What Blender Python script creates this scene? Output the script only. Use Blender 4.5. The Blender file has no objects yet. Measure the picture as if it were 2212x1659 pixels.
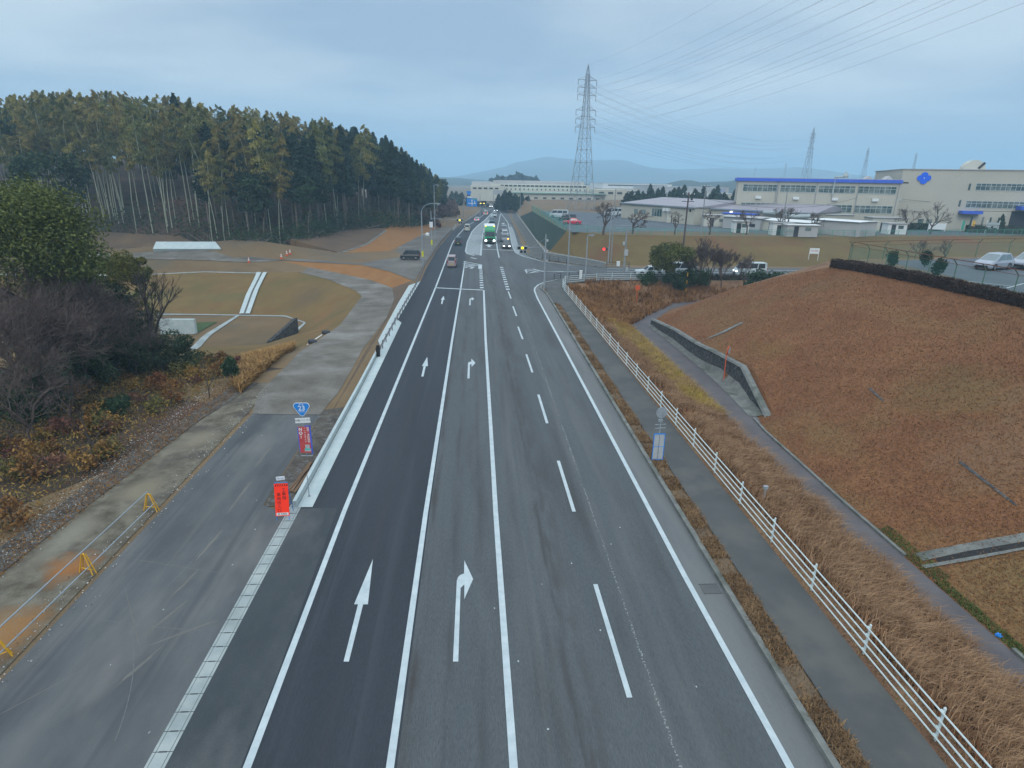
import bpy, bmesh, math, random
import numpy as np
from mathutils import Vector, Matrix
from mathutils.bvhtree import BVHTree
from mathutils.geometry import delaunay_2d_cdt

random.seed(7)
RNG = np.random.default_rng(7)
sc = bpy.context.scene
COL = sc.collection

# ------------------------------------------------------------------ camera
# survey of the photograph: widths of the frame 2212 x 1659, road vanishing point (1021,387)
FPX, CX, CY, HC = 2340*.553, 1106., 829.5, 13.8
def survey(roll=math.radians(1.0), vp=(1021, 387)):
    d = Vector(((vp[0]-CX)/FPX, -(vp[1]-CY)/FPX, -1)).normalized()
    h = Vector((math.cos(roll), -math.sin(roll), 0))
    n = h.cross(d).normalized()
    if n.y < 0: n = -n
    r = d.cross(n)
    return Matrix((r, d, n))
CR = survey()
cam = bpy.data.objects.new("camera", bpy.data.cameras.new("camera"))
COL.objects.link(cam)
cam.matrix_world = Matrix.Translation((0, 0, HC)) @ CR.to_4x4()
cam.data.sensor_width = 36
cam.data.lens = 2340/4000*36
cam.data.clip_start = .1
cam.data.clip_end = 20000
sc.camera = cam

# ------------------------------------------------------------------ sky and light
SUN_EL, SUN_ROT = math.radians(28), math.radians(200)
w = bpy.data.worlds.new("World"); sc.world = w; w.use_nodes = True
nt = w.node_tree; N = nt.nodes; L = nt.links
bg = N["Background"]
def wn(t, **k):
    n = N.new(t)
    for a, b in k.items(): setattr(n, a, b)
    return n
sky = wn("ShaderNodeTexSky", sky_type='NISHITA', sun_disc=False, sun_elevation=SUN_EL, sun_rotation=SUN_ROT)
skl = wn("ShaderNodeMixRGB", blend_type='MULTIPLY'); skl.inputs[0].default_value = 1
L.new(sky.outputs[0], skl.inputs[1]); skl.inputs[2].default_value = (.07, .07, .07, 1)
tc = wn("ShaderNodeTexCoord")
sep = wn("ShaderNodeSeparateXYZ"); L.new(tc.outputs['Generated'], sep.inputs[0])
# cloud layer: project the direction on a flat deck so clouds flatten towards the horizon
zc = wn("ShaderNodeMath", operation='MAXIMUM'); L.new(sep.outputs[2], zc.inputs[0]); zc.inputs[1].default_value = 0
za = wn("ShaderNodeMath", operation='ADD'); L.new(zc.outputs[0], za.inputs[0]); za.inputs[1].default_value = .12
dx = wn("ShaderNodeMath", operation='DIVIDE'); L.new(sep.outputs[0], dx.inputs[0]); L.new(za.outputs[0], dx.inputs[1])
dy = wn("ShaderNodeMath", operation='DIVIDE'); L.new(sep.outputs[1], dy.inputs[0]); L.new(za.outputs[0], dy.inputs[1])
cmb = wn("ShaderNodeCombineXYZ"); L.new(dx.outputs[0], cmb.inputs[0]); L.new(dy.outputs[0], cmb.inputs[1])
mp = wn("ShaderNodeMapping"); mp.inputs['Scale'].default_value = (.6, .85, 1); mp.inputs['Location'].default_value = (3.1, 1.3, 0)
mp.inputs['Rotation'].default_value = (0, 0, .12)
L.new(cmb.outputs[0], mp.inputs[0])
no = wn("ShaderNodeTexNoise"); no.inputs['Scale'].default_value = .9; no.inputs['Detail'].default_value = 7; no.inputs['Roughness'].default_value = .5
L.new(mp.outputs[0], no.inputs['Vector'])
cr = wn("ShaderNodeValToRGB")
e = cr.color_ramp.elements
e[0].position = .35; e[0].color = (.375, .505, .665, 1)
e[1].position = .62; e[1].color = (.66, .775, .86, 1)
L.new(no.outputs[0], cr.inputs[0])
# clear blue band low over the horizon
hz = wn("ShaderNodeMapRange"); hz.inputs['From Min'].default_value = .0; hz.inputs['From Max'].default_value = .13
L.new(sep.outputs[2], hz.inputs[0])
mh = wn("ShaderNodeMixRGB"); L.new(hz.outputs[0], mh.inputs[0]); mh.inputs[1].default_value = (.315, .48, .68, 1); L.new(cr.outputs[0], mh.inputs[2])
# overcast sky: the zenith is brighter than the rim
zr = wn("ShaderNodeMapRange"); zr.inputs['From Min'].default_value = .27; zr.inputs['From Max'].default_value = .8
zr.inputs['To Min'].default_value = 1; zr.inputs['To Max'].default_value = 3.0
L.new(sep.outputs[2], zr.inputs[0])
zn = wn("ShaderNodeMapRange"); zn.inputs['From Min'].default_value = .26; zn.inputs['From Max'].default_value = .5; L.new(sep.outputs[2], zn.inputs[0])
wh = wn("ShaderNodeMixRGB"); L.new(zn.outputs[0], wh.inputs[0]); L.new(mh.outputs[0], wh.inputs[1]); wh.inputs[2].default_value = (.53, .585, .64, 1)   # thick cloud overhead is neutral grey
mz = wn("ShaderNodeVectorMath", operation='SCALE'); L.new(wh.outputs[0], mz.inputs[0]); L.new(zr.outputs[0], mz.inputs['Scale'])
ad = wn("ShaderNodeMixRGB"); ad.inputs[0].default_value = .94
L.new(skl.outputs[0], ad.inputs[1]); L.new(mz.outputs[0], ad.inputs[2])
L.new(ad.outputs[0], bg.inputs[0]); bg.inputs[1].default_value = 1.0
sun = bpy.data.objects.new("sun", bpy.data.lights.new("sun", 'SUN')); COL.objects.link(sun)
sun.data.energy = 1.0; sun.data.angle = math.radians(20); sun.data.color = (1, .96, .9)
# lamp direction matches the sky's sun: azimuth measured from +Y towards +X
sdir = Vector((math.sin(SUN_ROT)*math.cos(SUN_EL), math.cos(SUN_ROT)*math.cos(SUN_EL), math.sin(SUN_EL)))
sun.rotation_euler = sdir.to_track_quat('Z', 'Y').to_euler()
sc.view_settings.view_transform = 'Standard'; sc.view_settings.look = 'None'
sc.view_settings.exposure = 0.0; sc.view_settings.gamma = 1
sc.cycles.max_bounces = 5; sc.cycles.diffuse_bounces = 2; sc.cycles.glossy_bounces = 2
sc.cycles.transparent_max_bounces = 12; sc.cycles.volume_bounces = 2
sc.cycles.volume_step_rate = 10; sc.cycles.use_denoising = True

# ------------------------------------------------------------------ survey helpers: frame position + height -> place in the world (metres)
CAMV = Vector((0, 0, HC))
def ray(u, v): return CR @ Vector(((u-CX)/FPX, -(v-CY)/FPX, -1))
def G(u, v, z=0.):
    d = ray(u, v); t = (z-HC)/d.z
    return (d.x*t, d.y*t, z)
def GY(u, v, y):
    d = ray(u, v); t = y/d.y
    return (d.x*t, y, HC+d.z*t)
def pxs(x0, y0, s, pts): return [((x0+a/s)*.553, (y0+b/s)*.553) for a, b in pts]
def Gs(pts, z=0.): return [G(u, v, z) for u, v in pts]

# ------------------------------------------------------------------ materials
MATS = {}
def lin(c): return tuple(c)+(1,) if len(c) == 3 else c
def mat(name, c1, c2=None, scale=3., rough=.85, c3=None, scale2=None, bump=0., bscale=None, stretch=(1, 1, 1), metal=0., detail=6., lo=.35, hi=.65,
        fine=None, alpha=None, emit=None, estr=0., spec=.3, rot=0.):
    """noise-mixed Principled material in object space"""
    if name in MATS: return MATS[name]
    m = bpy.data.materials.new(name); m.use_nodes = True; MATS[name] = m
    n = m.node_tree.nodes; l = m.node_tree.links; p = n["Principled BSDF"]
    p.inputs['Roughness'].default_value = rough; p.inputs['Metallic'].default_value = metal
    p.inputs['Specular IOR Level'].default_value = spec
    if emit:
        p.inputs['Emission Color'].default_value = lin(emit); p.inputs['Emission Strength'].default_value = estr
    if alpha is not None: p.inputs['Alpha'].default_value = alpha
    c2 = c2 or tuple(x*.85 for x in c1)
    tc = n.new("ShaderNodeTexCoord"); mp = n.new("ShaderNodeMapping"); mp.inputs['Scale'].default_value = stretch; mp.inputs['Rotation'].default_value = (0, 0, rot)
    l.new(tc.outputs['Object'], mp.inputs[0])
    def noise(sc_, det=detail, r=.6):
        t = n.new("ShaderNodeTexNoise"); t.inputs['Scale'].default_value = sc_; t.inputs['Detail'].default_value = det; t.inputs['Roughness'].default_value = r
        l.new(mp.outputs[0], t.inputs['Vector']); return t
    t = noise(scale)
    r = n.new("ShaderNodeValToRGB"); r.color_ramp.elements[0].position = lo; r.color_ramp.elements[1].position = hi
    r.color_ramp.elements[0].color = lin(c1); r.color_ramp.elements[1].color = lin(c2); l.new(t.outputs[0], r.inputs[0])
    out = r.outputs[0]
    if c3:
        t2 = noise(scale2 or scale*.2, 4)
        r2 = n.new("ShaderNodeMapRange"); r2.inputs['From Min'].default_value = .5; r2.inputs['From Max'].default_value = .68; l.new(t2.outputs[0], r2.inputs[0])
        mx = n.new("ShaderNodeMixRGB"); l.new(r2.outputs[0], mx.inputs[0]); l.new(out, mx.inputs[1]); mx.inputs[2].default_value = lin(c3); out = mx.outputs[0]
    if fine:
        fs, fa = fine
        t3 = noise(fs, 3, .8)
        r3 = n.new("ShaderNodeMapRange"); r3.inputs['From Min'].default_value = .3; r3.inputs['From Max'].default_value = .7
        r3.inputs['To Min'].default_value = 1-fa; r3.inputs['To Max'].default_value = 1+fa; l.new(t3.outputs[0], r3.inputs[0])
        vm = n.new("ShaderNodeVectorMath"); vm.operation = 'SCALE'; l.new(out, vm.inputs[0]); l.new(r3.outputs[0], vm.inputs['Scale']); out = vm.outputs[0]
    l.new(out, p.inputs['Base Color'])
    if bump:
        tb = noise(bscale or scale*4, 4)
        b = n.new("ShaderNodeBump"); b.inputs['Strength'].default_value = bump; b.inputs['Distance'].default_value = .05
        l.new(tb.outputs[0], b.inputs['Height']); l.new(b.outputs[0], p.inputs['Normal'])
    return m

M = {}
M['asphalt_old'] = mat('asphalt_old', (0.0688, 0.0800, 0.0874), (0.0874, 0.0986, 0.1042), .35, .88, c3=(0.0577, 0.0614, 0.0632), scale2=.5, bump=.25, bscale=60, stretch=(1, .12, 1), fine=(55, .30))
M['asphalt_new'] = mat('asphalt_new', (.026, .033, .042), (.034, .042, .052), .5, .85, bump=.25, bscale=60, stretch=(1, .12, 1), fine=(55, .22))
M['asphalt_dusty'] = mat('asphalt_dusty', (.066, .073, .078), (.108, .115, .118), .5, .9, c3=(.14, .143, .138), scale2=.3, bump=.2, bscale=60, stretch=(1, .35, 1), fine=(110, .25), rot=.25)
M['asphalt_shoulder'] = mat('asphalt_shoulder', (.038, .048, .054), (.056, .066, .072), .6, .9, c3=(.085, .09, .092), scale2=.4, bump=.2, bscale=60, stretch=(1, .5, 1), fine=(55, .3), rot=.3)
M['asphalt_lot'] = mat('asphalt_lot', (.075, .095, .11), (.10, .12, .135), .3, .9, fine=(60, .12))
M['pavement'] = mat('pavement', (.066, .072, .072), (.085, .09, .088), .6, .9, c3=(.10, .102, .096), scale2=.3, bump=.2, bscale=50, fine=(120, .22))
M['path'] = mat('path', (.085, .080, .086), (.11, .104, .108), .6, .9, bump=.2, bscale=50, fine=(120, .2))
def bands(m, lst, speck=None):
    """wear bands that follow lines of constant x, broken up by noise; speck = (x, half width) flecks of old paint"""
    n = m.node_tree.nodes; l = m.node_tree.links; p = n["Principled BSDF"]; src = p.inputs['Base Color'].links[0].from_socket
    tc = n.new("ShaderNodeTexCoord"); sp = n.new("ShaderNodeSeparateXYZ"); l.new(tc.outputs['Object'], sp.inputs[0])
    def mth(op, a, b=None, c=None):
        q = n.new("ShaderNodeMath"); q.operation = op
        for i, z in enumerate((a, b, c)):
            if z is None: continue
            if isinstance(z, (int, float)): q.inputs[i].default_value = z
            else: l.new(z, q.inputs[i])
        return q.outputs[0]
    out = src
    for x, hw, col, amt, sy, k in lst:
        mp = n.new("ShaderNodeMapping"); mp.inputs['Scale'].default_value = (3, sy, 1); mp.inputs['Location'].default_value = (x*3.7, x, k); l.new(tc.outputs['Object'], mp.inputs[0])
        t = n.new("ShaderNodeTexNoise"); t.inputs['Scale'].default_value = 1; t.inputs['Detail'].default_value = 6; l.new(mp.outputs[0], t.inputs['Vector'])
        xs = mth('ADD', sp.outputs[0], mth('MULTIPLY', mth('SUBTRACT', t.outputs[0], .5), hw*1.5))
        d = mth('SUBTRACT', 1, mth('DIVIDE', mth('ABSOLUTE', mth('SUBTRACT', xs, x)), hw)); d = mth('MAXIMUM', d, 0)
        nz = n.new("ShaderNodeMapRange"); nz.inputs['From Min'].default_value = .40; nz.inputs['From Max'].default_value = .6; l.new(t.outputs[0], nz.inputs[0])
        f = mth('MULTIPLY', mth('MULTIPLY', d, nz.outputs[0]), amt)
        mx = n.new("ShaderNodeMixRGB"); l.new(f, mx.inputs[0]); l.new(out, mx.inputs[1]); mx.inputs[2].default_value = lin(col); out = mx.outputs[0]
    if speck:
        x, hw, th = speck
        t = n.new("ShaderNodeTexNoise"); t.inputs['Scale'].default_value = 16; t.inputs['Detail'].default_value = 3; l.new(tc.outputs['Object'], t.inputs['Vector'])
        t2 = n.new("ShaderNodeTexNoise"); t2.inputs['Scale'].default_value = .5; l.new(tc.outputs['Object'], t2.inputs['Vector'])
        d = mth('MAXIMUM', mth('SUBTRACT', 1, mth('DIVIDE', mth('ABSOLUTE', mth('SUBTRACT', sp.outputs[0], mth('ADD', x, mth('MULTIPLY', sp.outputs[1], .006)))), hw)), 0)
        f = mth('MULTIPLY', mth('GREATER_THAN', mth('ADD', mth('MULTIPLY', t.outputs[0], d), mth('MULTIPLY', t2.outputs[0], .25)), th), .75)
        mx = n.new("ShaderNodeMixRGB"); l.new(f, mx.inputs[0]); l.new(out, mx.inputs[1]); mx.inputs[2].default_value = (.28, .30, .30, 1); out = mx.outputs[0]
    l.new(out, p.inputs['Base Color'])
def patches(m, lst):
    """irregular patches of another ground colour at given places: (x, y, rx, ry, colour, amount)"""
    n = m.node_tree.nodes; l = m.node_tree.links; p = n["Principled BSDF"]; out = p.inputs['Base Color'].links[0].from_socket
    tc = n.new("ShaderNodeTexCoord"); t = n.new("ShaderNodeTexNoise"); t.inputs['Scale'].default_value = .55; t.inputs['Detail'].default_value = 8; t.inputs['Roughness'].default_value = .7; l.new(tc.outputs['Object'], t.inputs['Vector'])
    for x, y, rx, ry, col, amt in lst:
        mp = n.new("ShaderNodeMapping"); mp.vector_type = 'POINT'; mp.inputs['Location'].default_value = (-x/rx, -y/ry, 0); mp.inputs['Scale'].default_value = (1/rx, 1/ry, 0); l.new(tc.outputs['Object'], mp.inputs[0])
        ln = n.new("ShaderNodeVectorMath"); ln.operation = 'LENGTH'; l.new(mp.outputs[0], ln.inputs[0])
        a = n.new("ShaderNodeMath"); a.operation = 'MULTIPLY_ADD'; l.new(t.outputs[0], a.inputs[0]); a.inputs[1].default_value = 2.2; l.new(ln.outputs['Value'], a.inputs[2])
        r = n.new("ShaderNodeMapRange"); r.inputs['From Min'].default_value = 2.0; r.inputs['From Max'].default_value = 1.35; r.inputs['To Max'].default_value = amt; l.new(a.outputs[0], r.inputs[0])
        mx = n.new("ShaderNodeMixRGB"); l.new(r.outputs[0], mx.inputs[0]); l.new(out, mx.inputs[1]); mx.inputs[2].default_value = lin(col); out = mx.outputs[0]
    l.new(out, p.inputs['Base Color'])
DK = (.045, .045, .045); LT = (.125, .13, .128)
bands(M['asphalt_old'], [(-1.75, .22, (.04, .036, .034), .75, .25, 1), (-.75, .3, DK, .55, .2, 2), (.25, .25, DK, .35, .2, 3), (1.75, .3, DK, .35, .2, 4), (2.75, .16, DK, .8, .35, 5), (3.1, .8, (.055, .053, .052), .7, .5, 6), (4.75, .3, DK, .25, .25, 7), (2.1, .8, LT, .35, .1, 8), (6.2, .9, LT, .3, .1, 9), (5.2, .35, LT, .4, .2, 10)], (5.05, .28, .665))
bands(M['asphalt_new'], [(-5.0, .4, (.055, .066, .08), .5, .08, 1), (-3.1, .4, (.052, .062, .075), .5, .08, 2), (-3.9, .25, (.055, .05, .05), .35, .1, 3)])
bands(M['asphalt_dusty'], [(-12.6, .7, (.05, .058, .066), .7, .12, 1), (-11.4, .4, (.12, .125, .12), .5, .1, 2), (-9.4, .5, (.052, .06, .066), .6, .1, 3), (-7.0, .5, (.05, .056, .062), .5, .2, 4)])
M['concrete'] = mat('concrete', (.26, .31, .31), (.34, .38, .375), 1.2, .85, c3=(.22, .26, .26), scale2=.5, fine=(60, .1))
M['concrete_new'] = mat('concrete_new', (.36, .44, .45), (.43, .50, .50), 1.2, .8, fine=(60, .08))
M['concrete_old'] = mat('concrete_old', (.12, .13, .125), (.19, .20, .185), 1.5, .9, c3=(.08, .09, .075), scale2=.7, bump=.3, bscale=30, fine=(50, .2))
M['gutter'] = mat('gutter', (.115, .125, .128), (.155, .162, .162), 1.2, .9, stretch=(1, .1, 1), c3=(.10, .108, .108), scale2=.6, fine=(80, .12))
M['paint'] = mat('paint_white', (.37, .44, .465), (.46, .53, .55), 2.2, .7, fine=(60, .08))
M['paint_worn'] = mat('paint_worn', (.30, .34, .36), (.48, .54, .56), 6, .8, fine=(60, .2))
M['soil'] = mat('soil', (.11, .075, .045), (.17, .125, .08), 1.5, .95, c3=(.075, .06, .045), scale2=.5, bump=.5, bscale=20, fine=(40, .35))
M['yard'] = mat('yard', (.095, .092, .083), (.13, .125, .112), .3, .95, c3=(.16, .155, .14), scale2=.12, bump=.3, bscale=20, fine=(40, .2))
M['gravel'] = mat('gravel', (.10, .092, .076), (.16, .15, .13), .45, .95, c3=(.215, .21, .195), scale2=.2, bump=.6, bscale=14, fine=(22, .3))
M['gravel_dark'] = mat('gravel_dark', (.055, .048, .04), (.10, .088, .072), 1.4, .95, c3=(.13, .13, .13), scale2=2.6, bump=.7, bscale=12, fine=(18, .5))
M['mud'] = mat('mud', (.07, .06, .042), (.165, .152, .115), 1.1, .9, c3=(.07, .062, .052), scale2=.5, bump=.5, bscale=9, fine=(20, .2))
M['tan_slope'] = mat('tan_slope', (0.1378, 0.0853, 0.0312), (0.1599, 0.1066, 0.0394), .35, .95, c3=(0.1107, 0.0886, 0.0312), scale2=.12, bump=.4, bscale=8, fine=(20, .15))
M['tan_ground'] = mat('tan_ground', (0.1275, 0.0850, 0.0425), (0.1530, 0.1062, 0.0553), .3, .95, c3=(0.0978, 0.0808, 0.0510), scale2=.1, bump=.4, bscale=8, fine=(20, .15))
M['orange_soil'] = mat('orange_soil', (0.2214, 0.1025, 0.0328), (0.2460, 0.1271, 0.0451), .4, .95, bump=.4, bscale=8, fine=(20, .15))
M['brown_slope'] = mat('brown_slope', (.092, .064, .042), (.12, .085, .058), .3, .95, c3=(.15, .10, .055), scale2=.1, bump=.5, bscale=8, fine=(20, .2))
M['mound'] = mat('mound_turf', (0.140, 0.058, 0.0245), (0.182, 0.085, 0.0365), .35, .95, c3=(0.150, 0.100, 0.040), scale2=.085, bump=.35, bscale=14, fine=(7, .5))
M['bank'] = mat('bank_turf', (0.1073, 0.0740, 0.0259), (0.1258, 0.0925, 0.0333), .25, .95, c3=(0.1406, 0.0629, 0.0296), scale2=.055, bump=.5, bscale=4, fine=(8, .2))
M['bank_dry'] = mat('bank_dry', (.17, .095, .05), (.22, .135, .075), .8, .95, c3=(.12, .06, .035), scale2=.3, bump=.8, bscale=7, fine=(14, .4))
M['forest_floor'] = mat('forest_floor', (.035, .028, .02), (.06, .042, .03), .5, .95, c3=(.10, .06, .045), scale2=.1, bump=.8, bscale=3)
M['dark_green'] = mat('dark_green_turf', (.016, .036, .028), (.024, .048, .036), .6, .95, fine=(6, .2), bump=.4, bscale=4)
M['green_turf'] = mat('green_turf', (.035, .065, .02), (.05, .085, .03), .6, .95, fine=(6, .2), bump=.4, bscale=4)
M['field'] = mat('far_field', (.07, .08, .05), (.11, .10, .07), .004, .95, c3=(.12, .11, .10), scale2=.01)

# ------------------------------------------------------------------ mesh helpers
def tag(o, label=None, cat=None, group=None, kind=None):
    if label: o['label'] = label
    if cat: o['category'] = cat
    if group: o['group'] = group
    if kind: o['kind'] = kind
    return o
def link(name, me, parent=None, loc=None):
    o = bpy.data.objects.new(name, me); COL.objects.link(o)
    if parent is not None: o.parent = parent
    if loc is not None: o.location = loc
    return o
def empty(name, loc=(0, 0, 0), rz=0., label=None, cat=None, group=None):
    o = link(name, None, None, loc); o.rotation_euler = (0, 0, rz); o.empty_display_size = .2
    return tag(o, label, cat, group)
def copy_tree(o, parent=None):
    c = o.copy(); COL.objects.link(c)
    if parent is not None: c.parent = parent
    for ch in list(o.children): copy_tree(ch, c)
    return c
class MB:
    def __init__(s): s.v = []; s.f = []; s.mi = []
    def add(s, v, f, mi=0):
        k = len(s.v); s.v += [tuple(p) for p in v]; s.f += [tuple(i+k for i in q) for q in f]; s.mi += [mi]*len(f); return s
    def box(s, c, d, rz=0., mi=0, rx=0., ry=0.):
        x, y, z = d[0]/2, d[1]/2, d[2]/2
        p = [Vector((a*x, b*y, e*z)) for e in (-1, 1) for b in (-1, 1) for a in (-1, 1)]
        if rz or rx or ry:
            m = Matrix.Rotation(rz, 3, 'Z') @ Matrix.Rotation(ry, 3, 'Y') @ Matrix.Rotation(rx, 3, 'X'); p = [m @ q for q in p]
        c = Vector(c)
        return s.add([q+c for q in p], [(0, 2, 3, 1), (4, 5, 7, 6), (0, 1, 5, 4), (1, 3, 7, 5), (3, 2, 6, 7), (2, 0, 4, 6)], mi)
    def bar(s, a, b, wd, ht=None, mi=0):
        """square bar from a to b"""
        return s.tube(a, b, wd/2*1.414, None, 4, mi)
    def tube(s, a, b, r0, r1=None, n=8, mi=0, cap=True):
        r1 = r0 if r1 is None else r1
        a = Vector(a); b = Vector(b); d = (b-a)
        if d.length < 1e-6: return s
        d.normalize(); u = d.orthogonal().normalized() if abs(d.z) > .999 else d.cross(Vector((0, 0, 1))).normalized(); w_ = d.cross(u)
        off = math.pi/4 if n == 4 else 0
        v = [a+(u*math.cos(t)+w_*math.sin(t))*r0 for t in [2*math.pi*i/n+off for i in range(n)]] + [b+(u*math.cos(t)+w_*math.sin(t))*r1 for t in [2*math.pi*i/n+off for i in range(n)]]
        f = [(i, (i+1) % n, n+(i+1) % n, n+i) for i in range(n)]
        if cap: f += [tuple(range(n))[::-1], tuple(range(n, 2*n))]
        return s.add(v, f, mi)
    def path(s, pts, r, n=6, mi=0):
        rr = r if isinstance(r, (list, tuple)) else [r]*len(pts)
        for i in range(len(pts)-1): s.tube(pts[i], pts[i+1], rr[i], rr[i+1], n, mi, cap=True)
        return s
    def prism(s, poly, z0, z1, mi=0):
        n = len(poly)
        a = sum(poly[i][0]*poly[(i+1) % n][1]-poly[(i+1) % n][0]*poly[i][1] for i in range(n))
        if a < 0: poly = poly[::-1]
        v = [(p[0], p[1], z0) for p in poly]+[(p[0], p[1], z1) for p in poly]
        return s.add(v, [tuple(range(n))[::-1], tuple(range(n, 2*n))]+[(i, (i+1) % n, n+(i+1) % n, n+i) for i in range(n)], mi)
    def lathe(s, prof, c=(0, 0, 0), n=16, axis='z', mi=0):
        v = []; f = []
        for r, h in prof:
            for i in range(n):
                t = 2*math.pi*i/n; q = (r*math.cos(t), r*math.sin(t), h)
                if axis == 'y': q = (q[0], q[2], q[1])
                if axis == 'x': q = (q[2], q[0], q[1])
                v.append((q[0]+c[0], q[1]+c[1], q[2]+c[2]))
        for k in range(len(prof)-1):
            for i in range(n): f.append((k*n+i, k*n+(i+1) % n, (k+1)*n+(i+1) % n, (k+1)*n+i))
        f.append(tuple(range(n))[::-1]); f.append(tuple((len(prof)-1)*n+i for i in range(n)))
        return s.add(v, f, mi)
    def build(s, name, mats, parent=None, loc=None, smooth=False, recalc=True):
        me = bpy.data.meshes.new(name); me.from_pydata(s.v, [], s.f)
        if not isinstance(mats, (list, tuple)): mats = [mats]
        for m_ in mats: me.materials.append(m_)
        if len(mats) > 1: me.polygons.foreach_set('material_index', s.mi)
        if recalc:
            b = bmesh.new(); b.from_mesh(me); bmesh.ops.recalc_face_normals(b, faces=b.faces); b.to_mesh(me); b.free()
        if smooth: me.polygons.foreach_set('use_smooth', [True]*len(me.polygons))
        me.update()
        return link(name, me, parent, loc)
def npmesh(name, v, f, mats, mi=None, smooth=False):
    """fast mesh from numpy arrays, all faces with the same corner count"""
    me = bpy.data.meshes.new(name); k = f.shape[1]
    me.vertices.add(len(v)); me.vertices.foreach_set('co', np.ascontiguousarray(v, dtype=np.float32).ravel())
    me.loops.add(len(f)*k); me.loops.foreach_set('vertex_index', f.astype(np.int32).ravel())
    me.polygons.add(len(f)); me.polygons.foreach_set('loop_start', np.arange(0, len(f)*k, k, dtype=np.int32))
    if not isinstance(mats, (list, tuple)): mats = [mats]
    for m_ in mats: me.materials.append(m_)
    if mi is not None: me.polygons.foreach_set('material_index', mi.astype(np.int32))
    if smooth: me.polygons.foreach_set('use_smooth', np.ones(len(f), dtype=bool))
    me.update(calc_edges=True); me.validate()
    return me
def structure(o): o['kind'] = 'structure'; return o
def sheet(name, poly, z, m, parent=None):
    me = bpy.data.meshes.new(name)
    n = len(poly); a = sum(poly[i][0]*poly[(i+1) % n][1]-poly[(i+1) % n][0]*poly[i][1] for i in range(n))
    if a < 0: poly = poly[::-1]
    me.from_pydata([(p[0], p[1], z) for p in poly], [], [tuple(range(n))]); me.materials.append(m); me.update()
    o = link(name, me, parent)
    if parent is None: structure(o)
    return o
def offset(pl, d):
    """offset an xy polyline to its left by d"""
    out = []
    for i, p in enumerate(pl):
        a = Vector(pl[max(0, i-1)][:2]); b = Vector(pl[min(len(pl)-1, i+1)][:2]); t = (b-a).normalized()
        out.append((p[0]-t.y*d, p[1]+t.x*d)+tuple(p[2:]))
    return out
def ribbon(name, pl, d0, d1, z, m, parent=None, zs=None):
    """flat band between two offsets of a polyline"""
    A = offset(pl, d0); B = offset(pl, d1); n = len(pl)
    v = [(p[0], p[1], z if zs is None else p[2]+z) for p in A]+[(p[0], p[1], z if zs is None else p[2]+z) for p in B]
    f = [(i, i+1, n+i+1, n+i) for i in range(n-1)]
    if d0 < d1: pass
    me = bpy.data.meshes.new(name); me.from_pydata(v, [], f); me.materials.append(m)
    b = bmesh.new(); b.from_mesh(me); bmesh.ops.recalc_face_normals(b, faces=b.faces)
    if sum(q.normal.z for q in b.faces) < 0: bmesh.ops.reverse_faces(b, faces=b.faces)
    b.to_mesh(me); b.free(); me.update()
    o = link(name, me, parent)
    if parent is None: structure(o)
    return o
def wall_strip(mb, pl, d0, d1, z0, z1, mi=0):
    """solid kerb-like bar following a polyline"""
    A = offset(pl, d0); B = offset(pl, d1)
    for i in range(len(pl)-1):
        P = [A[i], A[i+1], B[i+1], B[i]]
        v = [(p[0], p[1], z0) for p in P]+[(p[0], p[1], z1) for p in P]
        mb.add(v, [(0, 1, 2, 3), (7, 6, 5, 4), (0, 4, 5, 1), (1, 5, 6, 2), (2, 6, 7, 3), (3, 7, 4, 0)], mi)
    return mb
def inside(x, y, poly):
    c = False; n = len(poly); j = n-1
    for i in range(n):
        xi, yi = poly[i][0], poly[i][1]; xj, yj = poly[j][0], poly[j][1]
        if (yi > y) != (yj > y) and x < (xj-xi)*(y-yi)/(yj-yi)+xi: c = not c
        j = i
    return c

# ------------------------------------------------------------------ terrain
P_ = pxs
RIM = [(-13.6, -12, 0), (-13.6, 35, 0), (-14.4, 39, 0), (-14.4, 44.6, -.1), (-14.7, 50, -.3), G(680, 740, -.5), G(735, 702, -.8), G(782, 640, -1.2), G(767, 627.5, -1.2),
       G(705, 602.5, -1.0), G(642, 587.6, -.7), G(537, 567.6, -.3), G(442, 562.6, 0), (-59, 107, 0), (-110, 110, 0)]
TRK_R = [(-9.2, 27, 0), (-8.8, 36, 0), (-8.9, 43, 0), (-9.2, 50, -.2), G(835, 687.5, -.6), G(852, 645, -1.1), G(847, 622, -1.2), G(800, 605, -1.2), G(745, 593, -1.1), G(667, 577.6, -.6), G(609, 563, -.05)]
UPPER = [G(609, 563, -.05), G(780, 572.5, 0), G(842, 587, 0), G(892, 606, 0)]
BERM = [(-110, 121, .3), G(262, 537, .3), G(553, 538.6, .3), G(734, 546, .3)]
DIAG = [G(734, 546, .3), G(790, 527, .9), G(832, 497.5, 2.2)]
ORANGE = [G(734, 546, .3), G(842, 542, .05), G(912, 507.5, 0), G(942, 494, 0), G(962, 483, 0)]
BASE = [(-120, 140, 2.5), G(200, 500, 2.5), G(387, 508.5, 2.5), G(502, 518.5, 2.3), G(567, 521, 2.3), G(627, 516, 2.5), G(680, 511, 2.5), G(710, 503.5, 2.5), G(787, 493.5, 2.5), G(832, 492, 2.4),
        G(887, 489.5, 1.8), (-13.5, 190, .8), (-11, 235, .4), (-9, 290, 0)]
HILL2 = [(-130, 152, 8), (-75, 146, 8.5), (-57, 138, 8.5), (-40, 132, 8), (-34, 148, 7), (-29, 166, 6), (-24, 195, 4), (-22, 240, 2), (-20, 300, 0)]
HILL3 = [(-140, 176, 13.5), (-80, 168, 14.5), (-55, 162, 14), (-43, 170, 12), (-38, 190, 9), (-34, 220, 6), (-34, 260, 3), (-32, 310, 0)]
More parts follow.
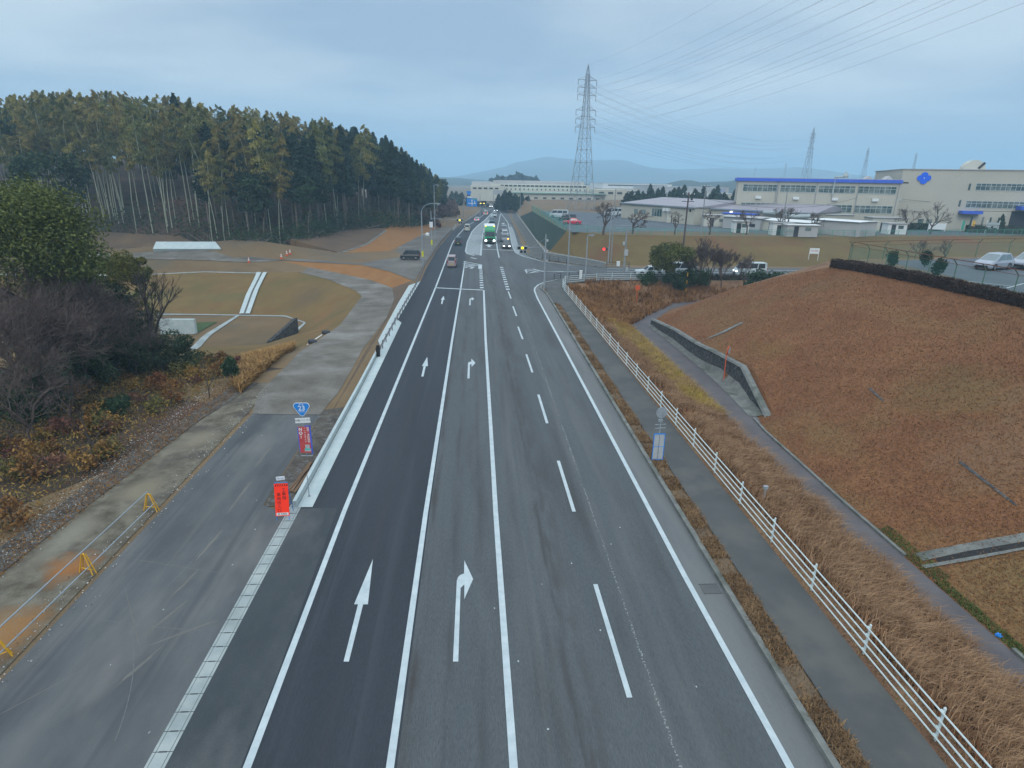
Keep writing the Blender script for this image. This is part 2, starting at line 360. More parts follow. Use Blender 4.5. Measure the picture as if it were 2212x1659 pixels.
HILL4 = [(-160, 215, 17), (-85, 210, 18), (-60, 215, 15), (-50, 235, 10), (-46, 270, 5), (-44, 320, 0)]
HILL5 = [(-200, 330, 0), (-100, 345, 0), (-55, 345, 0)]
FL_N = [(-110, 92, -4.5), G(340, 674, -4.5), G(442, 679.5, -4.5), G(617, 682.6, -4.5), G(662, 697.6, -4.5), G(637, 722, -4.5), (-24, 68, -4.5), (-34, 66, -4.5), (-70, 66, -4.5), (-110, 70, -4.5)]
NEAR_RIM = [G(680, 740, -.5), (-16.8, 54, -1.2), (-20, 56, -2.4), (-28, 56, -3.2), (-60, 54, -3.4), (-110, 56, -3)]
BENCH = [(-110, 97.5, -1.2), (-53, 97, -1.2), G(442, 587, -1.2), G(572, 590, -1.2), G(687, 597.6, -1.25)]
FENCE_L = [(12.5, -12, -.01), (12.5, 53, -.01), (12.5, 78, -.01), (13.2, 83.5, -.01), (16, 85.2, -.01), (20.3, 86.8, -.01), (26, 87, -.01), (60, 89, -.01), (150, 95, -.01)]
PATH_L = [(17.3, -12, -2), (17.3, 15, -2), (17.5, 48, -2), (17.5, 62, -2), (18.2, 69.8, -2), (20.2, 72.8, -2), (25, 78.9, -2), (28.7, 81.6, -2), (45, 84.5, -1.5), (60, 86, -.8)]
PATH_R = [(19.3, -12, -2), (19.3, 27, -2), (19.5, 36, -2), (20.3, 38.6, -2), (20.9, 45, -2), (20.9, 52, -2), (20.8, 61, -2), (20.6, 67.4, -2), (22.2, 70.5, -2), (25.8, 76.2, -2), (29.8, 80.1, -2), (45, 82.5, -1.5), (58, 84, -.8)]
WALL_T = [(21.3, 38.4, -1.6), (22.4, 45, 0), (21.6, 50, -.25), (21.5, 53, -.5), (21.4, 60, -.75), (21.2, 66.8, -1.3)]
CREST = [(37.6, -12, 6.1), (37.6, 38, 6.1), (37.4, 48, 6.1), (36.9, 54, 6.1), (36, 59, 6.0), (33.2, 63.5, 4.3), (30.8, 69.5, 1.9), (29.3, 76.5, -1.2)]
MID1 = [(25, -12, .55), (25, 36, .55), (26.5, 46, 1.6), (26.3, 56, 1.5), (25.5, 64, .6), (24.6, 70.5, -.8)]
MID2 = [(31, -12, 3.5), (31, 40, 3.5), (31.5, 50, 3.9), (31, 58, 3.7), (29, 66, 1.9)]
PLAT = [(38.6, -12, 6.2), (38.6, 38, 6.2), (38.2, 56, 6.2), (38.6, 63, 6.2), (60, 68, 6.2), (90, 72, 6.2), (150, 78, 6.2)]
PLATN = [(37, 66, 4.8), (36, 74, 1.2), (60, 76, 3), (90, 80, 3.4), (150, 86, 3.4)]
BK_F = [G(1123.5, 467.5, 0), G(1157.5, 515.5, 0), G(1187.5, 542.5, 0), (19.5, 117, 0), (22.5, 112, 0), (25, 106.2, 0), (29, 104.2, 0), (65, 104.5, 0), (90, 107, 0), (150, 113, 0)]
BK_T = [G(1149.5, 456.5, 4), G(1185, 478, 4), G(1223.5, 499.5, 4), (26, 118.3, 4), (43, 118, 4), (71, 119, 4), (94, 123, 4), (150, 136, 4)]
FAC = [(25, 250, 4), (150, 245, 4), (500, 230, 4), (900, 200, 4)]
FAC2 = [(22, 300, 5), (90, 290, 6), (500, 290, 6)]
RDL = [(-8.75, -12, -.02), (-8.75, 24, -.02), (-8.75, 60, -.02), (-8.75, 86, -.02), (-8.4, 100, -.02), (-8.4, 125, -.02), (-7.6, 150, -.02), (-6.6, 175, -.02), (-4.2, 208, -.02), (-.8, 245, -.02), (1.8, 280, -.02), (1.6, 320, -.02), (-1, 360, -.02), (-9, 410, -.02), (-34, 484, -.02)]
RDR = [(9.9, -12, -.02), (10.2, 50, -.02), (10.4, 75, -.02), (12.3, 83, -.02), (15.5, 86.6, -.02), (28, 88.9, -.02), (60, 90.6, -.02), (150, 96.6, -.02)]
RDF = [(150, 111, -.02), (90, 105.6, -.02), (65, 103.2, -.02), (28, 102, -.02), (22.1, 103.4, -.02), (17, 110, -.02), (13, 118, -.02), (13.2, 150, -.02), (15, 200, -.02), (18, 250, -.02), (20, 300, -.02), (20, 340, -.02), (16, 380, -.02), (8, 420, -.02), (-18, 488, -.02)]
polys = [RDL, RDR, RDF, RIM, TRK_R, UPPER, BERM, DIAG, ORANGE, BASE, HILL2, HILL3, HILL4, HILL5, FL_N, NEAR_RIM, BENCH, FENCE_L, PATH_L, PATH_R, WALL_T, CREST, MID1, MID2, PLAT, PLATN, BK_F, BK_T, FAC, FAC2]
OUT = [(-9000, -60, 0), (9000, -60, 0), (9000, 9400, 0), (-9000, 9400, 0)]
EXTRA = [(-30, -40, 0), (40, -40, 0), (-120, 0, .5), (-60, 20, .3), (-60, 40, -.6), (-30, 20, .2), (-30, 40, -.6), (-22, 20, .05), (-22, 40, -.2), (-19, 47, -.5), (-30, 48, -1.8), (-60, 48, -1.8), (160, 0, 6.2), (165, 70, 5),
         (-40, 420, 0), (60, 420, 3), (3, 250, -.02), (8, 320, -.02), (0, 400, -.02), (600, 600, 4), (-300, 500, 0), (0, 30, -.02), (0, 90, -.02), (3, 140, -.02), (5, 200, -.02), (-10, 115, 0), (-40, 112, .1), (15, 25, -1.1), (15, 45, -1.1)]
V = []; EZ = []; E_ = []
key = {}
def vid(p):
    k = (round(p[0], 3), round(p[1], 3))
    if k not in key: key[k] = len(V); V.append(Vector(p[:2])); EZ.append(p[2])
    return key[k]
for pl in polys:
    ids = [vid(p) for p in pl]
    E_ += [(a, b) for a, b in zip(ids, ids[1:]) if a != b]
ids = [vid(p) for p in OUT]; E_ += list(zip(ids, ids[1:]+ids[:1]))
for p in EXTRA: vid(p)
vo, eo, fo, ov, oe, of = delaunay_2d_cdt(V, E_, [], 0, 1e-4)
TZ = []
for i, p in enumerate(vo):
    if ov[i]: TZ.append(EZ[ov[i][0]]); continue
    best = None
    for a, b in E_:
        A, B = V[a], V[b]; d = B-A; t = max(0, min(1, (p-A).dot(d)/d.length_squared)); q = (A+d*t-p).length
        if best is None or q < best[0]: best = (q, EZ[a]+(EZ[b]-EZ[a])*t)
    TZ.append(best[1])
TV = [(p.x, p.y, z) for p, z in zip(vo, TZ)]
REG = [('basin_floor', 'tan_ground', FL_N), ('bench_ground', 'tan_ground', BENCH+RIM[9:15]),
       ('mound_slope', 'mound', PATH_R[:11]+CREST[::-1]),
       ('plateau_edge', 'bank_dry', CREST+[(36, 74), (29.8, 80.1)]+PLATN[2:]+PLAT[::-1]),
       ('path_bank', 'bank_dry', FENCE_L[:8]+[(60, 86, 0)]+PATH_L[::-1]),
       ('basin_slope', 'tan_slope', RIM[5:]+[(-110, 60)]+NEAR_RIM[::-1]),
       ('track_verge', 'brown_slope', [(-7, 27)]+TRK_R[:7]+[G(892, 606), (-7, 80)]),
       ('orange_bank', 'orange_soil', [G(852, 645)]+TRK_R[6:]+UPPER[1:]),
       ('orange_ground', 'orange_soil', ORANGE+[G(832, 492)]+DIAG[::-1]),
       ('brown_ground', 'brown_slope', BERM+DIAG[1:]+BASE[:10][::-1]),
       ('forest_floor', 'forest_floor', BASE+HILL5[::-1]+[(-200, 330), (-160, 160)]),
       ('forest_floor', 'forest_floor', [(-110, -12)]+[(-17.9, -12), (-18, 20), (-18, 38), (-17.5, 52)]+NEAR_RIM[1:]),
       ('green_embankment', 'dark_green', BK_F[:3]+BK_T[:3][::-1]),
       ('factory_bank', 'bank', BK_F[2:]+BK_T[2:][::-1])]
faces_by = {}
for f in fo:
    if len(f) < 3: continue
    cx = sum(vo[i].x for i in f)/len(f); cy = sum(vo[i].y for i in f)/len(f)
    for k, (n_, m_, pg) in enumerate(REG):
        if inside(cx, cy, pg): faces_by.setdefault((n_, m_), []).append(f); break
    else: faces_by.setdefault(('ground', 'ground'), []).append(f)
M['ground'] = mat('ground', (.14, .095, .05), (.17, .12, .065), .2, .95, c3=(.10, .09, .07), scale2=.05, bump=.4, bscale=5, fine=(12, .2))
for (n_, m_), fs in faces_by.items():
    idx = sorted({i for f in fs for i in f}); mpx = {a: b for b, a in enumerate(idx)}
    me = bpy.data.meshes.new(n_); me.from_pydata([TV[i] for i in idx], [], [tuple(mpx[i] for i in f) for f in fs]); me.materials.append(M[m_]); me.update()
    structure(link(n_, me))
BVH = BVHTree.FromPolygons([Vector(p) for p in TV], [tuple(f) for f in fo])
def ground_z(x, y):
    h = BVH.ray_cast(Vector((x, y, 200)), Vector((0, 0, -1)))
    return h[0].z if h[0] else 0.
patches(M['mud'], [(-14.8, 19.6, 1.2, 1.4, (.26, .11, .03), .9), (-14.9, 16.2, 1.5, 1.9, (.25, .13, .045), .9), (-15.2, 25.5, 1.2, 1.6, (.19, .17, .12), .8), (-15.2, 31, 1.2, 2, (.2, .18, .13), .8), (-16.2, 21.5, .8, 2, (.2, .19, .15), .8)])
patches(M['mound'], [(28.5, 32, 3.5, 5, (.115, .095, .035), .5), (26.5, 26, 4, 4, (.18, .115, .065), .5), (31, 27, 3, 5, (.165, .105, .06), .4), (24.5, 47, 2, 3, (.17, .105, .03), .6), (33, 56, 4, 3, (.13, .085, .045), .4), (33, 44, 1.5, 9, (.19, .11, .045), .4), (22, 33, 1.2, 6, (.18, .11, .045), .6)])
patches(M['tan_slope'], [(-24, 88, 3.5, 6, (.11, .078, .04), .8), (-19.5, 78, 2, 6, (.19, .10, .035), .7), (-36, 90, 6, 3, (.10, .095, .035), .6), (-50, 90, 7, 3, (.11, .10, .035), .6), (-17, 66, 2, 6, (.2, .11, .04), .7)])
patches(M['brown_slope'], [(-15, 140, 8, 8, (.13, .085, .05), .7), (-35, 118, 8, 2, (.16, .10, .045), .7)])
patches(M['bank'], [(24, 112, 5, 6, (.125, .062, .03), .8), (60, 112, 12, 3, (.145, .11, .035), .6), (95, 118, 12, 5, (.12, .08, .04), .7), (40, 110, 8, 3, (.09, .085, .025), .5)])
def hit(u, v):
    """the point of the terrain seen at this place of the frame"""
    h = BVH.ray_cast(CAMV, ray(u, v).normalized())
    return h[0] if h[0] else Vector(G(u, v, 0))

# ------------------------------------------------------------------ roads, pavements, markings
def dr(y): return max(0, (y-12)*.0075)
YS = [-12, 0, 12, 25, 40, 55, 68, 76]
GUT = [(-8.1, -12), (-8.1, 24)]
# long edge lines measured along the road
LA = [(-5.62, -12), (-5.6, 12)]+[G(u+4, v)[:2] for u, v in [(739.2, 1106)]]+[G(u+1, v)[:2] for u, v in [(940.5, 620), (976, 526)]]+[G(u+1, v)[:2] for u, v in P_(1700, 700, 5.53, [(430, 1270), (640, 1040), (850, 905), (960, 830), (1040, 770)])]+[(5.5, 275), (6, 300), (5, 340), (1, 390), (-8, 450)]
LB = [(-2.12, -12), (-2.1, 12)]+[G(u+4, v)[:2] for u, v in [(916, 1106), (973, 732.7), (991, 625), (1000.5, 564)]]
LC = [(.95, -12), (.95, 12)]+[G(u+4, v)[:2] for u, v in [(1066.7, 1106), (1045, 732.7), (1041, 627)]]
LD = [(7.85, -12), (7.85, 11)]+[G(u+3, v)[:2] for u, v in [(1475.4, 1244), (1205, 732.7), (1157.6, 644), (1151.5, 628), (1152.5, 622), (1159.8, 615.3), (1173.5, 609.7), (1197, 604.5), (1226, 601.2)]]
LE = [G(u, v)[:2] for u, v in P_(2000, 950, 4.424, [(1020, 385), (960, 372), (500, 310), (200, 230), (100, 185), (60, 160), (20, 90)])+P_(1700, 700, 5.53, [(1650, 1370), (1570, 940), (1400, 710)])]+[(13, 330), (9, 400), (-2, 470)]
road_poly = [(-8.1, -12), (-8.1, 24), (-7.2, 24), (-7.3, 59), (-8.2, 60), (-7.4, 86), (-7.6, 100), (-7.4, 125), (-6.5, 150), (-5.5, 175), (-3, 208), (.5, 245), (3.6, 280), (3.5, 320), (1, 360), (-6, 410), (-30, 480),
             (-22, 484), (4, 420), (13, 375), (17, 330), (16, 280), (14, 230), (12.6, 180), (11, 140), (10.6, 122), (11.2, 115), (12.4, 109.5), (16.4, 105), (22.1, 101.6), (28, 101.2), (65, 102.5), (90, 105), (150, 110.5),
             (150, 97), (60, 91), (27, 89.3), (15.8, 89.6), (12, 87.4), (9.8, 85), (9.0, 82.4), (8.85, 79), (9.0, 74)]+[(8.85+dr(y), y) for y in YS[::-1]]
road = sheet('road', road_poly, .006, M['asphalt_old'])
newp = [(-7.6, -12)]+[(x-.0, y) for x, y in [(-7.6, 24), (-7.25, 25), (-7.3, 59), (-8.1, 60.5), (-7.4, 86), (-7.5, 100), (-7.3, 125), (-6.4, 150), (-5.4, 175), (-2.9, 208), (.6, 245), (3.8, 280)]]
IS_L = [G(u, v)[:2] for u, v in P_(1700, 700, 5.53, [(660, 1560), (700, 1350), (800, 1130), (900, 1020), (1080, 880), (1225, 730)])]
newp += [(8.2, 285)]+IS_L[::-1]+[G(*P_(1700, 950, 4.424, [(520, 200)])[0])[:2]]+[(x+.16, y) for x, y in LB[::-1]]
sheet('road_new_asphalt', newp, .011, M['asphalt_new'])
# dusty side lane on the left
sheet('side_road', [(-13.55, -12), (-13.5, 35.2), (-9.4, 34.9), (-9.3, 24), (-8.1, 23.2), (-8.1, -12)], .009, M['asphalt_dusty'])
sheet('road_shoulder', [(-7.6, -12), (-7.6, 23.6), (-6.0, 23.6), (-5.75, 14), (-5.8, -12)], .015, M['asphalt_shoulder'])
track = [(-13.5, 35.1)]+[(p[0], p[1]) for p in RIM[2:5]]
def drape(name, polyl, polyr, m, dz=.012):
    """band between two 3D edges with the same number of points"""
    n = len(polyl); v = [(p[0], p[1], p[2]+dz) for p in polyl]+[(p[0], p[1], p[2]+dz) for p in polyr]
    me = bpy.data.meshes.new(name); me.from_pydata(v, [], [(i, n+i, n+i+1, i+1) for i in range(n-1)]); me.materials.append(m)
    b = bmesh.new(); b.from_mesh(me); bmesh.ops.triangulate(b, faces=b.faces); bmesh.ops.recalc_face_normals(b, faces=b.faces)
    if sum(q.normal.z for q in b.faces) < 0: bmesh.ops.reverse_faces(b, faces=b.faces)
    b.to_mesh(me); b.free(); me.update(); return structure(link(name, me))
def resample(pl, n):
    pl = [Vector((p[0], p[1], p[2] if len(p) > 2 else 0)) for p in pl]; d = [0]
    for a, b in zip(pl, pl[1:]): d.append(d[-1]+(b-a).length)
    out = []
    for i in range(n):
        t = d[-1]*i/(n-1); k = 0
        while k < len(pl)-2 and d[k+1] < t: k += 1
        out.append(pl[k].lerp(pl[k+1], (t-d[k])/max(1e-6, d[k+1]-d[k])))
    return out
def terr(name, pl, pr, m, n=40, k=5, dz=.03):
    """band laid on the terrain between two edges"""
    A = resample(pl, n); B = resample(pr, n); v = []; f = []
    for i in range(n):
        for j in range(k+1):
            q = A[i].lerp(B[i], j/k); v.append((q.x, q.y, ground_z(q.x, q.y)+dz))
    for i in range(n-1):
        for j in range(k): f.append((i*(k+1)+j, i*(k+1)+j+1, (i+1)*(k+1)+j+1, (i+1)*(k+1)+j))
    me = bpy.data.meshes.new(name); me.from_pydata(v, [], f); me.materials.append(m)
    b = bmesh.new(); b.from_mesh(me); bmesh.ops.recalc_face_normals(b, faces=b.faces)
    if sum(q.normal.z for q in b.faces) < 0: bmesh.ops.reverse_faces(b, faces=b.faces)
    b.to_mesh(me); b.free(); me.update()
    return structure(link(name, me))
terr('gravel_track', [(-13.5, 34.9)]+RIM[2:11], [(-9.4, 34.7), (-9.1, 39), (-9.2, 44), (-9.5, 50)]+TRK_R[4:10], M['gravel'], 60, 6)
terr('gravel_track', [G(537, 567.6, -.3), G(442, 562.6, 0), (-59, 107, 0), (-110, 110, 0)], [G(609, 563, -.05), G(442, 553.8, .05), (-60, 112.5, 0), (-110, 115, 0)], M['gravel'], 60, 6, .07)
sheet('gravel_yard', [p[:2] for p in UPPER]+[(-8.3, 86), (-8.2, 100), (-7.8, 125), (-7, 150), (-5.8, 175), (-5, 185)]+[p[:2] for p in ORANGE[3:0:-1]]+[G(680, 549, 0)[:2], G(442, 553.8, 0)[:2]], .04, M['yard'])
sheet('gravel_wedge', [G(u, v)[:2] for u, v in [(640, 893), (691, 894.6), (676, 924), (646, 972), (610, 1029), (570, 1094), (606, 1094), (640, 1094)]]+[(-8.0, 24), (-8.15, 36)], .013, M['gravel_dark'])
# dirt strips left of the side road
terr('mud_strip', [(-13.62, -12), (-13.7, 20), (-13.8, 36), (-14.4, 41)], [(-17.2, -12), (-17.0, 20), (-16.2, 34), (-15.0, 41)], M['mud'], 40, 4)
terr('gravel_strip', [(-17.25, -12), (-17.05, 20), (-16.25, 34), (-15.05, 41)], [(-19.2, -12), (-18.6, 15), (-17.8, 30), (-16.6, 41)], M['gravel_dark'], 40, 4)
# pavement on the right: gutter, kerb, planting strip, footway
KL = [(8.85+dr(y), y) for y in YS]+[G(u, v)[:2] for u, v in [(1166.6, 624), (1171, 616.6), (1178.5, 611.6), (1197.3, 607.2), (1226, 602.2), (1249.8, 600.3)]]+[(27, 89.1)]
sheet('road_gutter', [(x+.1, y) for x, y in LD[:9]]+[(p[0], p[1]) for p in KL[:12]][::-1], .016, M['gutter'])
FW = [(9.78+dr(y), y) for y in YS[:-1]]
ribbon('planting_strip', [(8.95+dr(y), y) for y in YS[:-1]], -.85, 0, .075, M['soil'])
FE = [(11.75+dr(y)*.5, y) for y in YS[:-1]]
sheet('footway', FW+[(9.5, 70), (9.6, 76)]+[(p[0]+.25, p[1]-.1) for p in KL[9:]]+[(26, 87.05), (20.3, 86.85), (16, 85.25), (13.15, 83.4), (12.2, 78)]+FE[::-1], .13, M['pavement'])
sheet('grass_verge', FE+[(12.15, 78), (12.5, 78), (12.55, 53), (12.55, -12)], .10, M['bank_dry'])
mb = MB(); wall_strip(mb, KL, 0, -.2, -.02, .17)
tag(mb.build('kerb', M['concrete_old']), kind='structure')
# footway across the junction and along the far side
FK = [G(u, v)[:2] for u, v in P_(2000, 950, 4.424, [(1600, 432), (960, 345), (500, 285), (350, 245), (235, 190)])]+[(11.7, 121), (12.4, 140), (13.6, 180), (15, 230), (17, 280)]
FB = [G(u, v)[:2] for u, v in P_(2000, 950, 4.424, [(1610, 360), (1300, 290), (980, 240), (620, 180), (550, 168)])]+[(14.6, 125), (15, 145), (16.6, 200), (19, 280)]
sheet('footway', FK+FB[::-1], .12, M['pavement'])
mb = MB(); wall_strip(mb, FB, 0, -.18, 0, .28); tag(mb.build('kerb', M['concrete']), kind='structure')
mb = MB(); wall_strip(mb, FK, .18, 0, 0, .16); tag(mb.build('kerb', M['concrete_old']), kind='structure')
# lower lane
terr('path', PATH_L, PATH_R[:10]+[(29.8, 80.1, 0), (45, 82.5, 0), (58, 84, 0)], M['path'], 70, 4)
# concrete apron strip + gutter lids on the left
ribbon('gutter_lids', [(-7.85, -12), (-7.85, 24)], -.25, .25, .02, M['concrete'])
mb = MB()
for k in range(60):
    y = -11.6+k*.6
    if y < 24: mb.box((-7.85, y, .0215), (.5, .018, .004)); mb.box((-7.85, y, .022), (.2, .04, .005))
mb.box((-7.68, 6, .0215), (.012, 36, .004)); mb.box((-8.02, 6, .0215), (.012, 36, .004))
M['joint'] = mat('joint', (.05, .06, .06), (.07, .08, .08), 3)
lj = mb.build('gutter_joint', M['joint']); structure(lj)
PAD = [(-7.6, 23.7), (-7.6, 40), (-7.75, 50), (-7.8, 59.4)]
sheet('concrete_apron', [(-7.75, 23.7), (-7.75, 40), (-7.85, 50), (-8.5, 52.5), (-8.7, 70), (-8.7, 81.7), (-7.45, 85.4), (-7.75, 61), (-7.2, 59.5), (-7.12, 40), (-7.1, 23.7)], .03, M['concrete_new'])
mb = MB(); wall_strip(mb, [(-7.78, 23.7), (-7.8, 40), (-7.88, 49.5)], 0, .16, 0, .33)
tag(mb.build('kerb', M['concrete_new']), kind='structure')

# painted markings, each a part of the road
def mark(name, pl, wdt, m=None, z=.022): return ribbon(name, pl, -wdt/2, wdt/2, z, m or M['paint'], road)
def mpoly(name, pts, z=.022, m=None): return sheet(name, [p[:2] for p in pts], z, m or M['paint'], road)
mark('edge_line', LA, .2); mark('lane_line', LB, .2); mark('lane_line', LC, .21); mark('edge_line', LD, .2); mark('edge_line', LE, .2)
for a, b in [((1360, 1508), (1286, 1263)), ((1240, 1106), (1206, 996)), ((1182, 915), (1163, 853)), ((1150, 805), (1137, 766)), ((1129, 733), (1119, 706)), ((1115.7, 683), (1108, 662)), ((1103.8, 645.3), (1097.8, 629.7))]:
    mark('lane_dash', [G(*a)[:2], G(*b)[:2]], .16)
mark('lane_dash', [(3.95, 3), (4.05, 8)], .16)
mark('stop_line', [G(u, v)[:2] for u, v in P_(1700, 950, 4.424, [(0, 772), (410, 793), (822, 812)])], .45)
mark('stop_line', [G(u, v)[:2] for u, v in P_(1700, 700, 5.53, [(990, 1513), (1320, 1527), (1690, 1543)])], .45)
for p in P_(1700, 950, 4.424, [(805, 770), (803, 727), (800, 685), (798, 645), (796, 605), (793, 570), (792, 533), (790, 500), (788, 466)])+P_(1700, 950, 4.424, [(1147, 420), (1155, 453), (1165, 487), (1174, 521), (1184, 556), (1194, 591), (1205, 629), (1216, 668), (1229, 709), (1242, 753), (1255, 798)]):
    x, y, _ = G(*p); mark('guide_dot', [(x, y-.45), (x, y+.45)], .5)
mark('guide_dot', [G(u, v)[:2] for u, v in P_(1700, 950, 4.424, [(775, 445), (778, 372)])], .6)
H3 = lambda pts: [G(u, v)[:2] for u, v in P_(1700, 950, 4.424, pts)]
mark('hatch_line', H3([(485, 318), (785, 372)]), .35); mark('hatch_line', H3([(480, 432), (640, 395), (785, 372)]), .35)
for a in ([(485, 352), (690, 378)], [(485, 380), (640, 392)], [(485, 405), (560, 410)]): mark('hatch_line', H3(a), .5)
for a in ([(615, 250), (715, 272)], [(615, 440), (650, 415), (685, 412)]): mark('worn_line', H3(a), .5, M['paint_worn'])
for a in ([(1560, 462), (1690, 447), (1880, 487), (1585, 522), (1560, 462)], [(1570, 490), (1740, 460)], [(1640, 515), (1800, 470)], [(1880, 487), (2212, 490)]): mark('hatch_line', H3(a), .3)
H4 = lambda pts: [G(u, v)[:2] for u, v in P_(2000, 950, 4.424, pts)]
mark('lane_line', H4([(560, 488), (790, 492), (1130, 500)]), .3)
mark('lane_line', H4([(1640, 440), (2130, 455)])+[(60, 99.5), (150, 106)], .25); mark('lane_line', H4([(1640, 485), (2130, 493)])+[(60, 96), (150, 103)], .2); mark('edge_line', [(30, 90.8), (60, 92), (150, 98)], .2)
# arrows on the carriageway
def arrow(shape, at):
    b = G(*P_(1000, 2000, 2.212, [at[0]])[0]); pts = [G(u, v) for u, v in P_(1000, 2000, 2.212, shape)]
    for dx_, dy_ in at[1]: mpoly('lane_arrow', [(p[0]+dx_, p[1]+dy_) for p in pts])
T0 = G(*P_(1000, 2000, 2.212, [(780, 1297)])[0]); T1 = G(*P_(1000, 2000, 2.212, [(1725, 1297)])[0])
def dl(p, t): q = G(*p); return (q[0]-t[0], q[1]-t[1])
arrow([(757, 1297), (803, 1297), (926, 802), (967, 802), (1010, 412), (848, 802), (882, 802)], ((780, 1297), [(0, 0), dl((912.4, 813.8), T0), dl((954.2, 657), T0)]))
arrow([(1702, 1297), (1748, 1297), (1768, 662), (1800, 630), (1800, 758), (1876, 583), (1800, 420), (1798, 535), (1765, 548), (1745, 568), (1735, 600)], ((1725, 1297), [(0, 0), dl((1012, 818), T1), dl((1015, 659.7), T1)]))
# striped island before the junction
IS_R = [G(u, v)[:2] for u, v in P_(1700, 700, 5.53, [(982, 1650), (995, 1500), (1010, 1300), (1060, 1080), (1160, 900), (1240, 730)])]
IL = [G(*P_(1700, 950, 4.424, [(680, 215)])[0])[:2], G(*P_(1700, 950, 4.424, [(560, 185)])[0])[:2]]+IS_L
mark('island_line', IL, .35); mark('island_line', IS_R, .35)
def xat(pl, y):
    for a, b in zip(pl, pl[1:]):
        if (a[1]-y)*(b[1]-y) <= 0 and a[1] != b[1]: return a[0]+(b[0]-a[0])*(y-a[1])/(b[1]-a[1])
    return None
sheet('road_island', [p for p in IL]+IS_R[::-1], .0165, mat('asphalt_pale', (.12, .14, .15), (.15, .165, .17), .6, .9, fine=(60, .2)))
y = 118.2
while y < 225:
    a, b = xat(IL, y+.6), xat(IS_R, y)
    if a is not None and b is not None and b-a > .3: mark('island_stripe', [(a, y+.7), (b, y)], .5)
    y += 1.25 if y < 160 else 1.8
ZR = [G(u, v)[:2] for u, v in P_(1700, 700, 5.53, [(1880, 1600), (1810, 1500), (1720, 1180), (1640, 980), (1570, 930)])]
sheet('road_island', [p for p in LE[2:9]]+[(12, 205)]+ZR[::-1][1:], .0165, MATS['asphalt_pale'])
y = 117
while y < 190:
    a, b = xat(LE, y), xat(ZR, y+.5)
    if a is not None and b is not None and b-a > .2: mark('island_stripe', [(a, y), (b, y+.4)], .5)
    y += 1.3
RL = [G(u, v)[:2] for u, v in P_(1700, 950, 4.424, [(1105, 250), (1075, 110)])+P_(1700, 700, 5.53, [(1310, 1240), (1320, 1160), (1410, 760)])]
mark('lane_line', RL, .22)
for u, v in P_(1700, 700, 5.53, [(1470, 960), (1160, 1440)]): x, y, _ = G(u, v); mpoly('lane_arrow', [(x-.3, y-2.5), (x+.3, y-2.5), (x+.3, y+.5), (x+.9, y+.5), (x, y+3), (x-.9, y+.5), (x-.3, y+.5)])
# worn stripes, stains and patches in the carriageway
def blotch(name, x0, y0, lx, ly, m, rz=0, seed=0, z=.0145):
    r = random.Random(seed); n = 14; pts = []
    for i in range(n):
        t = 2*math.pi*i/n; q = 1+r.uniform(-.3, .3)
        a, b = math.cos(t)*lx*q, math.sin(t)*ly*q
        pts.append((x0+a*math.cos(rz)-b*math.sin(rz), y0+a*math.sin(rz)+b*math.cos(rz)))
    return sheet(name, pts, z, m, road)
r = random.Random(3)
for i in range(12):
    blotch('paint_speck', r.uniform(.2, 7.6), 8.4+i*1.2, r.uniform(.012, .03), r.uniform(.015, .04), M['paint_worn'], 0, i+300, .0195)
M['dust'] = mat('dust', (.115, .118, .11), (.145, .145, .135), 1, .95, fine=(60, .2))
for i, (x, y, a, b, rz) in enumerate([(-9.9, 14.7, .06, .75, -.35), (-10.1, 16.8, .06, .8, -.35), (-10.3, 18.5, .06, .8, -.2), (-10.4, 21, .07, 1.0, -.1), (-10.6, 25, .08, 1.4, 0), (-10.9, 29, .08, 1.5, 0), (-9.2, 16.1, .05, .9, -1.0), (-6.9, 16.2, .04, .8, -1.0), (-6.5, 18.6, .04, .6, -1.1), (-11.3, 17, .02, 1.8, .6), (-7.0, 13.3, .08, .35, -.6), (-12, 14, .015, 1.6, -.7), (-11, 19.6, .012, 2.2, 1.3)]):
    blotch('dust_mark', x, y, a, b, M['dust'], rz, i+40, .0125)
for i in range(30):
    blotch('dust_mark', r.uniform(-13.3, -8.3), 10+i*.8, r.uniform(.008, .018), r.uniform(.015, .05), M['paint_worn'], r.uniform(-1, 1), i+900, .0165) if i % 3 == 0 else None
M['scrape'] = mat('scrape', (.105, .112, .116), (.135, .142, .145), 3, .95, fine=(40, .4))
r = random.Random(14)
for i, (cx_, cy_, R_, a0, a1) in enumerate([(-20, 10, 11, .2, .6), (-30, 22, 19.5, -.2, -.02), (-6, 40, 24, 4.45, 4.6)]):
    pl = [(cx_+R_*math.cos(a0+(a1-a0)*k/16), cy_+R_*math.sin(a0+(a1-a0)*k/16)) for k in range(17)]; pl = [q for q in pl if -13.4 < q[0] < -8.3 and 8 < q[1] < 34]
    if len(pl) > 2: ribbon('scrape_mark', pl, -.014, .014, .0128+.0001*i, M['scrape'], road)
# car park surfaces
sheet('parking_lot', [(44, 62.5), (41.5, 38), (41.5, -12), (150, -12), (150, 76), (90, 70), (60, 66.5)], 6.22, M['asphalt_lot'])
sheet('parking_lot', [G(u, v, 4)[:2] for u, v in P_(1800, 650, 3.16, [(960, 560), (1150, 545), (1650, 570)])]+[(95, 200), (230, 200), (230, 137), (94, 127), (71, 124)]+[G(u, v, 4)[:2] for u, v in [(1500, 501), (1400, 500), (1290, 502), (1236, 502)]], 4.02, M['asphalt_lot'])

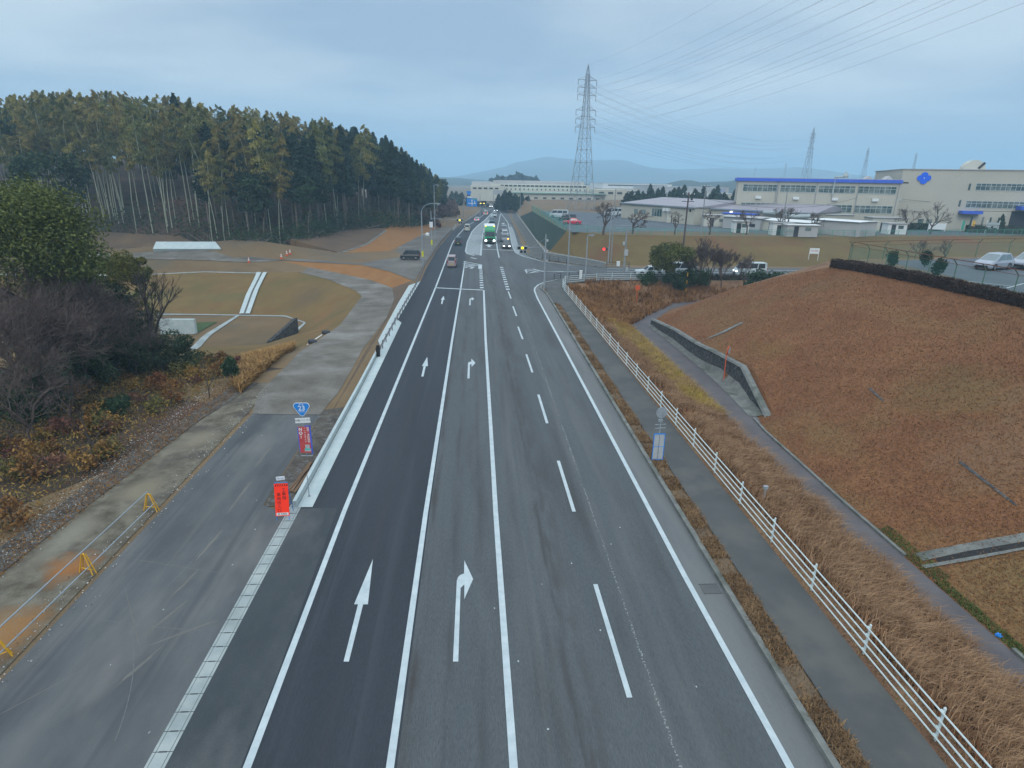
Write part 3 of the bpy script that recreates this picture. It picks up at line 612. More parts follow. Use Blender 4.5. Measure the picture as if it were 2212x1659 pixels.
# ------------------------------------------------------------------ vegetation
def leafmat(name, c1, c2, var=.25, rough=.8, hue=.02):
    if name in MATS: return MATS[name]
    m = bpy.data.materials.new(name); m.use_nodes = True; MATS[name] = m
    n = m.node_tree.nodes; l = m.node_tree.links; p = n["Principled BSDF"]; p.inputs['Roughness'].default_value = rough; p.inputs['Specular IOR Level'].default_value = .15
    tc = n.new("ShaderNodeTexCoord"); t = n.new("ShaderNodeTexNoise"); t.inputs['Scale'].default_value = 1.3; t.inputs['Detail'].default_value = 3; l.new(tc.outputs['Object'], t.inputs['Vector'])
    oi = n.new("ShaderNodeObjectInfo"); g = n.new("ShaderNodeNewGeometry")
    a = n.new("ShaderNodeMath"); a.operation = 'ADD'; l.new(t.outputs[0], a.inputs[0])
    s = n.new("ShaderNodeMath"); s.operation = 'MULTIPLY_ADD'; l.new(g.outputs['Random Per Island'], s.inputs[0]); s.inputs[1].default_value = .5; s.inputs[2].default_value = -.25; l.new(s.outputs[0], a.inputs[1])
    r = n.new("ShaderNodeMapRange"); r.inputs['From Min'].default_value = .25; r.inputs['From Max'].default_value = .75; l.new(a.outputs[0], r.inputs[0])
    mx = n.new("ShaderNodeMixRGB"); l.new(r.outputs[0], mx.inputs[0]); mx.inputs[1].default_value = lin(c1); mx.inputs[2].default_value = lin(c2)
    hs = n.new("ShaderNodeHueSaturation"); l.new(mx.outputs[0], hs.inputs['Color'])
    v = n.new("ShaderNodeMapRange"); v.inputs['To Min'].default_value = 1-var; v.inputs['To Max'].default_value = 1+var; l.new(oi.outputs['Random'], v.inputs[0]); l.new(v.outputs[0], hs.inputs['Value'])
    h = n.new("ShaderNodeMapRange"); h.inputs['To Min'].default_value = .5-hue; h.inputs['To Max'].default_value = .5+hue; l.new(oi.outputs['Random'], h.inputs[0]); l.new(h.outputs[0], hs.inputs['Hue'])
    l.new(hs.outputs[0], p.inputs['Base Color'])
    return m
M['bamboo_leaf'] = leafmat('bamboo_leaf', (.14, .125, .034), (.29, .24, .07), .25, hue=.012)
M['bamboo_green'] = leafmat('bamboo_green', (.075, .09, .03), (.16, .165, .052), .25, hue=.012)
M['cedar_leaf'] = leafmat('cedar_leaf', (.016, .034, .024), (.038, .064, .038), .3, hue=.015)
M['broad_leaf'] = leafmat('broad_leaf', (.050, .075, .020), (.145, .165, .045), .2)
M['dark_leaf'] = leafmat('dark_leaf', (.018, .036, .018), (.045, .075, .032), .25)
M['yellow_leaf'] = leafmat('yellow_leaf', (.09, .10, .018), (.17, .165, .035), .2)
M['autumn_leaf'] = leafmat('autumn_leaf', (.14, .068, .022), (.29, .165, .05), .35, hue=.03)
M['red_leaf'] = leafmat('red_leaf', (.12, .05, .035), (.18, .085, .06), .25)
M['brush_leaf'] = leafmat('brush_leaf', (.06, .055, .018), (.155, .13, .04), .3, hue=.02)
M['hedge_leaf'] = leafmat('hedge_leaf', (.032, .022, .016), (.075, .05, .034), .2)
M['straw'] = leafmat('straw', (.16, .092, .042), (.36, .235, .125), .1)
M['straw_gold'] = leafmat('straw_gold', (.22, .17, .028), (.42, .34, .07), .1)
M['straw_orange'] = leafmat('straw_orange', (.22, .125, .045), (.36, .22, .085), .1)
M['turf_blade'] = leafmat('turf_blade', (.14, .058, .024), (.255, .122, .050), .1)
M['turf_green'] = leafmat('turf_green', (.05, .085, .02), (.10, .14, .03), .1)
M['bark'] = mat('bark', (.10, .088, .072), (.16, .14, .115), 3, .9)
M['bark_dark'] = mat('bark_dark', (.045, .038, .034), (.075, .062, .056), 3, .9)
M['bark_grey'] = mat('bark_grey', (.15, .125, .105), (.21, .175, .15), 3, .9)
M['culm'] = mat('culm', (.27, .30, .22), (.38, .40, .31), .6, .6)
M['twig'] = mat('twig', (.070, .052, .046), (.115, .088, .078), 3, .9)

def quads(P0, size, aspect=.5, up=.0, rng=RNG, droop=None):
    """leaf quads at the given points; returns verts, faces"""
    n = len(P0); a = rng.normal(size=(n, 3)); a[:, 2] *= (1-up)
    if droop is not None: a = a*.45+droop
    a /= np.linalg.norm(a, axis=1)[:, None]; b = rng.normal(size=(n, 3)); b -= a*(a*b).sum(1)[:, None]; b /= np.linalg.norm(b, axis=1)[:, None]
    s = size*rng.uniform(.6, 1.3, (n, 1)); a = a*s; b = b*s*aspect
    v = np.stack([P0-a, P0-b*.9, P0+a, P0+b*.9], 1).reshape(-1, 3)
    return v, np.arange(4*n).reshape(n, 4)
def clump_pts(cs, rs, n, rng=RNG, flat=.8, shell=.65):
    k = rng.integers(0, len(cs), n); d = rng.normal(size=(n, 3)); d /= np.linalg.norm(d, axis=1)[:, None]
    r = rs[k][:, None]*rng.uniform(shell, 1.05, (n, 1)); d[:, 2] *= flat
    return cs[k]+d*r
def m_broad(R, Hh, n, size, mt, seed, k=26, flat=.8):
    rng = np.random.default_rng(seed)
    d = rng.normal(size=(k, 3)); d /= np.linalg.norm(d, axis=1)[:, None]; rad = rng.uniform(.35, .8, (k, 1))
    cs = d*rad*np.array([R, R, Hh/2]); cs[:, 2] += Hh/2; rs = rng.uniform(.22, .42, k)*min(R, Hh*.6)
    P0 = clump_pts(cs, rs, n, rng, flat); v, f = quads(P0, size, .55, .2, rng)
    return npmesh('crown', v, f, mt)
def m_cedar(R, Hh, n, size, mt, seed):
    rng = np.random.default_rng(seed); t = rng.uniform(0, 1, n); lobes = rng.uniform(.65, 1.1, 14)
    an = rng.uniform(0, 2*math.pi, n); layer = (t*14).astype(int) % 14
    rr = R*(1-t**1.6)**.8*(.35+.65*np.minimum(1, t*4))*rng.uniform(.45, 1.0, n)*(lobes[layer]+.25*np.sin(an*4+layer*2.1))
    P0 = np.stack([rr*np.cos(an), rr*np.sin(an), t*Hh-rr*.25], 1)
    v, f = quads(P0, size, .5, .3, rng); return npmesh('crown', v, f, mt)
def m_plume(R, Hh, n, size, mt, seed, lean=(0, 0)):
    """bamboo plume: leaf sprays hanging from a bending culm tip"""
    rng = np.random.default_rng(seed); t = rng.uniform(0, 1, n); k = 18
    an0 = rng.uniform(0, 2*math.pi, k); br = rng.integers(0, k, n); tb = (br+rng.uniform(-.6, .6, n))/k
    an = an0[br]+rng.normal(0, .35, n); prof = np.sin(np.clip(tb, 0, 1)*math.pi*.86+.32)
    rr = R*prof*rng.uniform(.1, 1, n)
    P0 = np.stack([rr*np.cos(an)+lean[0]*tb**2, rr*np.sin(an)+lean[1]*tb**2, tb*Hh-rr*.35], 1)
    dr_ = np.stack([np.cos(an)*.6, np.sin(an)*.6, -np.ones(n)*.8], 1)
    v, f = quads(P0, size, .28, 0, rng, droop=dr_); return npmesh('crown', v, f, mt)
def m_trunk(Hh, r0, r1, mt, seed, lean=(0, 0), bend=.0, limbs=0, spread=2., name='trunk', n=6):
    rng = random.Random(seed); mb = MB(); pts = []; K = 6
    for i in range(K+1):
        t = i/K; pts.append((lean[0]*t*t+rng.uniform(-bend, bend)*t, lean[1]*t*t+rng.uniform(-bend, bend)*t, Hh*t))
    mb.path(pts, [r0+(r1-r0)*i/K for i in range(K+1)], n)
    for i in range(limbs):
        t = rng.uniform(.4, .95); k = int(t*K); a = rng.uniform(0, 6.28); p = Vector(pts[k]); L_ = spread*rng.uniform(.5, 1)
        q = p+Vector((math.cos(a)*L_, math.sin(a)*L_, L_*.8)); mb.tube(p, q, r0*.35, r1*.4, 4)
    o = mb.build(name, mt); me = o.data; bpy.data.objects.remove(o); return me
def m_bare(Hh, r0, seed, depth=5, spread=.55, mt=None, up=.25, kids=(2, 3), minr=.006, first=.28):
    rng = random.Random(seed); tb = MB(); wb = MB()
    def grow(p, d, L_, r, k):
        q = p+d*L_; mid = p+d*L_*.5+Vector((rng.uniform(-1, 1), rng.uniform(-1, 1), rng.uniform(-.5, .5)))*L_*.06
        m_ = tb if k >= depth-1 else wb; nn = 5 if k >= depth-1 else 3
        m_.tube(p, mid, r, r*.85, nn, cap=False); m_.tube(mid, q, r*.85, r*.68, nn, cap=False)
        if k == 0: return
        for _ in range(rng.randint(*kids)+(1 if k == depth else 0)):
            e = (d+Vector((rng.gauss(0, spread), rng.gauss(0, spread), rng.gauss(up, spread*.6)))).normalized()
            grow(p+d*L_*rng.uniform(.55, 1), e, L_*rng.uniform(.62, .85), max(minr, r*.6), k-1)
    grow(Vector((0, 0, -.1)), Vector((rng.uniform(-.12, .12), rng.uniform(-.12, .12), 1)).normalized(), Hh*first, r0, depth)
    out = []
    for b_, nm in ((tb, 'trunk'), (wb, 'branches')):
        o = b_.build(nm, mt or M['twig'], recalc=False); out.append(o.data); bpy.data.objects.remove(o)
    return out
def plant(name, p, meshes, label, cat, group=None, s=1., rz=None, sz=None):
    """a plant: an Empty with parts (name, mesh, offset)"""
    rz = random.uniform(0, 6.28) if rz is None else rz
    o = empty(name, p, rz, label, cat, group); o.scale = (s, s, sz or s)
    for nm, me, off in meshes: link(nm, me, o, off)
    return o

# --- the wood on the hill
BAM = []
for i in range(7):
    ln = (random.uniform(-2.2, 2.2), random.uniform(-2.2, 2.2)); h = 15
    BAM.append((m_trunk(h, .075, .03, M['culm'], i, ln, .1, n=5), m_plume(2.5, 9.8, 2600, .24, M['bamboo_leaf'] if i < 5 else M['bamboo_green'], 50+i, (ln[0]*.7, ln[1]*.7)), (ln[0]*.3, ln[1]*.3, 8.0)))
BAF = []
for i in range(4):
    ln = (random.uniform(-2.6, 1.2), random.uniform(-1.5, 1.5)); BAF.append((m_trunk(17, .085, .03, M['culm'], 30+i, ln, .1, n=5), m_plume(2.1, 8.2, 1800, .23, M['bamboo_leaf'] if i % 2 else M['bamboo_green'], 150+i, (ln[0]*.6, ln[1]*.6)), (ln[0]*.35, ln[1]*.35, 10.6)))
CED = []
for i in range(6):
    CED.append((m_trunk(13, .19, .06, M['bark_grey'] if i % 2 else M['bark'], 20+i, (random.uniform(-.6, .6), random.uniform(-.6, .6)), .12, 5, 1.2, n=6), m_cedar(2.6, 10, 1500, .36, M['cedar_leaf'], 80+i), (0, 0, 6.2)))
BRO = [(m_trunk(8, .2, .08, M['bark'], 40+i, (.3, .4), .2, 5, 2.), m_broad(3.3, 7, 1500, .3, M['dark_leaf'] if i else M['broad_leaf'], 90+i), (0, 0, 5)) for i in range(2)]
r = random.Random(11)
base_xy = [Vector(p[:2]) for p in BASE]
def dist_base(x, y):
    best = 1e9; p = Vector((x, y))
    for a, b in zip(base_xy, base_xy[1:]):
        d = b-a; t = max(0, min(1, (p-a).dot(d)/d.length_squared)); best = min(best, (p-a-d*t).length)
    return best
forest_poly = [p[:2] for p in BASE]+[(-20, 330), (-46, 320), (-85, 225), (-150, 215), (-150, 150)]
def whereabouts(u, d):
    return ('in the front row' if d < 5 else 'close behind the front row' if d < 14 else 'halfway up the slope' if d < 32 else 'near the top')+' of the wood, '+('far left' if u < 120 else 'left part' if u < 300 else 'left of the middle' if u < 450 else 'right of the middle' if u < 620 else 'right part' if u < 800 else 'right end')
SILU = [-100, 0, 100, 200, 300, 350, 420, 500, 600, 700, 770, 830, 880, 912, 945, 970]; SILV = [205, 206, 204, 202, 212, 208, 226, 236, 246, 258, 264, 287, 322, 352, 372, 420]
def fit_top(x, y, z, h, dv=0.):
    """how tall a tree may be here so that the wood keeps its rounded skyline"""
    u, v = uof(x, y, z+h); lim = np.interp(u, SILU, SILV)+dv; lo_, hi_ = .3, 1.
    if v >= lim: return 1.
    for _ in range(12):
        m_ = (lo_+hi_)/2
        if uof(x, y, z+h*m_)[1] >= lim: lo_ = m_
        else: hi_ = m_
    return lo_
def uof(x, y, z=5):
    c = CR.transposed() @ Vector((x, y, z-HC)); return CX+FPX*c.x/-c.z, CY-FPX*c.y/-c.z
cnt = {'b': 0, 'c': 0, 'o': 0}; placed = []
tries = 0
while cnt['b']+cnt['c'] < 592 and tries < 90000:
    tries += 1
    x = r.uniform(-150, -8); y = r.uniform(112, 330)
    if not inside(x, y, forest_poly): continue
    d = dist_base(x, y)
    if d > 66 or r.random() > math.exp(-d/34)+.12: continue
    u, v = uof(x, y)
    if u < -70: continue
    gap = (1.05 if u < 430 else 1.5) if d < 10 else 2.6
    if any((x-a)**2+(y-b)**2 < gap*gap for a, b in placed): continue
    pb = max(.07, min(.98, 1.55-(u-80)/480)); pb = max(pb, .5) if d > 18 and u < 760 else pb
    z = ground_z(x, y)
    if r.random() < pb:
        if cnt['b'] >= 298: continue
        t_, c_, off = BAM[r.randrange(7)]
        if d < 9 and u < 470: t_, c_, off = BAF[r.randrange(4)]
        s = r.uniform(.9, 1.22)*(1.2 if d > 15 else 1.05); q = fit_top(x, y, z, 17.5*s, r.uniform(-10, 12))
        if q < .62: continue
        s *= q
        plant('bamboo', (x, y, z-.1), [('culm', t_, None), ('crown', c_, off)], 'yellow green bamboo '+whereabouts(u, d), 'bamboo', 'bamboos of the wood on the hill', s)
        cnt['b'] += 1
    else:
        if cnt['c'] >= 290: continue
        t_, c_, off = CED[r.randrange(6)]; s = r.uniform(.9, 1.25)*(1.22 if u > 700 else 1.05)*(.8 if y > 225 else 1)*(1.12 if d > 15 else 1)
        q = fit_top(x, y, z, 16.2*s*1.05, r.uniform(0, 22))
        if q < .62: continue
        s *= q
        plant('cedar_tree', (x, y, z-.1), [('trunk', t_, None), ('crown', c_, off)], 'dark conifer '+whereabouts(u, d), 'conifer', 'conifers of the wood on the hill', s, sz=s*r.uniform(.92, 1.05))
        cnt['c'] += 1
    placed.append((x, y))
def spot(u, v, y): x, y, z = GY(u, v, y); return x, y, ground_z(x, y)
r = random.Random(77); k = 0
WB = [m_broad(2.6, 6.5, 1100, .3, M['dark_leaf'], 300+i, 20) for i in range(3)]; WT = m_trunk(5, .14, .06, M['bark'], 305, (.3, .2), .2, 4, 1.2)
while k < 150:
    x = r.uniform(-150, -9); y = r.uniform(112, 320)
    if not inside(x, y, forest_poly) or dist_base(x, y) > 60: continue
    u, v = uof(x, y)
    if u < -60 or (u < 450 and (dist_base(x, y) < 12 or r.random() < .6)): continue
    plant('wood_tree', (x, y, ground_z(x, y)-.1), [('trunk', WT, None), ('crown', WB[k % 3], (0, 0, 2.6 if r.random() < .5 else 4.5))], 'bushy broadleaf tree '+whereabouts(u, dist_base(x, y)), 'broadleaf tree', 'broadleaf trees inside the wood on the hill', r.uniform(.85, 1.5)); k += 1
x, y, z = spot(388, 300, 150); plant('cedar_tree', (x, y, z), [('trunk', CED[0][0], None), ('crown', CED[0][1], CED[0][2])], 'tall dark conifer whose pointed top rises above the wood', 'conifer', None, 1.1, sz=1.25)
x, y, z = spot(24, 300, 140); plant('pine_tree', (x, y, z), [('trunk', BRO[1][0], None), ('crown', BRO[1][1], BRO[1][2])], 'round topped dark tree standing out of the far left end of the wood', 'tree', None, 1.0, sz=1.7)
for i, (u, v, yy, lab) in enumerate([(300, 330, 150, 'round dark green broadleaf crown among the bamboo left of the pointed conifer'), (60, 380, 112, 'dark green broadleaf tree at the left end of the wood'), (150, 390, 118, 'dark broadleaf tree right of the roadside tree before the pale stems')]):
    x, y, z = spot(u, v, yy); plant('broadleaf_tree', (x, y, z), [('trunk', BRO[1][0], None), ('crown', BRO[1][1], BRO[1][2])], lab, 'tree', None, 1.2, sz=1.45)
# fallen stems and brush along the foot of the wood
r = random.Random(5)
mb = MB()
for i in range(70):
    k = r.randrange(2, 10); a = Vector(BASE[k]); b = Vector(BASE[k+1]); p = a.lerp(b, r.random())+Vector((r.uniform(-1, 1), r.uniform(-1.5, 2), 0)); L_ = r.uniform(1, 4.5); an = r.uniform(0, 6.28)
    q = p+Vector((math.cos(an)*L_, math.sin(an)*L_, r.uniform(0, 1.2))); p.z = ground_z(p.x, p.y)+.1; q.z += .1; mb.tube(p, q, r.uniform(.03, .07), .03, 5)
tag(mb.build('fallen_stems', M['bark_grey']), 'loose fallen stems and cut branches lying along the foot of the wood', 'brushwood', kind='stuff')
def scatter(name, label, cat, gen, n, size, aspect, mt, rng, hgt=(.0, .6), up=0.):
    pts = []
    while len(pts) < n:
        p = gen()
        if p is None: continue
        pts.append(p)
    P0 = np.array(pts); v, f = quads(P0, size, aspect, up, rng)
    return tag(link(name, npmesh(name, v, f, mt)), label, cat, kind='stuff')
rng = np.random.default_rng(3)
def g_foot():
    k = r.randrange(1, 11); a = Vector(BASE[k]); b = Vector(BASE[k+1]); p = a.lerp(b, r.random())
    y = p.y+abs(r.gauss(0, 7))-.3; c = r.random(); return (p.x+r.uniform(-2, 2), y, ground_z(p.x, y)+r.random()**2*2.6*(1 if c > .25 else 1.6))
scatter('undergrowth', 'dark low brush under the stems along the foot of the wood', 'undergrowth', g_foot, 15000, .26, .5, M['dark_leaf'], rng)

# --- trees and thicket at the left edge of the side road
def tree_here(name, p, tr, cr_, off, label, cat='tree', s=1., sz=None, group=None): return plant(name, p, [('trunk', tr, None), ('crown', cr_, off)], label, cat, group, s, sz=sz)
x, y, z = spot(40, 470, 44)
tree_here('broadleaf_tree', (x, y, z), m_trunk(9, .28, .1, M['bark_dark'], 60, (.5, .2), .3, 9, 3.), m_broad(5.3, 9.5, 26000, .115, M['broad_leaf'], 61, 60), (0, 0, 6.2), 'big light green broadleaf tree at the left edge of the frame beside the side road')
x, y, z = spot(132, 560, 49)
tree_here('broadleaf_tree', (x, y, z), m_trunk(8, .2, .08, M['bark_dark'], 62, (.3, .2), .3, 7, 2.), m_broad(3.2, 6.8, 11000, .11, M['broad_leaf'], 63, 34), (0, 0, 4.5), 'second light green broadleaf tree just right of the biggest one at the left edge')
x, y, z = spot(240, 560, 56)
tree_here('broadleaf_tree', (x, y, z), m_trunk(8, .16, .06, M['bark_dark'], 64, (.4, .1), .3, 7, 2.4), m_broad(4.2, 3.6, 12000, .10, M['yellow_leaf'], 65, 34, .7), (0, 0, 6.9), 'yellow green tree with a flat spreading top in front of the pale bamboo stems')
x, y, z = spot(215, 600, 52)
tree_here('evergreen_tree', (x, y, z), m_trunk(5, .14, .06, M['bark_dark'], 66, (.2, .1), .2, 4, 1.), m_broad(2.7, 8.0, 13000, .11, M['dark_leaf'], 67, 34), (0, 0, 1.6), 'narrow dark evergreen standing below the flat topped yellow green tree')
for i, (u, v, yy, R_, H_, lab) in enumerate([(20, 690, 33, 2.1, 4.6, 'dark green ivy covered bush at the left edge of the frame'), (265, 690, 49, 2.0, 4.8, 'dark evergreen bush left of the leaning bare tree'), (385, 780, 46, 2.2, 3.4, 'dark glossy bush in front of the white channel of the basin'), (300, 790, 45, 2.6, 3.6, 'dark green bush under the leaning bare tree'), (180, 790, 40, 2.2, 3.2, 'dark bush half hidden by grey twigs in the thicket'),
                                           (500, 800, 41.5, .75, 2.4, 'small dark green bush at the tip of the thicket beside the golden grass'), (110, 640, 42, 2.4, 5.2, 'dark evergreen bush inside the grey twigs at the left edge'), (235, 840, 35, 1.2, 1.3, 'low dark green bush among the autumn shrubs'), (60, 560, 45, 3.3, 7.5, 'tall dark evergreen bush directly below the crown of the big green tree'), (160, 600, 48, 3.1, 7.5, 'tall dark evergreen bush below the second light green tree'), (272, 590, 53, 2.6, 7.2, 'tall dark evergreen bush just left of the slender bamboo'), (70, 720, 36, 2.2, 4.5, 'rounded dark bush inside the left part of the thicket'), (190, 690, 46, 2.4, 4.8, 'rounded dark bush in the middle of the thicket')]):
    x, y, z = spot(u, v, yy); plant('evergreen_bush', (x, y, z), [('foliage', m_broad(R_, H_, int(2600*R_), .09, M['dark_leaf'], 120+i, 26), (0, 0, 0)), ('stem', m_trunk(H_*.6, .07, .03, M['bark_dark'], 130+i, (0, 0), .1, 3, .6), None)], lab, 'bush')
BARE = [m_bare(10.5, .10, 200+i, 6, .58, M['twig'], .16, (2, 4), .008, .22) for i in range(4)]
labs = ['leafless grey twiggy tree %s' % t for t in ('at the very left edge below the big green tree', 'second from the left edge of the thicket', 'third from the left edge of the thicket', 'in the middle of the thicket above the autumn shrubs', 'right of the ivy covered bush in the thicket', 'in front of the narrow dark evergreen', 'spreading over the dark bushes behind the white channel', 'nearest to the basin in the thicket', 'low in the thicket over the autumn shrubs', 'tallest of the grey twigs under the big green tree', 'under the gap between the two light green trees', 'below the flat topped yellow green tree', 'just left of the slender bamboo of the thicket', 'lowest at the left edge over the autumn shrubs', 'between the slender bamboo and the dark evergreens', 'first in the high rear rank at the left edge', 'second in the high rear rank of the thicket', 'third in the high rear rank of the thicket', 'last in the high rear rank near the narrow evergreen', 'first in the middle rank at the left edge', 'second in the middle rank of the thicket', 'third in the middle rank of the thicket', 'last in the middle rank near the narrow evergreen', 'at the left edge before the ivy covered bush', 'just right of the ivy covered bush at the left edge')]
for i, (u, v, yy, s) in enumerate([(-5, 720, 33, 1.1), (60, 700, 36, 1.15), (120, 690, 38, 1.1), (175, 730, 40, 1.0), (75, 760, 33, .85), (225, 720, 45, 1.0), (285, 750, 44, .75), (330, 780, 45, .6), (130, 830, 33, .6), (20, 640, 38, 1.3), (95, 660, 42, 1.3), (170, 660, 46, 1.25), (235, 690, 48, 1.1), (45, 830, 30, .8), (285, 700, 50, 1.0), (10, 560, 47, 1.5), (70, 560, 46, 1.5), (130, 580, 48, 1.4), (185, 600, 49, 1.3), (40, 600, 42, 1.4), (110, 610, 43, 1.35), (160, 640, 44, 1.25), (210, 650, 47, 1.2), (0, 640, 36, 1.25), (60, 660, 37, 1.2)]):
    x, y, z = spot(u, v, yy); a, b = BARE[i % 4]; plant('bare_tree', (x, y, z), [('trunk', a, None), ('branches', b, None)], labs[i], 'tree', None, s)
a, b = m_bare(6.5, .13, 231, 6, .40, M['bark_dark'], .3, (2, 3), .008)
x, y, z = spot(322, 745, 50); plant('bare_tree', (x, y, z), [('trunk', a, None), ('branches', b, None)], 'dark leafless tree leaning over the white channel at the foot of the basin slope', 'tree', None, 1.6)
x, y, z = spot(325, 700, 53); plant('bamboo', (x, y, z), [('culm', m_trunk(9, .05, .02, M['culm'], 70, (.5, 0), .1, n=5), None), ('crown', m_plume(1.3, 6.6, 900, .2, M['bamboo_green'], 71, (.5, 0)), (0, 0, 2.5))], 'slender green bamboo standing alone before the grass slope of the basin', 'bamboo', None, 1.)
a, b = m_bare(2.6, .06, 240, 4, .42, M['bark_dark'], .4, (2, 2), .008, .42)
plant('bare_sapling', hit(202, 982), [('trunk', a, None), ('branches', b, None)], 'leafless sapling rising from the autumn shrubs beside the gravel strip', 'sapling')
a, b = m_bare(2.6, .04, 241, 4, .42, M['bark_dark'], .4, (2, 3), .007, .4)
plant('bare_sapling', hit(452, 860), [('trunk', a, None), ('branches', b, None)], 'thin leafless sapling at the tip of the thicket near the golden grass', 'sapling')
# autumn shrubs
thick = [(-19.6, 8), (-19.3, 16)]+[G(u, v)[:2] for u, v in [ (60, 1128), (180, 1030), (300, 942), (400, 872), (500, 812), (520, 740), (400, 730), (250, 740), (100, 790), (-60, 850)]]+[(-46, 38), (-46, 8)]
SHR = [m_broad(.8, 1.1, 420, .075, M['autumn_leaf'], 140, 14), m_broad(.8, 1.2, 420, .075, M['brush_leaf'], 141, 14), m_broad(.8, 1.0, 420, .07, M['red_leaf'], 142, 14), m_broad(.8, 1.3, 420, .075, M['autumn_leaf'], 143, 14)]
STM = m_trunk(.9, .03, .012, M['bark_dark'], 145, (0, 0), .05, 6, .5)
kinds = [('autumn_shrub', 'rusty brown autumn shrub in the thicket by the side road', 'rusty brown shrubs of the thicket'), ('green_shrub', 'olive green shrub in the thicket by the side road', 'olive green shrubs of the thicket'), ('red_shrub', 'dull red leaved shrub in the thicket by the side road', 'dull red shrubs of the thicket'), ('autumn_shrub', 'rusty brown autumn shrub in the thicket by the side road', 'rusty brown shrubs of the thicket')]
r = random.Random(9); k = 0
while k < 300:
    x = r.uniform(-46, -15); y = r.uniform(8, 56)
    if not inside(x, y, thick): continue
    q = r.choice((0, 1, 1, 2, 3, 3)); u, v = uof(x, y, 0)
    if 230 < u < 330 and 840 < v < 960 and r.random() < .6: q = 2
    plant(kinds[q][0], (x, y, ground_z(x, y)-.1), [('foliage', SHR[q], None), ('stem', STM, None)], kinds[q][1].replace('in the thicket by the side road', ('at the near end' if y < 30 else 'in the middle' if y < 42 else 'at the far end')+' of the thicket'+(', by the gravel strip' if x > -21.5 else ', away from the gravel')), 'shrub', kinds[q][2], r.uniform(.7, 1.35)); k += 1
rng = np.random.default_rng(4)
def g_th():
    x = r.uniform(-46, -15); y = r.uniform(8, 56)
    return (x, y, ground_z(x, y)+r.random()**2*.7) if inside(x, y, thick) else None
scatter('undergrowth', 'tangled dry leaves and stalks covering the ground of the thicket', 'undergrowth', g_th, 40000, .10, .3, M['autumn_leaf'], rng)
scatter('undergrowth', 'olive ground cover among the dry stalks of the thicket', 'undergrowth', g_th, 20000, .10, .35, M['brush_leaf'], rng)
def g_edge():
    y = r.uniform(12, 41); x = -18.4+y*.05-abs(r.gauss(0, 1.3)); return (x+.6, y, ground_z(x, y)+r.random()**2*.25)
scatter('leaf_litter', 'reddish fallen leaves between the thicket and the gravel strip', 'leaf litter', g_edge, 9000, .06, .4, M['autumn_leaf'], rng)

# --- grasses
def blades(name, label, gen, n, hgt, wdt, mt, seed, lean=.5, dirv=None):
    rng = np.random.default_rng(seed); rr = random.Random(seed); pts = []
    while len(pts) < n:
        p = gen(rr)
        if p is not None: pts.append(p)
    B = np.array(pts); h = hgt*rng.uniform(.5, 1.15, (n, 1)); an = rng.uniform(0, 2*math.pi, n)
    d = np.stack([np.cos(an), np.sin(an), np.zeros(n)], 1)
    if dirv is not None: d = d*.6+np.array(dirv)
    w_ = np.stack([-d[:, 1], d[:, 0], np.zeros(n)], 1); w_ /= np.linalg.norm(w_, axis=1)[:, None]+1e-9; w_ *= wdt*rng.uniform(.7, 1.3, (n, 1))
    upv = np.array([0, 0, 1.]); l_ = lean*rng.uniform(.4, 1.3, (n, 1))
    m1 = B+upv*h*.6+d*h*l_*.35; tip = B+upv*h*(1-.35*l_)+d*h*l_
    v = np.stack([B-w_, B+w_, m1+w_*.8, m1-w_*.8, tip+w_*.15, tip-w_*.15], 1).reshape(-1, 3); i = np.arange(n)[:, None]*6
    f = np.concatenate([i+np.array([[0, 1, 2, 3]]), i+np.array([[3, 2, 4, 5]])], 1).reshape(-1, 4)
    return tag(link(name, npmesh(name, v, f, mt)), label, 'grass', kind='stuff')
def clumped(x0f, x1f, y0, y1, cl=.75, sd=1, dzz=0., yfall=True):
    rr0 = random.Random(sd); cc = []
    for _ in range(900):
        y = y0+(y1-y0)*(rr0.random()**(1.5 if yfall else 1)); cc.append((rr0.uniform(x0f(y), x1f(y)), y))
    def g(rr):
        c = cc[rr.randrange(len(cc))]; x = c[0]+rr.gauss(0, cl*.4); y = c[1]+rr.gauss(0, cl*.4)
        if not (x0f(y) < x < x1f(y)) or y < y0: return None
        return (x, y, ground_z(x, y)+dzz)
    return g
blades('dry_grass', 'tall straw coloured grass leaning over the bank between the white fence and the lower lane', clumped(lambda y: 12.55, lambda y: 17.75, 7, 60), 68000, .85, .011, M['straw'], 1, .95, (.5, -.1, 0))
blades('dry_grass', 'rusty shorter grass on the bank beside the white fence', clumped(lambda y: 12.4, lambda y: 17.4, 7, 80, sd=4), 20000, .5, .014, M['turf_blade'], 2, .8)
blades('bamboo_grass', 'strip of yellow green bamboo grass beside the lower lane', clumped(lambda y: 15.2-(y-38)*.045 if y < 64 else 14, lambda y: 17.7, 38, 64, .8, 7, yfall=False), 20000, .8, .03, M['straw_gold'], 3, .6)
blades('dry_grass', 'brown weeds on the corner bank below the curved white fence', clumped(lambda y: 12.8 if y < 82 else 16, lambda y: 17.5 if y < 66 else 17.5+(y-66)*.72+max(0, y-80)*3, 60, 86, .9, 8, yfall=False), 20000, .9, .03, M['bank_weed'] if 'bank_weed' in M else M['turf_blade'], 4, .7)
M['strip_straw'] = leafmat('strip_straw', (.11, .068, .032), (.27, .175, .085), .1)
def g_strip(rr):
    y = rr.uniform(6, 70); t = math.sin(y*2.3)+math.sin(y*1.1+2)
    if t < -.7 and rr.random() < .85: return None
    if rr.random() < (y-30)/45: return None
    x = 9.05+dr(y)+rr.random()*.72+(.1 if t > .8 else 0)*rr.random(); return (x, y, .08)
blades('strip_grass', 'dry grass growing in the planting strip between kerb and footway', g_strip, 17000, .20, .012, M['strip_straw'], 5, .9)
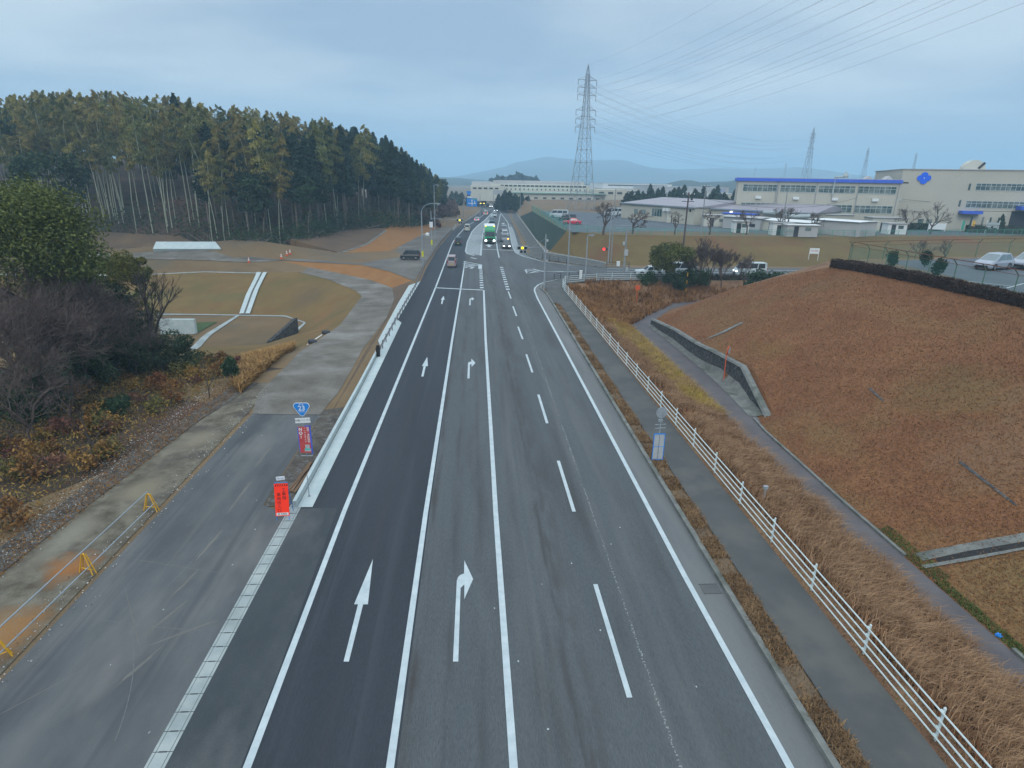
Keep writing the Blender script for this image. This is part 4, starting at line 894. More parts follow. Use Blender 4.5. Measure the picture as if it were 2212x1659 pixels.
blades('verge_grass', 'short olive grass along the foot of the white fence', lambda rr: (lambda y: (11.8+dr(y)*.4+rr.random()*.9, y, .08))(rr.uniform(6, 75)), 12000, .11, .012, M['strip_straw'], 6, .8)
CLW = [(37.2, 38), (38.3, 38), (38.3, -12), (37.2, -12)]
def g_mound(rr):
    y = 7+rr.random()**1.4*62; x = 19.4+rr.random()*18
    if not inside(x, y, [p[:2] for p in REG_MOUND]): return None
    return (x, y, ground_z(x, y))
REG_MOUND = REG[2][2]
blades('turf', 'rust brown winter turf covering the big slope under the car park', g_mound, 120000, .10, .015, M['turf_blade'], 7, 1.5)
def g_stone(): y = r.uniform(8, 40); x = r.choice((-13.9, -17.6, -18.2, -17.9))+r.gauss(0, .4); return (x, y, ground_z(x, y)+.05)
M['pebble'] = leafmat('pebble', (.14, .13, .12), (.42, .41, .39), .1)
scatter('stones', 'loose pale stones along both edges of the mud strip', 'stones', g_stone, 3500, .035, .8, M['pebble'], rng, up=.9)
def g_green(rr):
    y = rr.uniform(15, 24); x = 19.35+rr.random()*(.35 if y < 20 else .6); return (x, y, ground_z(x, y))
blades('green_grass', 'fresh green grass along the edge of the lower lane near the big drain', g_green, 2600, .12, .014, M['turf_green'], 8, .9)
gold = [G(u, v)[:2] for u, v in [(525, 775), (530, 745), (580, 738), (635, 725), (632, 740), (600, 770), (560, 810), (520, 850), (500, 830)]]
def g_gold(rr):
    x = rr.uniform(-24, -13); y = rr.uniform(38, 60)
    return (x, y, ground_z(x, y)) if inside(x, y, gold) else None
blades('dry_grass', 'golden dry grass tuft at the tip of the thicket beside the gravel track', g_gold, 9000, .8, .03, M['straw_orange'], 9, .7)

# ------------------------------------------------------------------ street furniture
M['white_metal'] = mat('white_metal', (.46, .55, .55), (.54, .62, .62), 5, .45, spec=.5)
M['grey_metal'] = mat('grey_metal', (.22, .26, .29), (.28, .32, .35), 3, .5)
M['dark_metal'] = mat('dark_metal', (.03, .035, .045), (.05, .055, .065), 3, .5)
M['rail_brown'] = mat('rail_metal', (.16, .15, .16), (.22, .21, .22), 1, .5)
M['pole_conc'] = mat('pole_concrete', (.20, .22, .23), (.27, .29, .30), 1.5, .8)
M['pole_brown'] = mat('pole_brown', (.07, .06, .058), (.10, .085, .08), 1.5, .8)
M['yellow'] = mat('yellow_paint', (.62, .34, .02), (.70, .40, .04), 4, .5)
M['yellow_stripe'] = mat('yellow_band', (.55, .55, .02), (.62, .62, .03), 4, .5)
M['orange'] = mat('orange_paint', (.50, .085, .03), (.58, .11, .04), 4, .5)
M['orange_sheet'] = mat('orange_sheet', (.95, .030, .008), (.98, .04, .012), 2, .5, emit=(1, .04, .01), estr=.0)
M['blue_paint'] = mat('blue_paint', (.02, .20, .60), (.02, .23, .66), 3, .4)
M['blue_trim'] = mat('blue_trim', (.04, .11, .55), (.05, .13, .62), 3, .5)
M['black'] = mat('black_matt', (.012, .012, .012), (.02, .02, .02), 3, .7)
M['white_sheet'] = mat('white_sheet', (.62, .66, .66), (.68, .72, .72), 3, .6)
M['red_cloth'] = mat('red_cloth', (.42, .05, .06), (.50, .08, .07), 3, .8)
M['green_metal'] = mat('green_metal', (.05, .28, .20), (.07, .33, .24), 2, .5)
M['rust'] = mat('rusty_wire', (.13, .055, .035), (.18, .08, .05), 4, .9)
M['wood'] = mat('old_wood', (.12, .075, .045), (.18, .115, .07), 4, .9, stretch=(1, .1, 1))
M['lens'] = mat('lamp_lens', (.35, .38, .40), (.42, .45, .46), 3, .25)
def lamp(name, c, s): return mat(name, c, c, emit=c, estr=s)
M['amber_on'] = lamp('amber_lamp_on', (1, .80, .02), 1.6); M['red_on'] = lamp('red_lamp_on', (1, .035, .03), 2.2)
M['head_on'] = lamp('headlamp_on', (.92, .92, 1), 6); M['tail_on'] = lamp('tail_lamp_on', (1, .06, .09), 1.6); M['orange_on'] = lamp('indicator_on', (1, .50, .05), 3)
M['yellow_on'] = lamp('fog_lamp_on', (1, .85, .1), 5)
def net(name, c, a):
    m = mat(name, c, c, alpha=a, rough=.8); return m
M['net_green'] = net('green_netting', (.05, .30, .24), .42); M['net_pale'] = net('green_wire_mesh', (.06, .26, .20), .13)

FPTS = [(12.0, 8.07+3.03*k) for k in range(-3, 24)]+[(12.15, 80.6)]
FPTS += [(13.0, 84.0), (15.9, 85.5), (17.9, 86.3), (20.3, 86.9), (23.1, 87.1), (25.5, 87.3), (29, 87.6)]
fence = empty('guard_fence', (12, 8, 0), 0, 'long white pipe fence with four rails between the footway and the grassy bank', 'fence')
def loc(o, p): return (p[0]-o.location.x, p[1]-o.location.y, p[2]-o.location.z)
pm = MB(); pm.tube((0, 0, 0), (0, 0, 1.14), .036, n=8); pm.tube((0, 0, 1.14), (0, 0, 1.17), .04, .02, 8)
for h in (1.04, .77, .5, .23): pm.box((-.05, 0, h), (.04, .10, .07))
post0 = pm.build('post', M['white_metal'], fence, loc(fence, FPTS[0]+(.05,)))
for p in FPTS[1:]:
    c = post0.copy(); c.location = loc(fence, p+(.05,)); COL.objects.link(c)
for h in (1.04, .77, .5, .23):
    mb = MB(); pl = [loc(fence, (p[0]-.08 if p[1] < 82 else p[0], p[1]-(.08 if p[1] > 83 else 0), .05+h)) for p in FPTS]; mb.path(pl, .026, 6); mb.build('rail', M['white_metal'], fence)
# guard rail on the left, with a dark sleeve at its near end
GR = [(-7.72, 47.7), (-7.72, 59.4), (-7.7, 66.8), (-7.6, 78.7), (-7.7, 87.3), (-7.9, 97.6), (-7.7, 110), (-7.5, 122.6), (-7.3, 136.8), (-6.6, 155), (-5.6, 174.3)]
gr = empty('guard_rail', (-7.72, 47.7, 0), 0, 'dull steel guard rail on dark posts along the left side of the road', 'guard rail')
RS = resample(GR, 60); mb = MB(); mb.box((.02, 0, .38), (.06, .1, .76)); p0 = mb.build('post', M['dark_metal'], gr, loc(gr, RS[0]))
for p in RS[1::1]:
    c = p0.copy(); c.location = loc(gr, p); COL.objects.link(c)
mb = MB(); loc_l = [loc(gr, (p.x+.1, p.y, 0)) for p in RS]
for z0, z1, d in ((.45, .56, .03), (.56, .62, -.02), (.62, .74, .03)): wall_strip(mb, loc_l, d, d-.02, z0, z1)
mb.build('rail', M['rail_brown'], gr)
mb = MB(); mb.tube((0, -.25, .0), (0, -.25, .95), .16, .13, 10); mb.box((0, -.3, .62), (.3, .34, .36)); mb.build('end_sleeve', M['black'], gr)
gr2 = empty('guard_rail', (-5.6, 174.3, 0), 0, 'far stretch of white guard rail posts along the bend of the road', 'guard rail')
R2 = resample([(-5.6, 174.3), (-5.1, 189.5), (-2.7, 209.4), (1.0, 250), (2.8, 275)], 34); mb = MB(); mb.box((0, 0, .4), (.12, .16, .8)); p0 = mb.build('post', M['white_metal'], gr2, loc(gr2, R2[0]))
for p in R2[1:]:
    c = p0.copy(); c.location = loc(gr2, p); COL.objects.link(c)
mb = MB(); wall_strip(mb, [loc(gr2, p) for p in R2], .05, .02, .5, .75); mb.build('rail', M['rail_brown'], gr2)
# dark pedestrian railings at the corners
def railing(pts, label, panel=False):
    o = empty('pedestrian_railing', pts[0]+(.12,), 0, label, 'railing')
    for p in pts: mb = MB(); mb.box((0, 0, .45), (.09, .09, .95)); mb.build('post', M['dark_metal'], o, loc(o, (p[0], p[1], .12)))
    mb = MB(); pl = [loc(o, p+(.12,)) for p in pts]
    for z in (.25, .55, .88): wall_strip(mb, pl, .025, -.025, z-.025, z+.025)
    if panel: wall_strip(mb, pl, .01, -.01, .25, .85)
    mb.build('rail', M['dark_metal'], o); return o
railing([G(u, v, .12)[:2] for u, v in P_(2000, 950, 4.424, [(725, 640), (840, 622), (980, 612), (1140, 602)])], 'dark low railing on the near corner of the junction by the white fence')
railing([G(u, v, .12)[:2] for u, v in P_(2000, 950, 4.424, [(523, 275), (650, 300), (797, 330), (940, 365)])], 'dark low railing on the far corner of the junction below the green slope')
railing([G(u, v, .12)[:2] for u, v in P_(2000, 950, 4.424, [(1635, 425), (1828, 425), (2020, 428)])], 'dark low railing with filled panels under the red traffic light')

def pole(mb, h, r0=.1, r1=.07, n=10): return mb.tube((0, 0, 0), (0, 0, h), r0, r1, n)
def signal_head(parent, at, on, lab=None, horizontal=True, arrows=False, rz=0.):
    """horizontal three lamp signal head facing -Y"""
    mb = MB(); mb.box((0, 0, 0), (1.35, .18, .42)); mb.box((0, .02, 0), (1.45, .04, .5)); h = mb.build('signal_head', M['grey_metal'], parent, at); h.rotation_euler.z = rz
    for i, x in enumerate((-.43, 0, .43)):
        m_ = M['black']
        if on == i: m_ = [M['amber_on'], M['amber_on'], M['red_on']][i]
        b = MB(); b.lathe([(0.02, 0), (.17, 0), (.17, .05), (.02, .05)], (x, -.15, 0), 14, 'y'); b.build('lamp', m_, h)
        b = MB()
        for a in range(7):
            t0 = math.pi*a/7; t1 = math.pi*(a+1)/7; q = lambda t, r_, y_: (x+r_*math.cos(t), y_, r_*math.sin(t))
            b.add([q(t0, .19, -.09), q(t1, .19, -.09), q(t1, .19, -.36), q(t0, .19, -.36)], [(0, 1, 2, 3)])
        b.build('visor', M['grey_metal'], h)
    if arrows:
        b = MB(); b.box((.12, 0, -.5), (.95, .16, .38))
        a2 = b.build('arrow_signal', M['grey_metal'], h)
        for x in (-.12, .35): b = MB(); b.lathe([(.02, 0), (.16, 0), (.16, .05), (.02, .05)], (x, -.13, -.5), 12, 'y'); b.build('lamp', M['black'], h)
    return h
# right signal pole at the near corner
o = empty('traffic_signal', G(1175.4, 624, .13), 0, 'grey signal pole at the near corner with a flashing yellow light on its arm', 'traffic light')
mb = MB(); pole(mb, 7.1, .13, .08); mb.build('pole', M['grey_metal'], o)
ax = G(1145, 530, 5.3)
mb = MB(); mb.tube((0, 0, 5.5), (-2.3, 9.5*0+.3, 5.35), .05, .04, 6); mb.tube((0, 0, 6.6), (-1.6, .2, 5.5), .02, .02, 4); mb.build('arm', M['grey_metal'], o)
signal_head(o, (-3.0, .4, 5.3), 1, arrows=True)
for z, s in ((6.3, .3), (4.9, .35), (3.7, .25)): mb = MB(); mb.box((.2, 0, z), (.25, .2, s)); mb.build('control_box', M['lens'], o)
# left signal pole
o = empty('traffic_signal', G(933, 543, 0), 0, 'grey signal pole by the yard with a white cabinet and a yellow light', 'traffic light')
mb = MB(); pole(mb, 7.8, .13, .08); mb.build('pole', M['grey_metal'], o)
mb = MB(); mb.tube((.1, 0, 6.3), (5.1, .3, 6.2), .06, .045, 6); mb.build('arm', M['grey_metal'], o)
signal_head(o, (5.6, .3, 6.1), 1, arrows=True)
mb = MB(); mb.box((0, -.2, 5.2), (.65, .35, 1.05)); mb.build('cabinet', M['white_sheet'], o)
mb = MB(); mb.box((0, -.15, 5.95), (.5, .3, .4)); mb.build('speaker', M['dark_metal'], o)
mb = MB(); mb.tube((0, 0, 1.3), (0, 0, 2.25), .17, .17, 10); mb.build('warning_band', M['yellow_stripe'], o)
# street lamps
def street_lamp(p, h, label, reach=3., hd=1, base_band=False, drop=1.4, g=None):
    o = empty('street_lamp', p, 0, label, 'street lamp', g); mb = MB(); mb.tube((0, 0, 0), (0, 0, h-drop), .11, .08, 8)
    pts = [(hd*reach*math.sin(t*math.pi/2)**1.3*.72*1.0, 0, h-drop+drop*math.sin(t*math.pi/2)) for t in [i/8 for i in range(9)]]
    pts = [(hd*reach*.75*(1-math.cos(t*math.pi/2)), 0, h-drop+drop*math.sin(t*math.pi/2)) for t in [i/8 for i in range(9)]]+[(hd*reach, 0, h+.02)]
    mb.path(pts, .055, 6); mb.build('pole', M['grey_metal'], o)
    mb = MB(); mb.box((hd*(reach+.3), 0, h), (.75, .3, .14)); hd_ = mb.build('lamp_head', M['grey_metal'], o)
    mb = MB(); mb.lathe([(.04, -.26), (.14, -.2), (.17, -.08)], (hd*(reach+.35), 0, h), 10); mb.build('lens', M['lens'], hd_)
    if base_band: mb = MB(); mb.tube((0, 0, 1.9), (0, 0, 2.8), .15, .15, 10); mb.build('warning_band', M['yellow_stripe'], o)
    return o
o = street_lamp(G(914, 580.3, 0), 10.1, 'street lamp with a wide curved arm and a yellow band, beside the dark parked car', 2.3, 1, True)
mb = MB(); mb.tube((.1, 0, 5.4), (.5, 0, 5.4), .03, .03, 5); mb.lathe([(.1, -.25), (.3, -.2), (.3, .1), (.12, .2)], (.85, 0, 5.45), 12); mb.build('camera_dome', M['white_sheet'], o)
street_lamp(G(1225.7, 603, .13), 9.2, 'street lamp with a short curved arm behind the near corner railing', .5, -1, drop=.8)
street_lamp(G(1264, 609.5, .05), 6.6, 'plain slender lamp pole standing inside the curve of the white fence', .25, 1, drop=.2)
street_lamp((-9, 147.7, 0), 12.4, 'thin tall lamp pole in front of the right end of the wood', .5, 1, drop=.1)
street_lamp((17.9, 235.6, 0), 11.8, 'thin far lamp pole beside the dark trees past the green slope', .3, 1, drop=.1)
street_lamp((-3.4, 231.6, 0), 6.6, 'short far lamp pole left of the blue direction sign', .2, 1, drop=.1)
mb = MB(); mb.box((0, 0, .6), (.35, .3, 1.2)); mb.box((0, 0, 1.25), (.42, .36, .08)); tag(mb.build('control_cabinet', M['white_sheet'], None, G(1254, 603, .05)), 'white control cabinet beside the slender lamp pole at the corner', 'cabinet')
# poles beyond the side road
o = empty('traffic_signal', (23.9, 106.2, 0), 0, 'grey pole beyond the side road carrying a lit red light', 'traffic light')
mb = MB(); pole(mb, 9.3, .12, .07); mb.build('pole', M['grey_metal'], o)
mb = MB(); mb.box((-.75, -.1, 2.55), (1.0, .18, .38)); h = mb.build('signal_head', M['dark_metal'], o)
mb = MB(); mb.lathe([(.02, 0), (.22, 0), (.22, .06), (.02, .06)], (-.95, -.27, 2.55), 14, 'y'); mb.build('lamp', M['red_on'], h)
mb = MB(); mb.tube((0, 0, 2.55), (-.3, 0, 2.55), .03, .03, 5); mb.build('arm', M['grey_metal'], o)
def utility_pole(p, h, label, r=.15, m=None, arms=2, boxes=(), tilt=0):
    o = empty('utility_pole', p, 0, label, 'utility pole'); mb = MB(); pole(mb, h, r, r*.65); mb.build('pole', m or M['pole_conc'], o)
    for k in range(arms):
        z = h-.4-k*1.0; mb = MB(); mb.bar((-1.0, 0, z), (1.0, 0, z), .09)
        a = mb.build('crossarm', M['dark_metal'], o)
        for x in (-.9, -.3, .3, .9): mb = MB(); mb.lathe([(.03, 0), (.07, .04), (.05, .12), (.06, .2)], (x, 0, z+.05), 8); mb.build('insulator', M['white_sheet'], a)
    for (x, z, s, m2) in boxes: mb = MB(); mb.box((x, -.15, z), (s*.6, s*.5, s)); mb.build('equipment_box', m2, o)
    o.rotation_euler.y = tilt; return o
utility_pole((24.6, 107.2, 0), 12.6, 'taller thin pole right behind the red traffic light pole', .11, M['pole_conc'], 0)
utility_pole((23.5, 93.0, .05), 6.9, 'grey concrete pole with boxes in the side road by the curved fence', .17, M['pole_conc'], 0, ((-.35, 4.8, .5, M['lens']), (.1, 3.4, .9, M['lens']), (-1.0, 1.7, .75, M['white_sheet']), (.4, .9, .6, M['lens'])))
UP1 = utility_pole((34.3, 98.0, 0), 12.4, 'brown utility pole with crossarms rising behind the round green tree', .17, M['pole_brown'], 2, ((.5, 11.4, .45, M['dark_metal']), (.5, 9.6, .4, M['dark_metal'])))
UP2 = utility_pole((95.5, 147, 4), 8.2, 'brown utility pole in front of the long building with the blue roof edge', .16, M['pole_brown'], 1)
UP3 = utility_pole((45.5, 120.6, 4), 9.6, 'grey utility pole standing by the low workshop beyond the parking lot', .13, M['pole_conc'], 1)
UP4 = utility_pole((62.5, 121.5, 4), 8.5, 'grey utility pole near the big duct of the low factory', .13, M['pole_conc'], 0)
def wire(name, a, b, sag, r=.02, label=None, g=None, n=16, mt=None):
    a = Vector(a); b = Vector(b); mb = MB(); pts = []
    for i in range(n+1):
        t = i/n; p = a.lerp(b, t); p.z -= 4*sag*t*(1-t); pts.append(tuple(p))
    mb.path(pts, r, 4); return tag(mb.build(name, mt or M['wire'], recalc=False), label, 'power line', g)
M['wire'] = mat('cable', (.19, .24, .30), (.23, .28, .34), 3, .7); M['wire_dark'] = mat('cable_dark', (.03, .035, .04), (.04, .045, .05), 3, .7)
wire('cable', (34.3, 98, 12), (95.5, 147, 11.8), 2.5, .03, 'overhead cable between the two brown utility poles', None, 16, M['wire_dark'])
for k, dz_ in enumerate((11.7, 9.3)): wire('cable', (95.5, 147, dz_), (190, 122, dz_+3.5), 3.5, .035, ['upper cable running right from the brown pole across the cream building', 'lower cable running right from the brown pole across the cream building'][k], None, 16, M['wire_dark'])
wire('cable', (34.3, 98, 10.5), (62.5, 121.5, 9), 1.2, .02, 'thin cable from the brown pole to the pole by the duct', None, 12, M['wire_dark'])
wire('cable', (60, 71, 11.2), (150, 70, 13.5), .8, .03, 'upper dark cable crossing the bank above the corner car park', None, 12, M['wire_dark'])
wire('cable', (56, 66, 9.9), (150, 66, 12), .8, .03, 'lower dark cable crossing the bank above the corner car park', None, 12, M['wire_dark'])

# ------------------------------------------------------------------ transmission towers
M['steel'] = mat('tower_steel', (.20, .24, .29), (.26, .30, .35), 1, .6)
def pylon(p, H, label, detail=1, rz=.35, s=1., arms=True):
    o = empty('transmission_tower', p, rz, label, 'pylon'); lw = (.11 if detail else .13)*s
    def half(t):
        return H*(.080-(.080-.022)*(t/.66)**.9)/1 if t < .66 else H*(.022-(.022-.010)*((t-.66)/.28)) if t < .94 else H*.010*(1-(t-.94)/.06)+.02
    lv = [0, .13, .24, .34, .43, .51, .58, .66, .71, .76, .81, .86, .90, .94, 1] if detail else [0, .2, .38, .52, .66, .8, .94, 1]
    mb = MB(); br = MB(); C4 = [(-1, -1), (1, -1), (1, 1), (-1, 1)]
    for a, b in zip(lv, lv[1:]):
        ha, hb = half(a), half(b)
        for i, (x, y) in enumerate(C4):
            mb.tube((x*ha, y*ha, a*H), (x*hb, y*hb, b*H), lw, lw, 4, cap=False)
            x2, y2 = C4[(i+1) % 4]
            br.tube((x*ha, y*ha, a*H), (x2*hb, y2*hb, b*H), lw*.5, lw*.5, 3, cap=False); br.tube((x2*ha, y2*ha, a*H), (x*hb, y*hb, b*H), lw*.5, lw*.5, 3, cap=False)
            br.tube((x*hb, y*hb, b*H), (x2*hb, y2*hb, b*H), lw*.6, lw*.6, 3, cap=False)
    mb.build('legs', M['steel'], o, recalc=False); br.build('bracing', M['steel'], o, recalc=False)
    pts = []
    for t in (.90, .85, .80, .70, .64, .585):
        W_ = 3.5*s if t > .75 else 3.8*s
        h = half(t); am = MB(); z = t*H
        for sd in (-1, 1):
            for y in (-h, h): am.tube((sd*h, y, z), (sd*W_, 0, z), lw*.7, lw*.5, 3); am.tube((sd*h, y, z+1.1*s), (sd*W_, 0, z), lw*.6, lw*.5, 3)
            if detail:
                am.tube((sd*W_*.97, 0, z), (sd*W_*.97, 0, z-1.7), .11, .11, 5)
            pts.append((sd*W_, z-1.6))
        am.build('crossarm', M['steel'], o, recalc=False)
    return o, pts
RZ1 = .25
py1, apts = pylon((39, 223.2, 4), 46.9, 'tall steel transmission tower with six pairs of arms behind the parking lot', 1, RZ1)
far = [((0, 0), 0)]
def pyl_at(u, vt, y, H, label):
    x, _, zt = GY(u, vt, y); return pylon((x, y, zt-H), H, label, 0, .5, 1.15)
p2, ap2 = pyl_at(1759, 275, 470, 50, 'transmission tower standing behind the long building with the blue roof edge')
p3, _ = pyl_at(1877, 318, 700, 50, 'smaller distant transmission tower above the roof left of the blue emblem')
p4, _ = pyl_at(1981, 329, 850, 50, 'distant transmission tower directly above the blue emblem on the cream building')
pyl_at(1699, 350, 1250, 50, 'tiny distant pylon just left of the tower behind the blue roof edge'); pyl_at(1632, 361, 1500, 50, 'faint far pylon above the left corner of the building with the blue roof edge'); pyl_at(1582, 374, 1900, 45, 'faintest far pylon above the wooded hill')
pyl_at(1303, 392, 1500, 40, 'faint far pylon above the roofs right of the big transmission tower')
cs, sn = math.cos(RZ1), math.sin(RZ1)
for i, (w_, z) in enumerate(apts):
    a = (39+w_*cs, 223.2+w_*sn, 4+z)
    side = 'left' if w_ < 0 else 'right'; lv_ = ['topmost', 'second', 'third', 'fourth', 'fifth', 'lowest'][i//2]
    wire('power_line', a, (83+w_*1.3, -115, z+38+(1-(z-27)/16)*9), 15.5, .015, '%s power line on the %s arms of the big tower, running over the camera' % (lv_, side), None, 40)
    b = p2.matrix_basis @ Vector((ap2[i][0], 0, ap2[i][1]))
    wire('power_line', a, b, 9, .028, '%s power line on the %s arms, from the big tower to the next one' % (lv_, side), None, 20)
wire('power_line', (39, 223.2, 50.8), (83, -115, 88), 14.5, .014, 'earth wire from the very tip of the big tower', None, 40)

# ------------------------------------------------------------------ signs with writing
def text(s, size, mt, parent, at, rx=math.pi/2, rz=0, name='lettering', ext=.002, sx=1., align='CENTER', rot2=0, bold=0.):
    cu = bpy.data.curves.new(name, 'FONT'); cu.body = s; cu.size = size; cu.align_x = align; cu.align_y = 'CENTER'; cu.extrude = ext; cu.offset = bold
    ob = bpy.data.objects.new(name, cu); COL.objects.link(ob); bpy.context.view_layer.update()
    me = bpy.data.meshes.new_from_object(ob.evaluated_get(bpy.context.evaluated_depsgraph_get())); bpy.data.objects.remove(ob)
    me.materials.clear(); me.materials.append(mt)
    o = link(name, me, parent, at); o.rotation_euler = (rx, rot2, rz); o.scale = (sx, 1, 1); return o
def panel(mb, x0, x1, z0, z1, y0=-.01, y1=.01, mi=0): return mb.box(((x0+x1)/2, (y0+y1)/2, (z0+z1)/2), (x1-x0, y1-y0, z1-z0), mi=mi)
# orange works board
wb = empty('works_sign', (G(612, 1124, 0)[0], G(612, 1124, 0)[1], .02), .06, 'bright orange roadworks board on a blue A frame at the end of the concrete kerb', 'sign')
bd = empty('board', (0, 0, .2), 0); bd.parent = wb; bd.rotation_euler.x = -.2
mb = MB(); panel(mb, -.28, .28, 0, 1.4); b0 = mb.build('panel', M['orange_sheet'], bd)
mb = MB()
for k in range(6): x = -.25+k*.09; mb.add([(x, -.0125, 1.29), (x+.035, -.0125, 1.29), (x+.085, -.0125, 1.37), (x+.045, -.0125, 1.37)], [(0, 1, 2, 3)])
mb.build('stripes', M['black'], bd)
for i, ch in enumerate('工事用'): text(ch, .165, M['black'], bd, (.10, -.0135, 1.12-i*.175), name='lettering')
for i, ch in enumerate('車両出入口'): text(ch, .165, M['black'], bd, (-.11, -.0135, .92-i*.175), name='lettering')
mb = MB(); panel(mb, -.24, .24, .03, .14, -.014, -.01); mb.build('name_plate', M['white_sheet'], bd); text('㈱ 北尾組', .085, M['black'], bd, (0, -.016, .085))
mb = MB()
for x in (-.25, .25): mb.tube((x, -.02, 0), (x*.96, .3, 1.62), .014, .014, 6); mb.tube((x, .75, 0), (x*.96, .3, 1.62), .014, .014, 6)
mb.tube((-.25, .6, .45), (.25, .6, .45), .012, .012, 6); mb.tube((-.25, .3, 1.62), (.25, .3, 1.62), .012, .012, 6); mb.build('frame', M['blue_paint'], wb)
mb = MB(); mb.box((.03, .2, 1.86), (.34, .02, .16), ry=-.08); mb.build('small_plate', M['white_sheet'], wb); text('第1工区', .07, M['blue_trim'], wb, (.03, .187, 1.86))
# route shield and banner
rs = empty('route_sign', G(662.6, 983, 0), .0, 'blue triangular route 23 shield over a white name plate on a grey pole', 'sign')
mb = MB(); pole(mb, 2.95, .035, .035, 8); mb.build('pole', M['grey_metal'], rs)
def shield(r, n=8):
    cs_ = [Vector((-.40, .26)), Vector((.40, .26)), Vector((0, -.42))]; out = []
    for i, c in enumerate(cs_):
        base = [math.radians(205), math.radians(65), math.radians(-60)][i]; base = [math.radians(215), math.radians(95), math.radians(-25)][i]; rad = [.17, .17, .15][i]
        cc = c*(1-.19/.47)
        for k in range(n+1):
            t = base-math.radians(120)*k/n; out.append((cc.x*r+math.cos(t)*rad*r, cc.y*r+math.sin(t)*rad*r))
    return out
M['sign_edge'] = M['white_sheet']
def shield_mb(r, y0, y1):
    pl = shield(r); b = MB(); n = len(pl); v = [(x, y0, z) for x, z in pl]+[(x, y1, z) for x, z in pl]
    return b.add(v, [tuple(range(n)), tuple(range(2*n-1, n-1, -1))]+[(i, (i+1) % n, n+(i+1) % n, n+i) for i in range(n)])
sh = shield_mb(1.0, -.065, -.045).build('shield', M['white_sheet'], rs, (0, 0, 2.62)); shield_mb(.93, -.069, -.066).build('face', M['blue_paint'], sh)
text('23', .36, M['white_sheet'], sh, (0, -.072, .02), bold=.006); text('国 道', .105, M['white_sheet'], sh, (0, -.072, .235)); text('ROUTE', .085, M['white_sheet'], sh, (0, -.072, -.155))
mb = MB(); panel(mb, -.38, .38, 0, .27, -.06, -.045); pl_ = mb.build('name_plate', M['white_sheet'], rs, (.0, 0, 1.84)); pl_.rotation_euler.y = -.05; text('中勢バイパス', .135, M['dark_metal'], pl_, (0, -.062, .135))
bn = empty('banner', G(664, 984, 0), .0, 'red winter tyre banner with white writing tied below the route 23 sign', 'banner')
bn.location.y -= .12; bn.rotation_euler.y = .0
mb = MB(); panel(mb, -.29, .29, .22, 1.68, -.004, .004); mb.build('cloth', M['red_cloth'], bn)
mb = MB(); panel(mb, .27, .34, .15, 1.72, -.006, .006); panel(mb, -.33, -.29, .3, 1.65, -.006, .006); panel(mb, .05, .34, 1.68, 1.74, -.006, .006); mb.build('edging', M['blue_trim'], bn)
for i, ch in enumerate('NO!'): text(ch, .22, M['white_sheet'], bn, (-.18, -.008, 1.53-i*.21), bold=.008)
for i, ch in enumerate('ノーマルタイヤ'): text(ch, .12, M['white_sheet'], bn, (.03, -.008, 1.6-i*.125), rot2=0)
for i, ch in enumerate('積雪・凍結路面'): text(ch, .13, M['white_sheet'], bn, (.19, -.008, 1.6-i*.125))
mb = MB(); panel(mb, -.02, .2, .47, .68, -.01, -.005); mb.add([(-.08, -.008, .3), (.26, -.008, .3), (.2, -.008, .5), (-.02, -.008, .5)], [(0, 1, 2, 3)]); mb.build('car_picture', M['lens'], bn)
mb = MB(); panel(mb, -.06, .24, .38, .47, -.014, -.011); mb.build('car_picture_stripe', mat('aqua', (.05, .45, .45), (.08, .5, .4)), bn)
mb = MB(); mb.tube((-.3, .05, 0), (-.3, .05, 1.7), .012, n=6); mb.tube((.3, .05, 0), (.3, .05, 1.7), .012, n=6); mb.tube((-.3, .05, .02), (.3, .05, .02), .03, n=6); mb.build('frame', M['grey_metal'], bn)
# direction sign far down the road
ds = empty('direction_sign', G(1037, 470, 0), 0, 'blue direction sign with white arrows over the left edge of the far road', 'sign')
x0, _, zt = GY(1008, 428, ds.location.y); x1, _, zb = GY(1031, 446, ds.location.y)
lx0, lx1 = x0-ds.location.x, x1-ds.location.x
mb = MB(); panel(mb, lx0, lx1, zb, zt, -.04, .04); mb.build('panel', M['blue_paint'], ds)
cxs = (lx0+lx1)/2; wds = lx1-lx0; hs_ = zt-zb
mb = MB(); panel(mb, cxs-.14, cxs+.14, zb+.3, zb+hs_*.72, -.07, -.045); panel(mb, cxs-wds*.36, cxs+wds*.36, zb+hs_*.36-.13, zb+hs_*.36+.13, -.07, -.046); mb.add([(cxs-.35, -.07, zb+hs_*.7), (cxs+.35, -.07, zb+hs_*.7), (cxs, -.07, zb+hs_*.86)], [(0, 1, 2)]); panel(mb, cxs+wds*.22, cxs+wds*.28, zb+hs_*.36, zb+hs_*.68, -.07, -.047); mb.build('arrows', M['white_sheet'], ds)
mb = MB(); panel(mb, cxs+wds*.08, cxs+wds*.44, zb+hs_*.8, zb+hs_*.95, -.06, -.045); mb.build('green_patch', M['green_metal'], ds)
mb = MB(); mb.tube((0, .1, 0), (0, .1, zt+1.5), .14, .1, 8); mb.tube((0, .1, (zb+zt)/2+.4), (lx0, .1, (zb+zt)/2+.4), .07, n=6); mb.tube((0, .1, (zb+zt)/2-.4), (lx0, .1, (zb+zt)/2-.4), .07, n=6); mb.build('pole', M['grey_metal'], ds)
s2 = empty('route_sign', (GY(1013, 417, 238)[0], 238, 0), 0, 'small far route shield above the blue direction sign', 'sign')
zt2 = GY(1013, 417, 238)[2]
